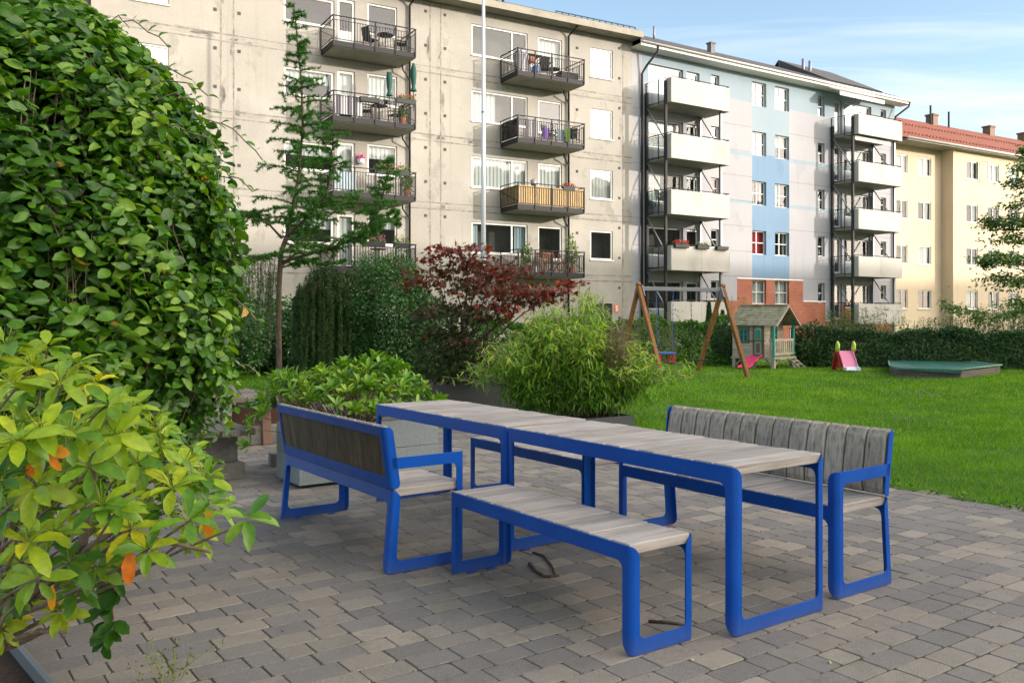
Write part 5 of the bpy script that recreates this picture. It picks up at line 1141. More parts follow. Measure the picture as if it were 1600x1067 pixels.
# inner leaves that close the dome
n = 9000; a = RNG.random(n) * 2 * np.pi; z = .8 + 2.0 * RNG.random(n); r_ = np.array([prof_r(min(q, 2.97)) for q in z]) * (.55 + .32 * RNG.random(n))
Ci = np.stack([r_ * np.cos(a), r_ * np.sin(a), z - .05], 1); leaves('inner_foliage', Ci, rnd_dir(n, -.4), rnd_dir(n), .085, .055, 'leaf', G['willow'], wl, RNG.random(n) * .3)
tw.build('twigs', M['twig'], wl)
# ---- whorls (rhododendrons)
def whorls(items, Lr, name, gm, root, tipbias=.4, wd=.40, orange=None, down=.25, cnt=(7, 11), twig_from=None, tmb=None, tw_r=.004, buds=None, tint=(.5, .25)):
    c_, d_, n_, l_, t_, cu = [], [], [], [], [], []
    for (p, ax, sc_) in items:
        p = Vector(p); ax = Vector(ax).normalized(); u = ax.cross(Vector((.3, .2, 1))).normalized() if abs(ax.z) < .95 else Vector((1, 0, 0)); v = ax.cross(u); k = random.randint(*cnt); a0 = random.uniform(0, 6.28); base_t = random.gauss(tint[0], tint[1])
        for i in range(k):
            a = a0 + i * 2.4 + random.gauss(0, .15); lay = i / k; el = (tipbias + .5 * lay * 1.2 + random.gauss(0, .12)) - down * (1 - lay)
            rad = u * math.cos(a) + v * math.sin(a); d = rad * math.cos(el) + ax * math.sin(el) + Vector((0, 0, -.12 * (1 - lay)))
            nn = ax * math.cos(el) - rad * math.sin(el)
            c_.append(p + ax * (.012 * i / k) + rad * .006); d_.append(d); n_.append(nn); l_.append(random.uniform(*Lr) * sc_); t_.append(min(1, max(0, base_t + random.gauss(0, .12) - .25 * (lay < .3) * 0))); cu.append(random.uniform(.4, 2.4))
        if buds is not None and random.random() < .55:
            for _ in range(random.randint(5, 10)):
                rad = u * random.gauss(0, 1) + v * random.gauss(0, 1); q0 = p; q1 = p + ax * random.uniform(.015, .045) + rad * .015; q2 = q1 + rad * .02 + ax * random.uniform(-.01, .03)
                buds.tube([q0, q1, q2], .0011, 3, cap=False)
    l_ = np.array(l_); return leaves(name, np.array([tuple(x) for x in c_]), np.array([tuple(x) for x in d_]), np.array([tuple(x) for x in n_]), l_, l_ * wd * RNG.uniform(.85, 1.2, len(l_)), 'oblong', gm, root, np.array(t_), np.array(cu))
rh = empty('rhododendron', (-1.75, 2.75, 0), 0, 'yellowing rhododendron with a few orange leaves in the bed at the lower left', 'shrub')
ro = Vector(rh.location); items = []; br = MB(); br.smooth = True; bd_ = MB(.6)
W0 = [(385, 812, 2.15, (.25, -.5, .75), 1.0), (325, 790, 2.25, (.2, -.4, 1), .9), (295, 815, 2.1, (.1, -.5, 1), 1.0), (270, 765, 2.2, (0, -.4, 1), 1), (232, 862, 2.1, (.1, -.6, .8), 1.0), (205, 830, 2.15, (0, -.5, 1), 1), (185, 800, 2.0, (-.1, -.5, 1), .95), (160, 790, 2.0, (.1, -.5, 1), .95),
      (120, 925, 2.25, (.2, -.7, .6), .85), (45, 850, 2.0, (0, -.5, 1), 1.05), (60, 905, 2.05, (-.2, -.7, .5), 1), (85, 835, 2.1, (.2, -.4, 1), .95), (15, 800, 2.0, (-.1, -.4, 1), 1), (30, 690, 1.9, (0, -.5, 1), 1.1), (65, 680, 1.95, (.1, -.5, 1), 1.0), (110, 685, 2.0, (0, -.5, 1), 1.05), (170, 635, 2.1, (.1, -.6, 1), 1), (178, 680, 2.1, (.1, -.8, .6), 1.05), (215, 725, 2.2, (.2, -.6, .8), .95),
      (250, 700, 2.3, (.3, -.4, 1), .9), (285, 730, 2.35, (.4, -.4, .9), .9), (300, 755, 2.3, (.5, -.4, .8), .9), (95, 600, 2.1, (0, -.5, 1), 1), (20, 600, 2.0, (-.2, -.4, 1), 1.15), (50, 575, 2.2, (0, -.3, 1), 1.15), (120, 570, 2.3, (0, -.3, 1), 1), (150, 600, 2.3, (.2, -.3, 1), .95), (205, 640, 2.4, (.3, -.3, 1), .9), (235, 665, 2.4, (.4, -.3, 1), .9), (10, 540, 2.2, (-.2, -.2, 1), 1.1), (75, 545, 2.4, (0, -.2, 1), 1), (5, 750, 1.9, (-.2, -.6, .8), 1.1), (140, 730, 2.0, (0, -.7, .6), 1), (60, 760, 2.0, (0, -.8, .5), 1), (345, 800, 2.35, (.5, -.2, .9), .7), (110, 880, 2.1, (0, -.6, .8), .9), (255, 800, 2.3, (.2, -.3, 1), .85), (310, 840, 2.25, (.3, -.5, .8), .8), (20, 930, 2.3, (0, -.7, .6), .9), (95, 955, 2.35, (.2, -.7, .5), .8), (150, 885, 2.2, (.1, -.7, .6), .85), (35, 880, 2.3, (0, -.6, .8), .95), (5, 985, 2.35, (0, -.7, .5), .9), (180, 860, 2.35, (.1, -.5, .8), .85), (130, 830, 2.4, (.1, -.4, 1), .9), (70, 800, 2.3, (0, -.4, 1), .95)]
for px, py, Y, ax, s_ in W0: items.append((PY(px, py, Y) - ro, ax, s_))
for _ in range(125):
    px = random.uniform(-160, 330); top = 560 + max(0, px - 60) * .62; lowb = 820 - max(0, px - 150) * .15; py = random.uniform(top, max(top + 40, lowb)); Y = random.uniform(2.3, 3.1)
    items.append((PY(px, py, Y) - ro, (random.gauss(0, .3), random.gauss(-.2, .3), 1), random.uniform(.75, 1.05)))
whorls(items, (.055, .090), 'foliage', G['rhodo'], rh, tipbias=.15, buds=bd_, tint=(.44, .24), down=.55)
bs_ = [Vector((-.35, -.05, .3)), Vector((-.15, .05, .3)), Vector((.0, .0, .28)), Vector((-.5, .1, .25))]
for k, (p, ax, s_) in enumerate(items):
    b0 = bs_[k % 4]; 
    if k < len(W0) and k % 2 == 0 or k % 5 == 0:
        mid = b0.lerp(p, .5) + Vector((random.gauss(0, .03), random.gauss(0, .03), -.05)); pts = []
        for i in range(9): t = i / 8; pts.append(b0 * (1 - t) ** 2 + mid * 2 * t * (1 - t) + p * t * t + Vector((random.gauss(0, .006), random.gauss(0, .006), random.gauss(0, .006))))
        br.tube(pts, [.009 - .0062 * i / 8 for i in range(9)], 6, cap=False)
for b0 in bs_: br.tube([Vector((b0.x * .6 - .2, b0.y + .02, -.03)), Vector((b0.x * .8 - .1, b0.y, .15)), b0], [.028, .024, .014], 8)
br.tube([PY(-20, 900, 2.35) - ro, PY(45, 905, 2.35) - ro, PY(100, 880, 2.3) - ro, PY(180, 828, 2.2) - ro, PY(330, 862, 2.2) - ro], [.016, .013, .011, .008, .004], 7)
br.tube([PY(-20, 960, 2.3) - ro, PY(40, 930, 2.3) - ro, PY(130, 845, 2.25) - ro, PY(145, 760, 2.2) - ro, PY(150, 690, 2.15) - ro, PY(175, 650, 2.1) - ro], [.02, .016, .013, .011, .008, .005], 7)
br.tube([PY(-10, 1010, 2.35) - ro, PY(60, 985, 2.35) - ro, PY(105, 987, 2.3) - ro], [.009, .007, .004], 6)
br.mi = 1; br.add(bd_.v, bd_.f); br.build('branches', [M['twig'], G['bud']], rh)
oc = [(204, 855, 2.08, (0, -.2, -1), .088, .4), (82, 912, 2.05, (0, -.1, -1), .062, .33), (325, 796, 2.2, (.05, -.1, -1), .072, .4), (66, 700, 1.93, (1, .1, -.25), .06, .5), (293, 738, 2.3, (.1, 0, -1), .05, .3), (72, 705, 1.93, (.6, 0, -.8), .055, .35), (45, 718, 1.95, (.2, -.1, -1), .04, .5)]
leaves('orange_leaves', [tuple(PY(a, b, Y) - ro) for a, b, Y, d, l, w_ in oc], [d for *_, d, l, w_ in oc], [(.1, -1, .1)] * len(oc), np.array([o_[4] for o_ in oc]), np.array([o_[4] * o_[5] for o_ in oc]), 'oblong', G['orange'], rh, np.array([.1, .9, .4, .8, 1, .5, .2]), np.full(len(oc), .5))
# ---- planter with rhododendron behind the left bench
pc = P(468, 765); pd = P(675, 739); pe = EDIR; 
pl = empty('planter', (pc.x, pc.y, 0), math.atan2(pe.y, pe.x), 'square light grey steel planter behind the left bench, holding a low rhododendron', 'planter')
PL, PW, PH = 1.30, .52, .50
mb = MB(); mb.box(0, 0, .03, PL, PW, .262); mb.build('lower_box', M['planter'], pl, bevel=.003)
mb = MB(); mb.box(.0, .0, .266, PL, .02, PH); mb.box(0, PW - .02, .266, PL, PW, PH); mb.box(0, .02, .266, .02, PW - .02, PH); mb.box(PL - .02, .02, .266, PL, PW - .02, PH); mb.build('upper_box', M['planter'], pl, bevel=.002)
mb = MB(); mb.box(.02, .02, .30, PL - .02, PW - .02, PH - .06); mb.build('soil', M['soil'], pl)
mb = MB(); mb.box(.05, .05, -.005, PL - .05, PW - .05, .03); mb.build('base', M['dplanter'], pl)  # near black inset block; its colour stands in for shade in the gap underneath
ctr = Vector((pc.x, pc.y, 0)) + pe * PL / 2 + Vector((-pe.y, pe.x, 0)) * .35
r2 = empty('rhododendron', (ctr.x, ctr.y, .44), 0, 'low green rhododendron with upright leaf whorls growing in the light grey planter', 'shrub')
items = []; br = MB(); br.smooth = True
for _ in range(230):
    a = random.uniform(0, 6.28); q = random.random() ** .55; x, y = .92 * q * math.cos(a), .62 * q * math.sin(a)
    hgt = .50 - .34 * q * q + random.uniform(-.10, .07) + .05 * math.sin(x * 7); wpos = pe * x + Vector((-pe.y, pe.x, 0)) * y; p = Vector((wpos.x, wpos.y, hgt)); ax = Vector((wpos.x * .8, wpos.y * .8, .9 + random.uniform(-.2, .2)))
    if q > .75 and random.random() < .5: p.z -= random.uniform(.05, .2); ax.z = .4
    items.append((p, ax, random.uniform(.8, 1.1)))
    if _ % 2: br.tube(curve_pts((p.x * .3, p.y * .3, 0), p, -.03, 5, .01), [.008, .007, .006, .005, .004, .004], 5, cap=False)
whorls(items, (.085, .125), 'foliage', G['rhodo2'], r2, tipbias=.75, wd=.36, down=.35, cnt=(7, 10), tint=(.5, .2)); br.build('branches', M['twig'], r2)
# ---- bamboo in its planter at the edge of the lawn
bc = Vector((.82, 11.75, 0))
bp_ = empty('planter', (1.55, 11.15, 0), math.atan2(EDIR.y, EDIR.x) , 'low dark grey planter under the bamboo at the corner of the lawn', 'planter')
mb = MB(); mb.box(-1.9, 0, -.01, 0, .025, .155); mb.box(-1.9, .85, -.01, 0, .875, .155); mb.box(-1.9, .025, -.01, -1.875, .85, .155); mb.box(-.025, .025, -.01, 0, .85, .155); mb.build('box', M['bplanter'], bp_)
mb = MB(); mb.box(-1.875, .025, 0, -.025, .85, .12); mb.build('soil', M['soil'], bp_)
bm = empty('bamboo', (.80, 11.5, .1), 0, 'bushy light green bamboo with arching leafy canes between the table and the lawn', 'shrub')
lc, ld, ln, ll, lt = [], [], [], [], []; dc, dd = [], []; cn = MB(); cn.smooth = True
for s_ in range(340):
    ang = random.uniform(0, 6.28); q = random.random() ** .6; bx, by = .62 * q * math.cos(ang), .34 * q * math.sin(ang)
    H_ = random.uniform(1.15, 1.98) * (1.0 - .12 * q); 
    sp = random.uniform(.1, .58) * (.4 + q); tx, ty = bx + sp * math.cos(ang) * 1.35 + random.gauss(0, .1), by + sp * math.sin(ang) + random.gauss(0, .1)
    H_ *= 1.0 - .32 * max(0, abs(tx - .12) - .25) + .06 * math.sin(tx * 9)
    if tx > .5: H_ *= .80
    pts = []; nn = 9
    for i in range(nn + 1): t = i / nn; pts.append(Vector((bx + (tx - bx) * t ** 1.7, by + (ty - by) * t ** 1.7, H_ * (t - (.12 + .25 * sp) * t ** 3) + .04)))
    cn.tube(pts[::3], .004, 4, cap=False); dead = (.45 < tx < .8 and random.random() < .25) 
    for k in range(46):
        t = random.uniform(.12, 1); f_ = t * nn; i = min(nn - 1, int(f_)); p = pts[i].lerp(pts[i + 1], f_ - i) + Vector((random.gauss(0, .05), random.gauss(0, .05), random.gauss(0, .03)))
        d = Vector((random.gauss(0, .7), random.gauss(-.1, .7), random.uniform(-1.1, .25)))
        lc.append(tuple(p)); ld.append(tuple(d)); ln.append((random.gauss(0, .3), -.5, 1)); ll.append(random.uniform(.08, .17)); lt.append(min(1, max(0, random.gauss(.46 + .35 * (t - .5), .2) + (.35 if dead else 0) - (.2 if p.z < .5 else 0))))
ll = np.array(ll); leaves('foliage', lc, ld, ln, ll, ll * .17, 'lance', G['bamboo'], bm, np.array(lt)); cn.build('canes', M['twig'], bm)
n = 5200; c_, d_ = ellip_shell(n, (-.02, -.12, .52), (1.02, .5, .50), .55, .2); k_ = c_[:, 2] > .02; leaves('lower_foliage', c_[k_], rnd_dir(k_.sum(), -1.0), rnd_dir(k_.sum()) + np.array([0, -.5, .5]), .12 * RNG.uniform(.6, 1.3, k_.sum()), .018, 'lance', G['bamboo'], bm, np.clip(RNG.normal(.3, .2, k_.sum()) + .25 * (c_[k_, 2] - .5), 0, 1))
n = 1500; c_, d_ = ellip_shell(n, (.55, -.42, .85), (.20, .12, .45), .1); leaves('dry_leaves', c_, rnd_dir(n), rnd_dir(n), .08, .008, 'lance', G['dead'], bm)
# ---- red Japanese maple with a dark planter
mp_o = Vector((-.75, 13.2, 0)); mt = empty('japanese_maple', mp_o, 0, 'spreading Japanese maple with dark red layered leaves, left of the bamboo', 'tree')
dp = empty('planter', (-1.35, 12.5, 0), math.atan2(EDIR.y, EDIR.x), 'long near black planter under the red maple, behind the far table end', 'planter')
mb = MB(); mb.box(-.1, 0, -.01, 2.4, .03, .42); mb.box(-.1, .03, -.01, -.07, 1.2, .42); mb.box(2.37, .03, -.01, 2.4, 1.2, .42); mb.box(-.07, 1.17, -.01, 2.37, 1.2, .42); mb.build('box', M['dplanter'], dp); mb = MB(); mb.box(-.07, .03, 0, 2.37, 1.17, .36); mb.build('soil', M['soil'], dp)
tk = MB(); tk.smooth = True; layers = []
LY = [(640, 0, .25)]
clus = [  # px, py, Y, half width px, half height px, amount, tone
 (705, 392, 13.0, 40, 14, 260, .65), (660, 440, 12.8, 32, 14, 240, .5), (690, 425, 13.4, 50, 22, 380, .45), (735, 410, 13.3, 40, 22, 380, .55), (770, 430, 13.0, 45, 28, 520, .55), (745, 450, 13.5, 70, 24, 560, .2), (800, 425, 13.6, 42, 24, 330, .45), (790, 455, 12.8, 60, 22, 620, .6), (700, 480, 13.2, 50, 20, 460, .15), (850, 458, 13.0, 40, 12, 300, .65), (885, 443, 13.0, 26, 9, 150, .8), (830, 470, 13.3, 55, 14, 360, .45),
 (735, 495, 12.9, 55, 22, 460, .15), (690, 520, 13.1, 40, 24, 380, .1), (722, 535, 12.8, 38, 16, 110, .35), (780, 480, 12.7, 35, 18, 260, .75), (660, 490, 13.4, 22, 14, 140, .3), (675, 405, 13.2, 20, 9, 90, .8), (735, 385, 13.2, 14, 8, 50, .75), (760, 390, 13.2, 12, 8, 40, .8)]
cc, cd, cnn, ct = [], [], [], []
for px, py, Y, hw, hh, am, tone in clus:
    c0 = PY(px, py, Y) - mp_o; sx_, sz = hw / F * Y, hh / F * Y
    a = RNG.normal(0, .5, (int(am * .47), 3)) * np.array([sx_ * 1.12, sx_ * .9, sz * .6]); cc.append(a + np.array(c0)); ct.append(np.clip(RNG.normal(tone, .2, len(a)), 0, 1))
    tk.tube(curve_pts((random.uniform(-.05, .05), 0, random.uniform(.5, 1.0)), c0, .05, 7, .02), [.02, .017, .014, .011, .009, .006, .004, .003], 5, cap=False)
    for _ in range(5): q = c0 + Vector((random.gauss(0, sx_ * .5), random.gauss(0, sx_ * .4), random.gauss(0, sz * .5))); tk.tube([c0 + Vector((0, 0, -.02)), c0.lerp(q, .6) + Vector((0, 0, .02)), q], [.005, .004, .002], 4, cap=False)
cc = np.concatenate(cc); ct = np.concatenate(ct); n = len(cc); D = rnd_dir(n, -.35); leaves('foliage', cc, D, np.tile([0, -.35, 1], (n, 1)) + RNG.normal(0, .35, (n, 3)), .095 * RNG.uniform(.7, 1.3, n), .10 * RNG.uniform(.7, 1.2, n), 'maple', G['maple'], mt, ct)
n = 2600; c_, d_ = ellip_shell(n, (PY(715, 560, 13.1) - mp_o)[:], (.75, .6, .42), .2); leaves('green_foliage', c_, rnd_dir(n, -.5), rnd_dir(n, 1), .07, .05, 'maple', G['maple2'], mt)  # darker green leaves low in the crown
for a_ in ((0, 0), (.06, .04), (-.07, .05)): tk.tube([(a_[0], a_[1], .3), (a_[0] * 3, a_[1] * 3, .75), (a_[0] * 7, a_[1] * 6, 1.2)], [.045, .035, .025], 8)
tk.build('trunk', M['bark'], mt)
# ---- dark round shrub and other shrubs behind
def shrub(name, label, c, r_, n, gm, L, Wd, tm='quad', inner=.55, lump=.16, cat='shrub', group=None, base=0, tint=None, flat=.2, trunk=True):
    root = empty(name, (c[0], c[1], base), 0, label, cat, group); cz = c[2] - base
    p, d = ellip_shell(n, (0, 0, cz), r_, inner, lump); k = p[:, 2] > .02; p, d = p[k], d[k]; m_ = len(p)
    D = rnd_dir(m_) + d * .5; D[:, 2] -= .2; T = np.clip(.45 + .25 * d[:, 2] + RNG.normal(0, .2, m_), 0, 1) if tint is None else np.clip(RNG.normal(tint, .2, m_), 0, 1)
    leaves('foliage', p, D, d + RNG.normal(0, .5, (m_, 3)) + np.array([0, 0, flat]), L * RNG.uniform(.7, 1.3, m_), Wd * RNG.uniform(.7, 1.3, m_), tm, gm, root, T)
    if trunk:
        t_ = MB(); t_.smooth = True
        for _ in range(7): a = random.uniform(0, 6.28); t_.tube(curve_pts((random.gauss(0, .06), random.gauss(0, .06), -.02), (r_[0] * .75 * math.cos(a), r_[1] * .75 * math.sin(a), cz + r_[2] * random.uniform(-.2, .6)), .05, 5, .03), [.035, .028, .022, .016, .012, .008], 6, cap=False)
        t_.build('trunk', M['bark'], root)
    return root
def PXR(px, py, Y): p = PY(px, py, Y); return (p.x, p.y, p.z)
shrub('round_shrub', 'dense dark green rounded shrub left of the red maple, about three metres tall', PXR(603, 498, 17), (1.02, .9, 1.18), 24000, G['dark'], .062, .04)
shrub('garden_shrub', 'dark shrub behind the larch trunk at the left end of the lawn', PXR(415, 530, 22), (1.2, .8, .95), 7000, G['dark'], .09, .06)
shrub('garden_shrub', 'dark leafy shrub behind the weeping larch, beside the round shrub', PXR(505, 525, 21.5), (1.3, .8, 1.0), 8000, G['dark'], .09, .06)
shrub('garden_shrub', 'low dark shrub between the round shrub and the maple', PXR(675, 545, 18), (.7, .6, .85), 4500, G['dark'], .07, .045)
shrub('garden_shrub', 'low light green shrub seen under the maple', PXR(700, 577, 15), (.5, .4, .3), 2200, G['wild'], .06, .04, tint=.4)
shrub('garden_shrub', 'dark shrub half hidden behind the willow at the left', PXR(345, 520, 20), (1.1, .8, 1.1), 6000, G['dark'], .09, .06)
# ---- larches
def conifer(root, polys, gm, spacing, side_len, nL=.055, nW=.007, trunk_r=.05, droop=0.1, dens=130, px_scale=1.0, hang=0.0):
    "polys: main stems as point lists (with radius); side shoots carry needle tufts"
    tr = MB(); tr.smooth = True; c_, d_, t_ = [], [], []
    def needles(pts, dens_):
        for a, b in zip(pts, pts[1:]):
            ax = (b - a); L_ = ax.length
            if L_ < 1e-4: continue
            ax.normalize(); n_ = max(1, int(L_ * dens_))
            for _ in range(n_):
                v = Vector((random.gauss(0, 1), random.gauss(0, 1), random.gauss(0, 1))); v -= ax * v.dot(ax); v.normalize(); c_.append(tuple(a.lerp(b, random.random()))); d_.append(tuple(v + ax * random.uniform(.2, 1.0) + Vector((0, 0, .15)))); t_.append(random.gauss(.5, .22))
    for pts, r0, r1, sl in polys:
        n_ = len(pts); fine = []
        for i in range(n_ - 1):
            for k in range(5): t = k / 5; fine.append(pts[i].lerp(pts[i + 1], t))
        fine.append(pts[-1]); m_ = len(fine); tr.tube(fine, [r0 + (r1 - r0) * i / (m_ - 1) for i in range(m_)], 7)
        tot = sum((b - a).length for a, b in zip(fine, fine[1:])); acc = 0; nxt = .05
        for a, b in zip(fine, fine[1:]):
            seg = (b - a).length
            while acc + seg > nxt:
                p = a.lerp(b, (nxt - acc) / seg); f_ = nxt / tot; nxt += spacing * random.uniform(.5, 1.4)
                if sl is None or f_ < sl[2]: continue
                for _s in range(2 if random.random() < .6 else 1):
                    L_ = (sl[0] + (sl[1] - sl[0]) * f_) * random.uniform(.55, 1.15) ; az_ = random.uniform(0, 6.28); dr = Vector((math.cos(az_), math.sin(az_) * .7, 0)); q = [p]; cur = p.copy(); st = L_ / 6
                    for k in range(6): cur = cur + dr * st + Vector((0, 0, st * (.35 - .9 * (k / 6) * droop * 10 + .9 * max(0, k / 6 - .5) * (1 - hang)))); q.append(cur.copy())
                    tr.tube(q, [.010, .009, .007, .006, .005, .004, .003], 4, cap=False); needles(q, dens)
                    for k in range(1, 6):
                        if random.random() < .55:
                            d2 = (dr * .7 + Vector((random.gauss(0, .6), random.gauss(0, .6), random.uniform(-1.1, .1) - hang))).normalized(); l2 = L_ * random.uniform(.15, .4); q2 = [q[k], q[k] + d2 * l2 * .5, q[k] + d2 * l2 + Vector((0, 0, -.15 * l2))]; tr.tube(q2, .004, 3, cap=False); needles(q2, dens)
            acc += seg
        needles(fine[int(m_ * .35):], dens * .5)
    tr.build('branches', M['bark'], root); c_ = np.array(c_); n_ = len(c_)
    leaves('needles', c_, np.array(d_), rnd_dir(n_), nL * RNG.uniform(.7, 1.2, n_), nW, 'needle', gm, root, np.clip(np.array(t_), 0, 1)); return root
LYD = 15.0
def LP(o, pts, dy=0.0): return [PY(a, b, LYD + dy * i / max(1, len(pts) - 1)) - o for i, (a, b) in enumerate(pts)]
lo_ = Vector((PY(436, 590, LYD).x, LYD, 0)); lr = empty('larch', lo_, 0, 'tall slender larch with airy drooping branches in front of the grey block', 'tree')
trunk = [Vector((0, 0, -.05))] + LP(lo_, [(436, 560), (435, 500), (436, 450), (439, 395), (448, 370)])
conifer(lr, [(trunk, .055, .04, None),
  (LP(lo_, [(448, 370), (457, 330), (467, 270), (473, 200), (471, 130), (465, 70), (459, 6)]), .035, .006, (.80, .16, .02)),
  (LP(lo_, [(448, 370), (480, 340), (510, 305), (518, 250), (521, 200)], -1.0), .024, .006, (.6, .25, .2)),
  (LP(lo_, [(438, 410), (480, 398), (525, 385), (565, 368), (595, 325), (604, 275), (607, 245)], -.8), .03, .006, (.6, .25, .15)),
  (LP(lo_, [(560, 370), (590, 345), (615, 330), (628, 352)], .5), .014, .005, (.3, .18, .05)),
  (LP(lo_, [(440, 372), (420, 350), (400, 334), (380, 335), (365, 352)], .6), .022, .006, (.5, .25, .2)),
  (LP(lo_, [(438, 398), (410, 403), (385, 410), (362, 416)], -.5), .018, .006, (.34, .2, .1)),
  (LP(lo_, [(439, 395), (470, 380), (500, 350), (535, 320), (560, 300)], 1.2), .02, .005, (.5, .25, .1)),
  (LP(lo_, [(437, 420), (475, 405), (505, 415), (535, 408)], .8), .016, .005, (.35, .2, .1))],
  G['larch'], .085, 0, nL=.06, nW=.015, droop=.07, dens=380)
# hanging curtains of the weeping larches
def curtain(root, cols, gm, dens=120, nL=.045, nW=.008, br=.3):
    tr = MB(); tr.smooth = True; c_, d_, t_ = [], [], []
    for p, L_ in cols:
        q = [p]; cur = Vector(p); n_ = 10
        for k in range(n_): cur = cur + Vector((random.gauss(0, .012), random.gauss(0, .012), -L_ / n_)); q.append(cur.copy())
        tr.tube(q, .0028, 3, cap=False)
        for a, b in zip(q, q[1:]):
            for _ in range(int((b - a).length * dens)): v = Vector((random.gauss(0, 1), random.gauss(0, 1), random.uniform(-1.4, .1))); c_.append(tuple(a.lerp(b, random.random()))); d_.append(tuple(v)); t_.append(random.random() * .8)
    tr.build('hanging_branches', M['bark'], root); c_ = np.array(c_); n_ = len(c_); leaves('hanging_needles', c_, np.array(d_), rnd_dir(n_), nL, nW, 'needle', gm, root, np.array(t_))
cols = []
for _ in range(85): x = random.uniform(335, 436); y = random.uniform(395, 440) + abs(x - 400) * .1; cols.append((PY(x, y, LYD + random.uniform(-.5, .6)) - lo_, random.uniform(.5, 1.35)))
curtain(lr, cols, G['larchd'], dens=120, nL=.05, nW=.010)
wo = Vector((PY(507, 590, 16.5).x, 16.5, 0)); wlr = empty('weeping_larch', wo, 0, 'low dark weeping larch with curtain of hanging branches beside the larch trunk', 'tree'); cols = []
for _ in range(260):
    a = random.uniform(0, 6.28); q = random.random() ** .5; x, y = .62 * q * math.cos(a), .6 * q * math.sin(a); zt = 2.35 - .7 * q ** 2 + random.uniform(-.15, .1); cols.append((Vector((x, y, zt)), min(zt - .15, random.uniform(.8, 1.9))))
curtain(wlr, cols, G['larchd'], dens=210, nL=.06, nW=.013); mb = MB(); mb.smooth = True; mb.tube([(0, 0, -.02), (.04, 0, 1.2), (0, .03, 2.2)], [.06, .045, .03], 8)
for _ in range(22): a = random.uniform(0, 6.28); mb.tube(curve_pts((0, 0, 2.1), (.5 * math.cos(a), .5 * math.sin(a), 1.75), .12, 5, .02), [.012, .010, .009, .007, .005, .004], 5, cap=False)
mb.build('trunk', M['bark'], wlr)
# ---- hedges
def hedge(name, label, a, b, depth, H_, n, gm, L, Wd, tint=.45, rough=.06, cat='hedge'):
    a, b = Vector(a), Vector(b); d = (b - a); Ln = d.length; d.normalize(); nn = Vector((-d.y, d.x, 0)); root = empty(name, (a.x, a.y, 0), math.atan2(d.y, d.x), label, cat)
    f_ = RNG.random(n); x = RNG.random(n) * Ln; wave = rough * (np.sin(x * 2.3) + .7 * np.sin(x * 5.1 + 1) + .5 * np.sin(x * 11)); kind = RNG.random(n)
    y = np.where(kind < .5, 0 + RNG.exponential(.06, n), RNG.random(n) * depth); z = np.where(kind < .5, RNG.random(n) * H_, H_ - RNG.exponential(.05, n)); y = np.where(kind > .85, depth - RNG.exponential(.05, n), y); z = np.where(kind > .85, RNG.random(n) * H_, z)
    y = y + .5 * wave * np.sin(z * 6 + x * 3) ; z = np.maximum(.01, z + wave * (z > H_ * .6) + RNG.normal(0, .02, n))
    p = np.stack([x, y, z], 1); D = rnd_dir(n); N = np.stack([RNG.normal(0, .5, n), np.where(kind < .5, -1, 0) + RNG.normal(0, .5, n), np.where(kind < .5, .4, 1)], 1)
    cl = np.sin(x * 3.1 + z * 4) * np.sin(z * 7 + x * 1.3)
    leaves('foliage', p, D, N, L * RNG.uniform(.7, 1.3, n), Wd * RNG.uniform(.7, 1.3, n), 'quad', gm, root, np.clip(tint + .18 * cl + RNG.normal(0, .18, n), 0, 1))
    m_ = MB(); k = 0
    while k * .6 < Ln: 
        for _ in range(3): q = random.uniform(-.25, .25); m_.tube([(k * .6 + .3, depth / 2, -.02), (k * .6 + .3 + q, depth / 2 + random.uniform(-.2, .2), H_ * .85)], [.02, .008], 5)
        k += 1
    m_.build('stems', M['bark'], root); return root
hedge("hedge", "long dark clipped hedge behind the sandbox and the toddler slide", (8.75, 25.2, 0), (17.5, 22.6, 0), .9, 1.02, 40000, G['hedge'], .075, .05)
hedge('hedge', 'lighter green leafy hedge behind the swings, below the white balconies', (-1.5, 27.5, 0), (7.3, 28.8, 0), .8, 1.28, 26000, G['hedgel'], .085, .06, rough=.09)
shrub('garden_shrub', 'dark shrub between the swings and the playhouse', PXR(1142, 540, 26.5), (.62, .5, .72), 4200, G['hedge'], .08, .055, tint=.5)
shrub('garden_shrub', 'dark shrub right of the playhouse porch at the end of the hedge', PXR(1268, 543, 25.6), (.62, .5, .68), 4200, G['hedge'], .08, .055, tint=.45)
shrub('garden_shrub', 'low green plants under the hedge left of the playhouse', PXR(1118, 566, 26.2), (.9, .3, .22), 1800, G['hedgel'], .08, .05, tint=.5, trunk=False)
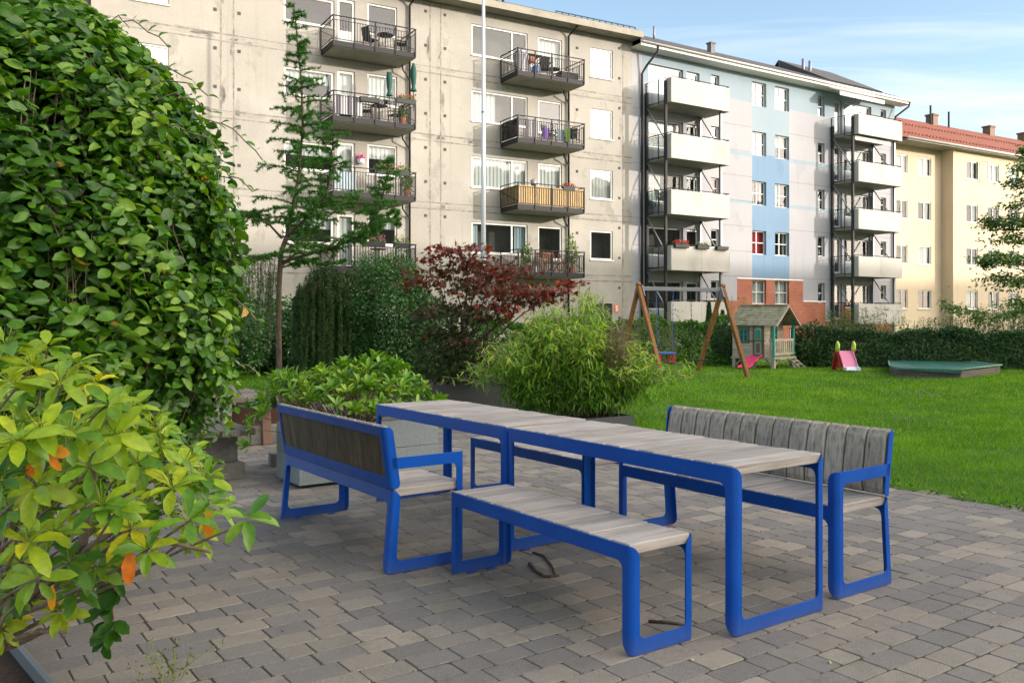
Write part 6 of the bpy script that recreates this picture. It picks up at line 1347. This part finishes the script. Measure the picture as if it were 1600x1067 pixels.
# wild growth behind the dark hedge
def wild(name, label, px0, px1, Y, z0, z1, n, gm, tint=.5, hmax=1.0):
    root = empty(name, (PY((px0 + px1) / 2, 500, Y).x, Y, 0), 0, label, 'shrub'); mb = MB(); mb.smooth = True; c_, d_, t_ = [], [], []
    for _ in range(n):
        x = PY(random.uniform(px0, px1), 500, Y).x - root.location.x; y = random.uniform(-.6, .9); H_ = random.uniform(z0, z1); lean = random.gauss(0, .12); q = [Vector((x, y, 0)), Vector((x + lean * .5, y, H_ * .5)), Vector((x + lean * 1.6, y, H_))]; mb.tube(q, [.008, .006, .003], 4, cap=False)
        for k in range(int(26 * H_)):
            t = random.uniform(.15, 1); p = q[0].lerp(q[1], t * 2) if t < .5 else q[1].lerp(q[2], t * 2 - 1); c_.append(tuple(p + Vector((random.gauss(0, .06), random.gauss(0, .06), 0)))); d_.append((random.gauss(0, 1), random.gauss(0, 1), random.uniform(-.5, .6))); t_.append(min(1, max(0, random.gauss(tint, .22))))
    mb.build('stems', M['twig'], root); n_ = len(c_); leaves('foliage', c_, d_, np.tile([0, 0, 1], (n_, 1)), .10 * RNG.uniform(.6, 1.3, n_), .045, 'quad', gm, root, np.array(t_)); return root
wild('wild_shrub', 'tall wispy light green growth behind the hedge under the right balconies', 1300, 1400, 27.5, 1.1, 1.75, 110, G['wild'], .55)
wild('wild_shrub', 'untidy green growth above the hedge in front of the yellow house', 1400, 1500, 27, .9, 1.45, 110, G['wild'], .45)
wild('wild_shrub', 'dense leafy growth above the right end of the hedge', 1490, 1660, 26.5, 1.2, 1.95, 190, G['wild'], .25)
wild('wild_shrub', 'young seedling growth at the foot of the left swing frame', 990, 1060, 27.2, 1.0, 1.75, 40, G['wild'], .5)
vn = wild('climbing_plant', 'thin climbing plant against the brick wall behind the playhouse roof', 1141, 1160, 29.5, 1.4, 2.3, 22, G['wild'], .75)
for px, top, lab in ((1108, 474, 'tallest of the small pointed thujas below the white balconies'), (1120, 488, 'middle small thuja, shorter than its left neighbour'), (1129, 487, 'rightmost small thuja beside the dark shrub and swing leg')):
    Y = 31.0; H_ = HC + (497 - top) * Y / F; n = 1500; zz_ = RNG.random(n) ** .8 * H_; a = RNG.random(n) * 6.28; rr = .22 * (1 - zz_ / H_) + .02; root = empty('thuja', (PY(px, 500, Y).x, Y, 0), 0, lab, 'conifer', 'small pointed thujas')
    leaves('foliage', np.stack([rr * np.cos(a), rr * np.sin(a), zz_], 1), np.stack([np.cos(a) * .4, np.sin(a) * .4, np.ones(n)], 1), rnd_dir(n), .09, .05, 'quad', G['hedge'], root); mb = MB(); mb.tube([(0, 0, 0), (0, 0, H_ * .8)], [.03, .01], 6); mb.build('trunk', M['bark'], root)
# ---- tree reaching in from the right
to = Vector((11.6, 18.0, 0)); rt = empty('hornbeam', to, 0, 'leafy tree reaching in from the right edge with layered branches', 'tree')
tk = MB(); tk.smooth = True; tk.tube([(0, 0, -.05), (.05, 0, 2), (-.05, .1, 4), (.1, 0, 5.6)], [.13, .10, .07, .03], 10); cc, cn_ = [], []
lay = [(1600, 262, 20), (1590, 285, 22), (1600, 318, 40), (1588, 342, 38), (1565, 352, 26), (1585, 372, 42), (1560, 400, 34), (1590, 405, 50), (1575, 432, 44), (1610, 440, 60), (1600, 470, 30), (1620, 350, 50), (1640, 300, 50), (1650, 400, 60), (1645, 245, 40), (1690, 330, 70), (1700, 430, 70), (1690, 240, 60), (1730, 380, 60), (1600, 235, 8), (1545, 345, 14), (1540, 408, 14), (1745, 300, 60)]
for px, py, hw in lay:
    c0 = PY(px, py, 18 + random.uniform(-.5, .5)) - to; s_ = hw / F * 18; m_ = int(90 + hw * 8); a = RNG.normal(0, .5, (m_, 3)) * np.array([s_, s_ * .9, .13]); a[:, 2] -= .12 * np.abs(a[:, 0] + .1); cc.append(a + np.array(c0)); tk.tube(curve_pts((0, 0, max(1.2, c0.z - .5)), c0 + Vector((-s_ * .5, 0, -.05)), .05, 6, .03), [.03, .024, .018, .014, .010, .006, .004], 5, cap=False)
cc = np.concatenate(cc); n = len(cc); leaves('foliage', cc, np.stack([RNG.normal(-.3, .8, n), RNG.normal(0, .8, n), RNG.normal(-.35, .3, n)], 1), np.tile([0, -.3, 1], (n, 1)) + RNG.normal(0, .3, (n, 3)), .085 * RNG.uniform(.7, 1.3, n), .05, 'quad', G['tree'], rt); tk.build('trunk', M['bark'], rt)
# low branch over the hedge
so_ = Vector((PY(1640, 500, 20.5).x, 20.5, 0)); sr = empty('young_tree', so_, 0, 'young tree whose low branch arches over the hedge before the yellow house', 'tree'); tk = MB(); tk.smooth = True; tk.tube([(0, 0, 0), (0, 0, 1.5)], [.05, .04], 7); cc = []
for path in ([(1640, 490), (1590, 486), (1540, 500), (1520, 495)], [(1590, 492), (1545, 490), (1510, 484), (1490, 480), (1472, 470)], [(1640, 478), (1610, 478), (1580, 486)]):
    q = [PY(a, b, 20.5) - so_ for a, b in path]; tk.tube(q, .012, 5)
    for a, b in zip(q, q[1:]): cc.append(np.array([tuple(a.lerp(b, random.random()) + Vector((random.gauss(0, .07), random.gauss(0, .1), random.gauss(-.03, .06)))) for _ in range(110)]))
cc = np.concatenate(cc); n = len(cc); leaves('foliage', cc, np.stack([RNG.normal(-.4, .8, n), RNG.normal(0, .8, n), RNG.normal(-.5, .4, n)], 1), np.tile([0, -.3, 1], (n, 1)) + RNG.normal(0, .3, (n, 3)), .09, .05, 'quad', G['tree'], sr, np.clip(RNG.normal(.6, .2, n), 0, 1)); tk.build('trunk', M['bark'], sr)
# weed growing in the foreground joints
wd_ = P(268, 1062); wr = empty('weed', (wd_.x, wd_.y, 0), 0, 'spindly pale weed growing from a paving joint at the bottom edge', 'weed'); mb = MB(); mb.smooth = True; c_ = []
for _ in range(13):
    a = random.uniform(0, 6.28); H_ = random.uniform(.05, .17); q = curve_pts((random.gauss(0, .03), random.gauss(0, .03), 0), (random.gauss(0, .06), random.gauss(0, .05), H_), 0, 4, .006); mb.tube(q, .0012, 4, cap=False); c_ += [tuple(p + Vector((random.gauss(0, .006), random.gauss(0, .006), 0))) for p in q[1:] for _ in range(3)]
mb.build('stems', G['bud'], wr); leaves('leaves', c_, rnd_dir(len(c_), .5), rnd_dir(len(c_)), .014, .006, 'quad', G['wild'], wr)

# litter on the paving: small dry leaves, seeds, bits of twig
n = 420; y = 2.6 + 6.5 * RNG.random(n) ** 1.4; x = (RNG.random(n) * 1.2 - .58) * y; k_ = [i for i in range(n) if inside((x[i], y[i]), PAVE) and not inside((x[i], y[i]), BED)]
sz = RNG.uniform(.006, .020, len(k_)) * np.where(RNG.random(len(k_)) < .06, 2.2, 1)
o = leaves('paving_litter', np.stack([x, y, np.full(n, .004)], 1)[k_], rnd_dir(len(k_)) * np.array([1, 1, .15]), np.tile([0, 0, 1], (len(k_), 1)) + RNG.normal(0, .2, (len(k_), 3)), sz, sz * .55, 'quad', leaf_mat('dry litter', [(0, (.05, .03, .02)), (.4, (.20, .13, .06)), (.7, (.45, .40, .32)), (1, (.22, .26, .05))], .8, .05), None)
tag(o, 'tiny dry leaves, seeds and bits scattered over the paving', 'litter', kind='stuff')
# ---------------------------------------------------------------- old picnic furniture at the left
def Lat(o, a): return o
tt = empty('low_table', (-2.46, 9.5, 0), LA, 'old brown plank table at the far left behind the light planter', 'table')
mb = MB(.5); n = 16; H = .55; Lt, Wt = 2.7, .95
for i in range(n):
    mb.tint = random.random(); x0 = i * Lt / n; ins = .07 if i == 0 else (.02 if i == 1 else 0); mb.box(x0 + .004, ins, H - .05, x0 + Lt / n - .004, Wt - ins, H)
mb.build('tabletop', M['old'], tt, bevel=.006)
mb = MB(.3); mb.box(.05, .05, H - .14, Lt - .1, .09, H - .05); mb.box(.05, Wt - .09, H - .14, Lt - .1, Wt - .05, H - .05); mb.build('rail', M['old'], tt)
for x, y in ((.25, .12), (.25, Wt - .2), (Lt - .4, .12), (Lt - .4, Wt - .2)): mb = MB(.3); mb.bar((x, y, 0), (x + .05, y, H - .1), .10, .08); mb.build('leg', M['dbrown'], tt, bevel=.006)
be = empty('plank_bench', (-2.18, 7.45, 0), LA, 'old plank bench on a concrete slab leg, partly hidden behind the willow', 'bench')
mb = MB(.5)
for i in range(3): mb.tint = .3 + .2 * i; mb.prism([(-.06 * (i == 1), .0 + i * .15), (1.7, i * .15), (1.7, i * .15 + .142), (-.06 * (i != 2) * .5, i * .15 + .142)], .40, .45, 'z')
mb.build('seat', M['old'], be, bevel=.006)
for x in (.28, 1.4):
    mb = MB(); mb.box(x, .06, .14, x + .10, .38, .40); mb.box(x - .08, .02, -.01, x + .2, .42, .14); mb.build('leg', M['concrete'], be, bevel=.012)
kb = P(423, 695); cb = MB(); cb.box(-.35, -.08, 0, .25, .08, .21); c_ = cb.build('concrete_block', M['concrete'], None, bevel=.012, loc=(kb.x - .1, kb.y + .1, 0), rz=math.atan2(EDIR.y, EDIR.x) - .2); tag(c_, 'long dark concrete block lying on the paving behind the plank bench', 'block', 'concrete blocks')
kb = P(431, 727); cb = MB(); cb.box(-.06, -.08, 0, .10, .08, .125); c_ = cb.build('concrete_block', M['concrete'], None, bevel=.01, loc=(kb.x, kb.y, 0), rz=.4); tag(c_, 'small concrete block right beside the back of the left blue bench', 'block', 'concrete blocks')
cb = MB(); cb.box(-.03, -.03, 0, .03, .03, .34); c_ = cb.build('stub_post', M['planter'], None, bevel=.004, loc=tuple(P(386, 667)), rz=.3); tag(c_, 'short light grey metal post behind the plank bench', 'post')
rp = P(418, 672); tp = empty('planter', (rp.x, rp.y + .1, 0), .3, 'rust red planter box behind the left end of the blue bench', 'planter'); cb = MB()
cb.box(-.45, -.25, 0, .45, -.22, .34); cb.box(-.45, .22, 0, .45, .25, .34); cb.box(-.45, -.22, 0, -.42, .22, .34); cb.box(.42, -.22, 0, .45, .22, .34); cb.build('box', M['terr'], tp); cb = MB(); cb.box(-.42, -.22, 0, .42, .22, .28); cb.build('soil', M['soil'], tp)
# sticks on the paving
def stick(pts, r_, lab, br=None):
    mb = MB(); mb.smooth = True; q = [P(a, b, r_) for a, b in pts]; o = q[0].copy(); q = [p - o for p in q]; mb.tube(q, [r_] * (len(q) - 1) + [r_ * .5], 7)
    if br: z = [P(a, b, r_) - o for a, b in br]; mb.tube(z, r_ * .7, 6)
    x = mb.build('stick', M['bark'], None, loc=tuple(o)); tag(x, lab, 'stick', 'sticks on the paving')
stick([(1013, 970), (1045, 972), (1080, 977)], .0075, 'straight brown stick on the paving inside the near bench frame')
stick([(833, 863), (850, 868), (863, 885), (868, 898)], .007, 'thin curved stick under the near bench, beside a forked one')
stick([(827, 880), (838, 892), (851, 900), (874, 899)], .009, 'bent dark stick lying under the near bench')
# ---------------------------------------------------------------- things on the balconies
def at(fac, u, y, z, name, label, cat, group=None, rz=0):
    w_ = fac.world(u, y, z); return empty(name, w_, fac.root.rotation_euler[2] + rz, label, cat, group)
def chair(fac, u, y, z, rz, label, m_='chair', group='balcony chairs'):
    c = at(fac, u, y, z, 'balcony_chair', label, 'chair', group, rz)
    mb = MB(); mb.box(-.22, -.22, .40, .22, .22, .44); mb.build('seat', M[m_], c, bevel=.01)
    mb = MB(); mb.bar((0, .2, .42), (0, .30, .88), .44, .035, up=(0, 1, 0)); mb.build('backrest', M[m_], c, bevel=.01)
    for sx_ in (-1, 1):
        for sy_ in (-1, 1): mb = MB(); mb.bar((sx_ * .2, sy_ * .2, .4), (sx_ * .23, sy_ * .24, 0), .03, .03); mb.build('leg', M['chair'], c)
    for sx_ in (-1, 1): mb = MB(); mb.bar((sx_ * .24, -.2, .62), (sx_ * .24, .25, .64), .04, .03); mb.bar((sx_ * .24, -.2, .42), (sx_ * .24, -.2, .62), .03, .03); mb.build('armrest', M['chair'], c)
def rtable(fac, u, y, z, label, m_='chair', r_=.33, h=.7, name='balcony_table'):
    c = at(fac, u, y, z, name, label, 'table', 'balcony tables'); mb = MB(); mb.lathe((0, 0, h), [(0, 0), (r_, 0), (r_, .03), (0, .03)], 18); mb.build('tabletop', M[m_], c)
    mb = MB(); mb.tube([(0, 0, .02), (0, 0, h)], .025, 8); mb.lathe((0, 0, 0), [(.2, 0), (.2, .02), (.03, .04)], 12); mb.build('leg', M['chair'], c)
def flowers(fac, u, y, z, w_, label, key='flower', box=True, h=.22, n=160, m_='dplanter', grp='balcony flower boxes', nf=60):
    c = at(fac, u, y, z, 'flower_box' if box else 'flower_pot', label, 'flower box' if box else 'flower pot', grp); mb = MB()
    if box: mb.prism([(-.08, 0), (.08, 0), (.10, .17), (-.10, .17)], -w_ / 2, w_ / 2, 'x'); mb.build('box', M[m_], c)
    else: mb.lathe((0, 0, 0), [(0, 0), (.09, 0), (.13, .2), (.14, .2), (.14, .23), (.12, .23), (.11, .18), (0, .18)], 14); mb.build('pot', M[m_], c)
    p = np.stack([RNG.uniform(-w_ / 2, w_ / 2, n), RNG.normal(0, .07, n), .17 + np.abs(RNG.normal(0, h * .6, n))], 1); leaves('foliage', p, rnd_dir(n, .3), rnd_dir(n), .08, .05, 'quad', G['wild'], c)
    if nf: p = np.stack([RNG.uniform(-w_ / 2, w_ / 2, nf), RNG.normal(-.03, .07, nf), .2 + np.abs(RNG.normal(h * .4, h * .4, nf))], 1); leaves('flowers', p, rnd_dir(nf, .3), rnd_dir(nf), .06, .06, 'quad', G[key], c)
def parasol(fac, u, y, z, h, label):
    c = at(fac, u, y, z, 'closed_parasol', label, 'parasol', 'closed green parasols'); mb = MB(); mb.tube([(0, 0, 0), (0, 0, h)], .02, 8); mb.build('pole', M['chair'], c)
    mb = MB(); mb.smooth = True; n = 14; mb.lathe((0, 0, h * .42), [(.13, 0), (.11, .05), (.065, .16), (.10, .35), (.12, .7), (.10, .9), (.05, h * .58), (.0, h * .6)], n); mb.build('canopy', M['parasol'], c)
def plant(fac, u, y, z, h, w_, label, gm='wild', m_='clay', grp='potted balcony plants'):
    c = at(fac, u, y, z, 'potted_plant', label, 'potted plant', grp); mb = MB(); mb.lathe((0, 0, 0), [(0, 0), (.11, 0), (.15, .26), (.16, .28), (.13, .28), (0, .24)], 14); mb.build('pot', M[m_], c); n = int(260 * h); p, d = ellip_shell(n, (0, 0, .25 + h / 2), (w_, w_, h / 2), .2, .2)
    leaves('foliage', p, d + RNG.normal(0, .5, (n, 3)), rnd_dir(n), .14, .06, 'quad', G[gm], c); mb = MB(); mb.tube([(0, 0, .2), (0, 0, .25 + h * .7)], .012, 5); mb.build('stem', M['twig'], c)
def B(nm, i): return BAL[nm, i]
def U(nm, i, t): a = BAL[nm, i]; return a[0] + (a[1] - a[0]) * t
z = lambda nm, i: BAL[nm, i][2] + .004
# grey block, left column
chair(gy, U('A', 0, .88), -.9, z('A', 0), R(-100), 'black chair at the right end of the top left dark balcony'); chair(gy, U('A', 0, .52), -.8, z('A', 0), R(110), 'low black chair left of the table on the top left dark balcony'); rtable(gy, U('A', 0, .70), -.8, z('A', 0), 'small dark table between two chairs on the top left balcony')
chair(gy, U('A', 1, .45), -.9, z('A', 1), R(60), 'round backed dark chair beside the striped cloth on the second left balcony'); rtable(gy, U('A', 1, .62), -.8, z('A', 1), 'dark round table on the second left balcony with striped cloth'); chair(gy, U('A', 1, .83), -.8, z('A', 1), R(-80), 'black chair below the larger green parasol on the second left balcony')
parasol(gy, U('A', 1, .70), -1.2, z('A', 1) + .55, 1.2, 'smaller closed dark green parasol before the right window of the second left balcony'); parasol(gy, U('A', 1, .985), -1.35, z('A', 1) + .55, 1.85, 'taller closed dark green parasol at the right corner of the second left balcony')
flowers(gy, U('A', 1, .88), -1.4, z('A', 1) + .78, .8, 'flower box with red blooms on the rail below the taller parasol', n=110, nf=35, h=.14)
flowers(gy, U('A', 1, .42), -1.52, z('A', 1) + .62, .75, 'dark rail box with little growth left of the smaller parasol', nf=0, n=20, h=.05)
plant(gy, U('A', 1, .86), -1.2, z('A', 1), .35, .15, 'low terracotta pot plant on the floor of the second left balcony')
flowers(gy, U('A', 2, .72), -1.4, z('A', 2) + .78, 1.3, 'long box of pink flowers on the rail of the third left balcony', 'pinkf', n=240, nf=40); plant(gy, U('A', 2, .93), -1.1, z('A', 2), .75, .2, 'leafy plant at the right end of the third left balcony'); rtable(gy, U('A', 2, .70), -.9, z('A', 2), 'dark table behind the railing of the third left balcony')
hb_ = at(gy, gy.u(562), -.15, gy.z(562, 246) - .3, 'hanging_basket', 'hanging basket with pink flowers on the wall above the third left balcony', 'flower basket'); mb = MB(); mb.lathe((0, 0, 0), [(0, 0), (.12, .05), (.16, .2), (.1, .2)], 12); mb.build('basket', M['whitep'], hb_); n = 60; leaves('flowers', RNG.normal(0, .09, (n, 3)) + np.array([0, 0, .25]), rnd_dir(n), rnd_dir(n), .09, .08, 'quad', G['pinkf'], hb_)
flowers(gy, U('A', 3, .50), -1.4, z('A', 3) + .78, .8, 'rail box with purple pink flowers on the lowest left balcony', 'pinkf', n=150, nf=40); flowers(gy, U('A', 3, .82), -1.4, z('A', 3) + .78, .6, 'green rail box at the right of the lowest left balcony', nf=8, n=150); rtable(gy, U('A', 3, .6), -.9, z('A', 3), 'black table on the lowest left balcony')
ck = at(gy, U('A', 3, .86), -1.0, z('A', 3) + .45, 'white_towel', 'white cloth hung inside the railing of the lowest left balcony', 'cloth'); mb = MB(); vs = []; 
for i in range(9): vs += [(-.25 + .5 * i / 8, .03 * math.sin(i * 1.9), 0), (-.22 + .44 * i / 8, .03 * math.sin(i * 1.9 + .5), .5)]
mb.add(vs, [(2 * i, 2 * i + 2, 2 * i + 3, 2 * i + 1) for i in range(8)]); mb.build('cloth', M['curtain'], ck)
# grey block, right column
cv = at(gy, U('B', 0, .13), -1.0, z('B', 0), 'covered_grill', 'grey covered barbecue at the left end of the top right dark balcony', 'barbecue'); mb = MB(); mb.smooth = True; mb.lathe((0, 0, 0), [(.28, 0), (.30, .4), (.34, .75), (.25, .95), (0, 1.0)], 12); mb.build('cover', M['cloth_grey'], cv)
rk = at(gy, U('B', 0, .32), -.9, z('B', 0), 'drying_rack', 'loaded drying rack with blue bucket on the top right dark balcony', 'drying rack'); mb = MB(); mb.box(-.32, -.25, .85, .32, .25, .89)
for sx_ in (-1, 1): mb.bar((sx_ * .3, -.2, 0), (-sx_ * .3, -.2, .86), .03, .03); mb.bar((sx_ * .3, .2, 0), (-sx_ * .3, .2, .86), .03, .03)
mb.build('frame', M['chair'], rk); mb = MB(); mb.box(-.26, -.2, .02, .26, .2, .42); mb.build('storage_box', M['whitep'], rk, bevel=.03); mb = MB(); mb.lathe((-.02, -.3, .10), [(.0, 0), (.13, 0), (.16, .26), (.13, .26)], 12); mb.build('bucket', M['bluep'], rk)
mb = MB(); mb.box(-.28, -.22, .55, -.02, .2, .80); mb.build('clothes', M['clay'], rk, bevel=.05)
chair(gy, U('B', 0, .50), -.8, z('B', 0), R(160), 'grey low chair in the middle of the top right dark balcony'); rtable(gy, U('B', 0, .66), -.7, z('B', 0), 'dark low table near the middle of the top right dark balcony', h=.5)
sb_ = at(gy, U('B', 0, .88), -.7, z('B', 0), 'storage_box', 'dark grey box at the right end of the top right dark balcony', 'box'); mb = MB(); mb.box(-.45, -.25, 0, .45, .25, .42); mb.build('body', M['steel'], sb_, bevel=.02); mb = MB(); mb.box(-.46, -.26, .42, .46, .26, .46); mb.build('lid', M['steel2'], sb_, bevel=.01)
def cloth(u, y, z_, w_, h, m_, label, grp='laundry on the balcony rail'):
    c = at(gy, u, y, z_, 'cloth', label, 'cloth', grp); vs = []; mb = MB(); n = 10
    for i in range(n + 1): vs += [(-w_ / 2 + w_ * i / n, .025 * math.sin(i * 1.7), 0), (-w_ / 2 + w_ * i / n, .02 * math.sin(i * 1.7), h)]
    mb.add(vs, [(2 * i, 2 * i + 2, 2 * i + 3, 2 * i + 1) for i in range(n)]); mb.build('fabric', M[m_], c)
zb_ = z('B', 1)
cloth(U('B', 1, .24), -1.25, zb_ + .12, .6, .75, 'cloth_grey', 'pale striped cloth behind the rail of the second right balcony'); cloth(U('B', 1, .46), -1.2, zb_ + .12, .3, .5, 'purple', 'purple cloth behind the rail of the second right balcony'); cloth(U('B', 1, .80), -1.15, zb_ + .12, .22, .62, 'lgreen', 'bright green cloth behind the rail of the second right balcony'); cloth(U('B', 1, .72), -1.0, zb_ + .15, .3, .5, 'curtainb', 'pale blue cloth left of the green one on the second right balcony')
chair(gy, U('B', 1, .58), -.8, zb_, R(20), 'dark chair between the purple and pale blue cloths'); chair(gy, U('B', 1, .93), -.7, zb_, R(-60), 'dark wicker chair at the right end of the second right balcony')
flowers(gy, U('B', 2, .76), -1.4, z('B', 2) + .74, .6, 'rail box with red flowers above the reed screen', n=70, nf=50, h=.12); vz = at(gy, U('B', 2, .25), -1.35, z('B', 2) + .80, 'zinc_bucket', 'small pale bucket on the rail above the reed screen', 'bucket'); mb = MB(); mb.smooth = True; mb.lathe((0, 0, 0), [(0, 0), (.10, 0), (.14, .28), (.12, .28), (.08, .04)], 14); mb.build('body', M['planter'], vz); mb = MB(); mb.tube([(-.13, 0, .26), (0, 0, .36), (.13, 0, .26)], .008, 5); mb.build('handle', M['steel2'], vz)
zb_ = z('B', 3)
for k, t in enumerate((.42, .54, .66, .76)):
    lab = ['leftmost slatted reddish folding chair', 'slatted reddish chair second from the left', 'slatted reddish chair second from the right', 'rightmost slatted reddish folding chair'][k] + ' on the lowest right balcony'
    c = at(gy, U('B', 3, t), -.75 - .25 * (k % 2), zb_, 'folding_chair', lab, 'chair', 'slatted folding chairs', R(40 * (k - 1.5))); mb = MB()
    for q in range(6): mb.box(-.2, -.2 + q * .07, .43, .2, -.15 + q * .07, .45)
    mb.build('seat', M['teak'], c); mb = MB()
    for q in range(5): mb.box(-.2, .19, .52 + q * .08, .2, .215, .57 + q * .08)
    mb.build('backrest', M['teak'], c)
    for sx_ in (-1, 1): mb = MB(); mb.bar((sx_ * .2, -.2, 0), (sx_ * .2, .2, .92), .03, .03); mb.bar((sx_ * .18, .22, 0), (sx_ * .18, -.18, .44), .03, .03); mb.build('leg', M['teak'], c)
plant(gy, U('B', 3, .20), -1.0, zb_, .95, .22, 'tall green plant at the left of the lowest right balcony'); plant(gy, U('B', 3, .90), -.95, zb_, 1.35, .25, 'tallest green plant at the right end of the lowest right balcony'); flowers(gy, U('B', 3, .33), -1.0, zb_, .3, 'small potted plant left of the slatted chairs', box=False, nf=0, n=60, m_='whitep')
# white building
def UL(nm, i, t): a = BALL[nm, i]; return a[0] + (a[1] - a[0]) * t
def rail_box(nm, i, t, w_, label, key, nf=70, h=.16, n=120): b_ = BALL[nm, i]; flowers(bl, UL(nm, i, t), -pB - .10, b_[3] - .10, w_, label, key, nf=nf, h=h, n=n)
rail_box('L', 3, .14, .85, 'box of red flowers hung on the fourth white balcony of the left stack', 'flower', 130, .14); rail_box('L', 3, .50, .75, 'box of pale yellow flowers in the middle of the same white parapet', 'white', 50, .10); rail_box('L', 3, .84, .75, 'nearly empty dark box at the right end of the white parapet', 'white', 0, .03, 10)
cs_ = at(bl, UL('L', 3, .66), -1.1, BALL['L', 3][2] + .45, 'cushion_bag', 'grey cushion bag behind the parapet with the flower boxes', 'bag'); mb = MB(); mb.box(-.45, -.2, 0, .5, .2, .62); mb.build('bag', M['purple'] if False else M['steel2'], cs_, bevel=.08)
for nm, i, t, lab in (('L', 2, .10, 'dark chair back above the third white parapet of the left stack'), ('L', 2, .24, 'tilted chair beside another above the third white parapet'), ('R', 2, .75, 'chair behind the third white parapet of the right stack')):
    chair(bl, UL(nm, i, t), -.7, BALL[nm, i][2] + .25, R(70 * (t + .3)), lab)
plant(bl, UL('L', 2, .55), -.6, BALL['L', 2][2] + .3, .7, .2, 'leafy pot plant against the glass on the third white balcony', 'dark', 'whitep')
cloth_ = None
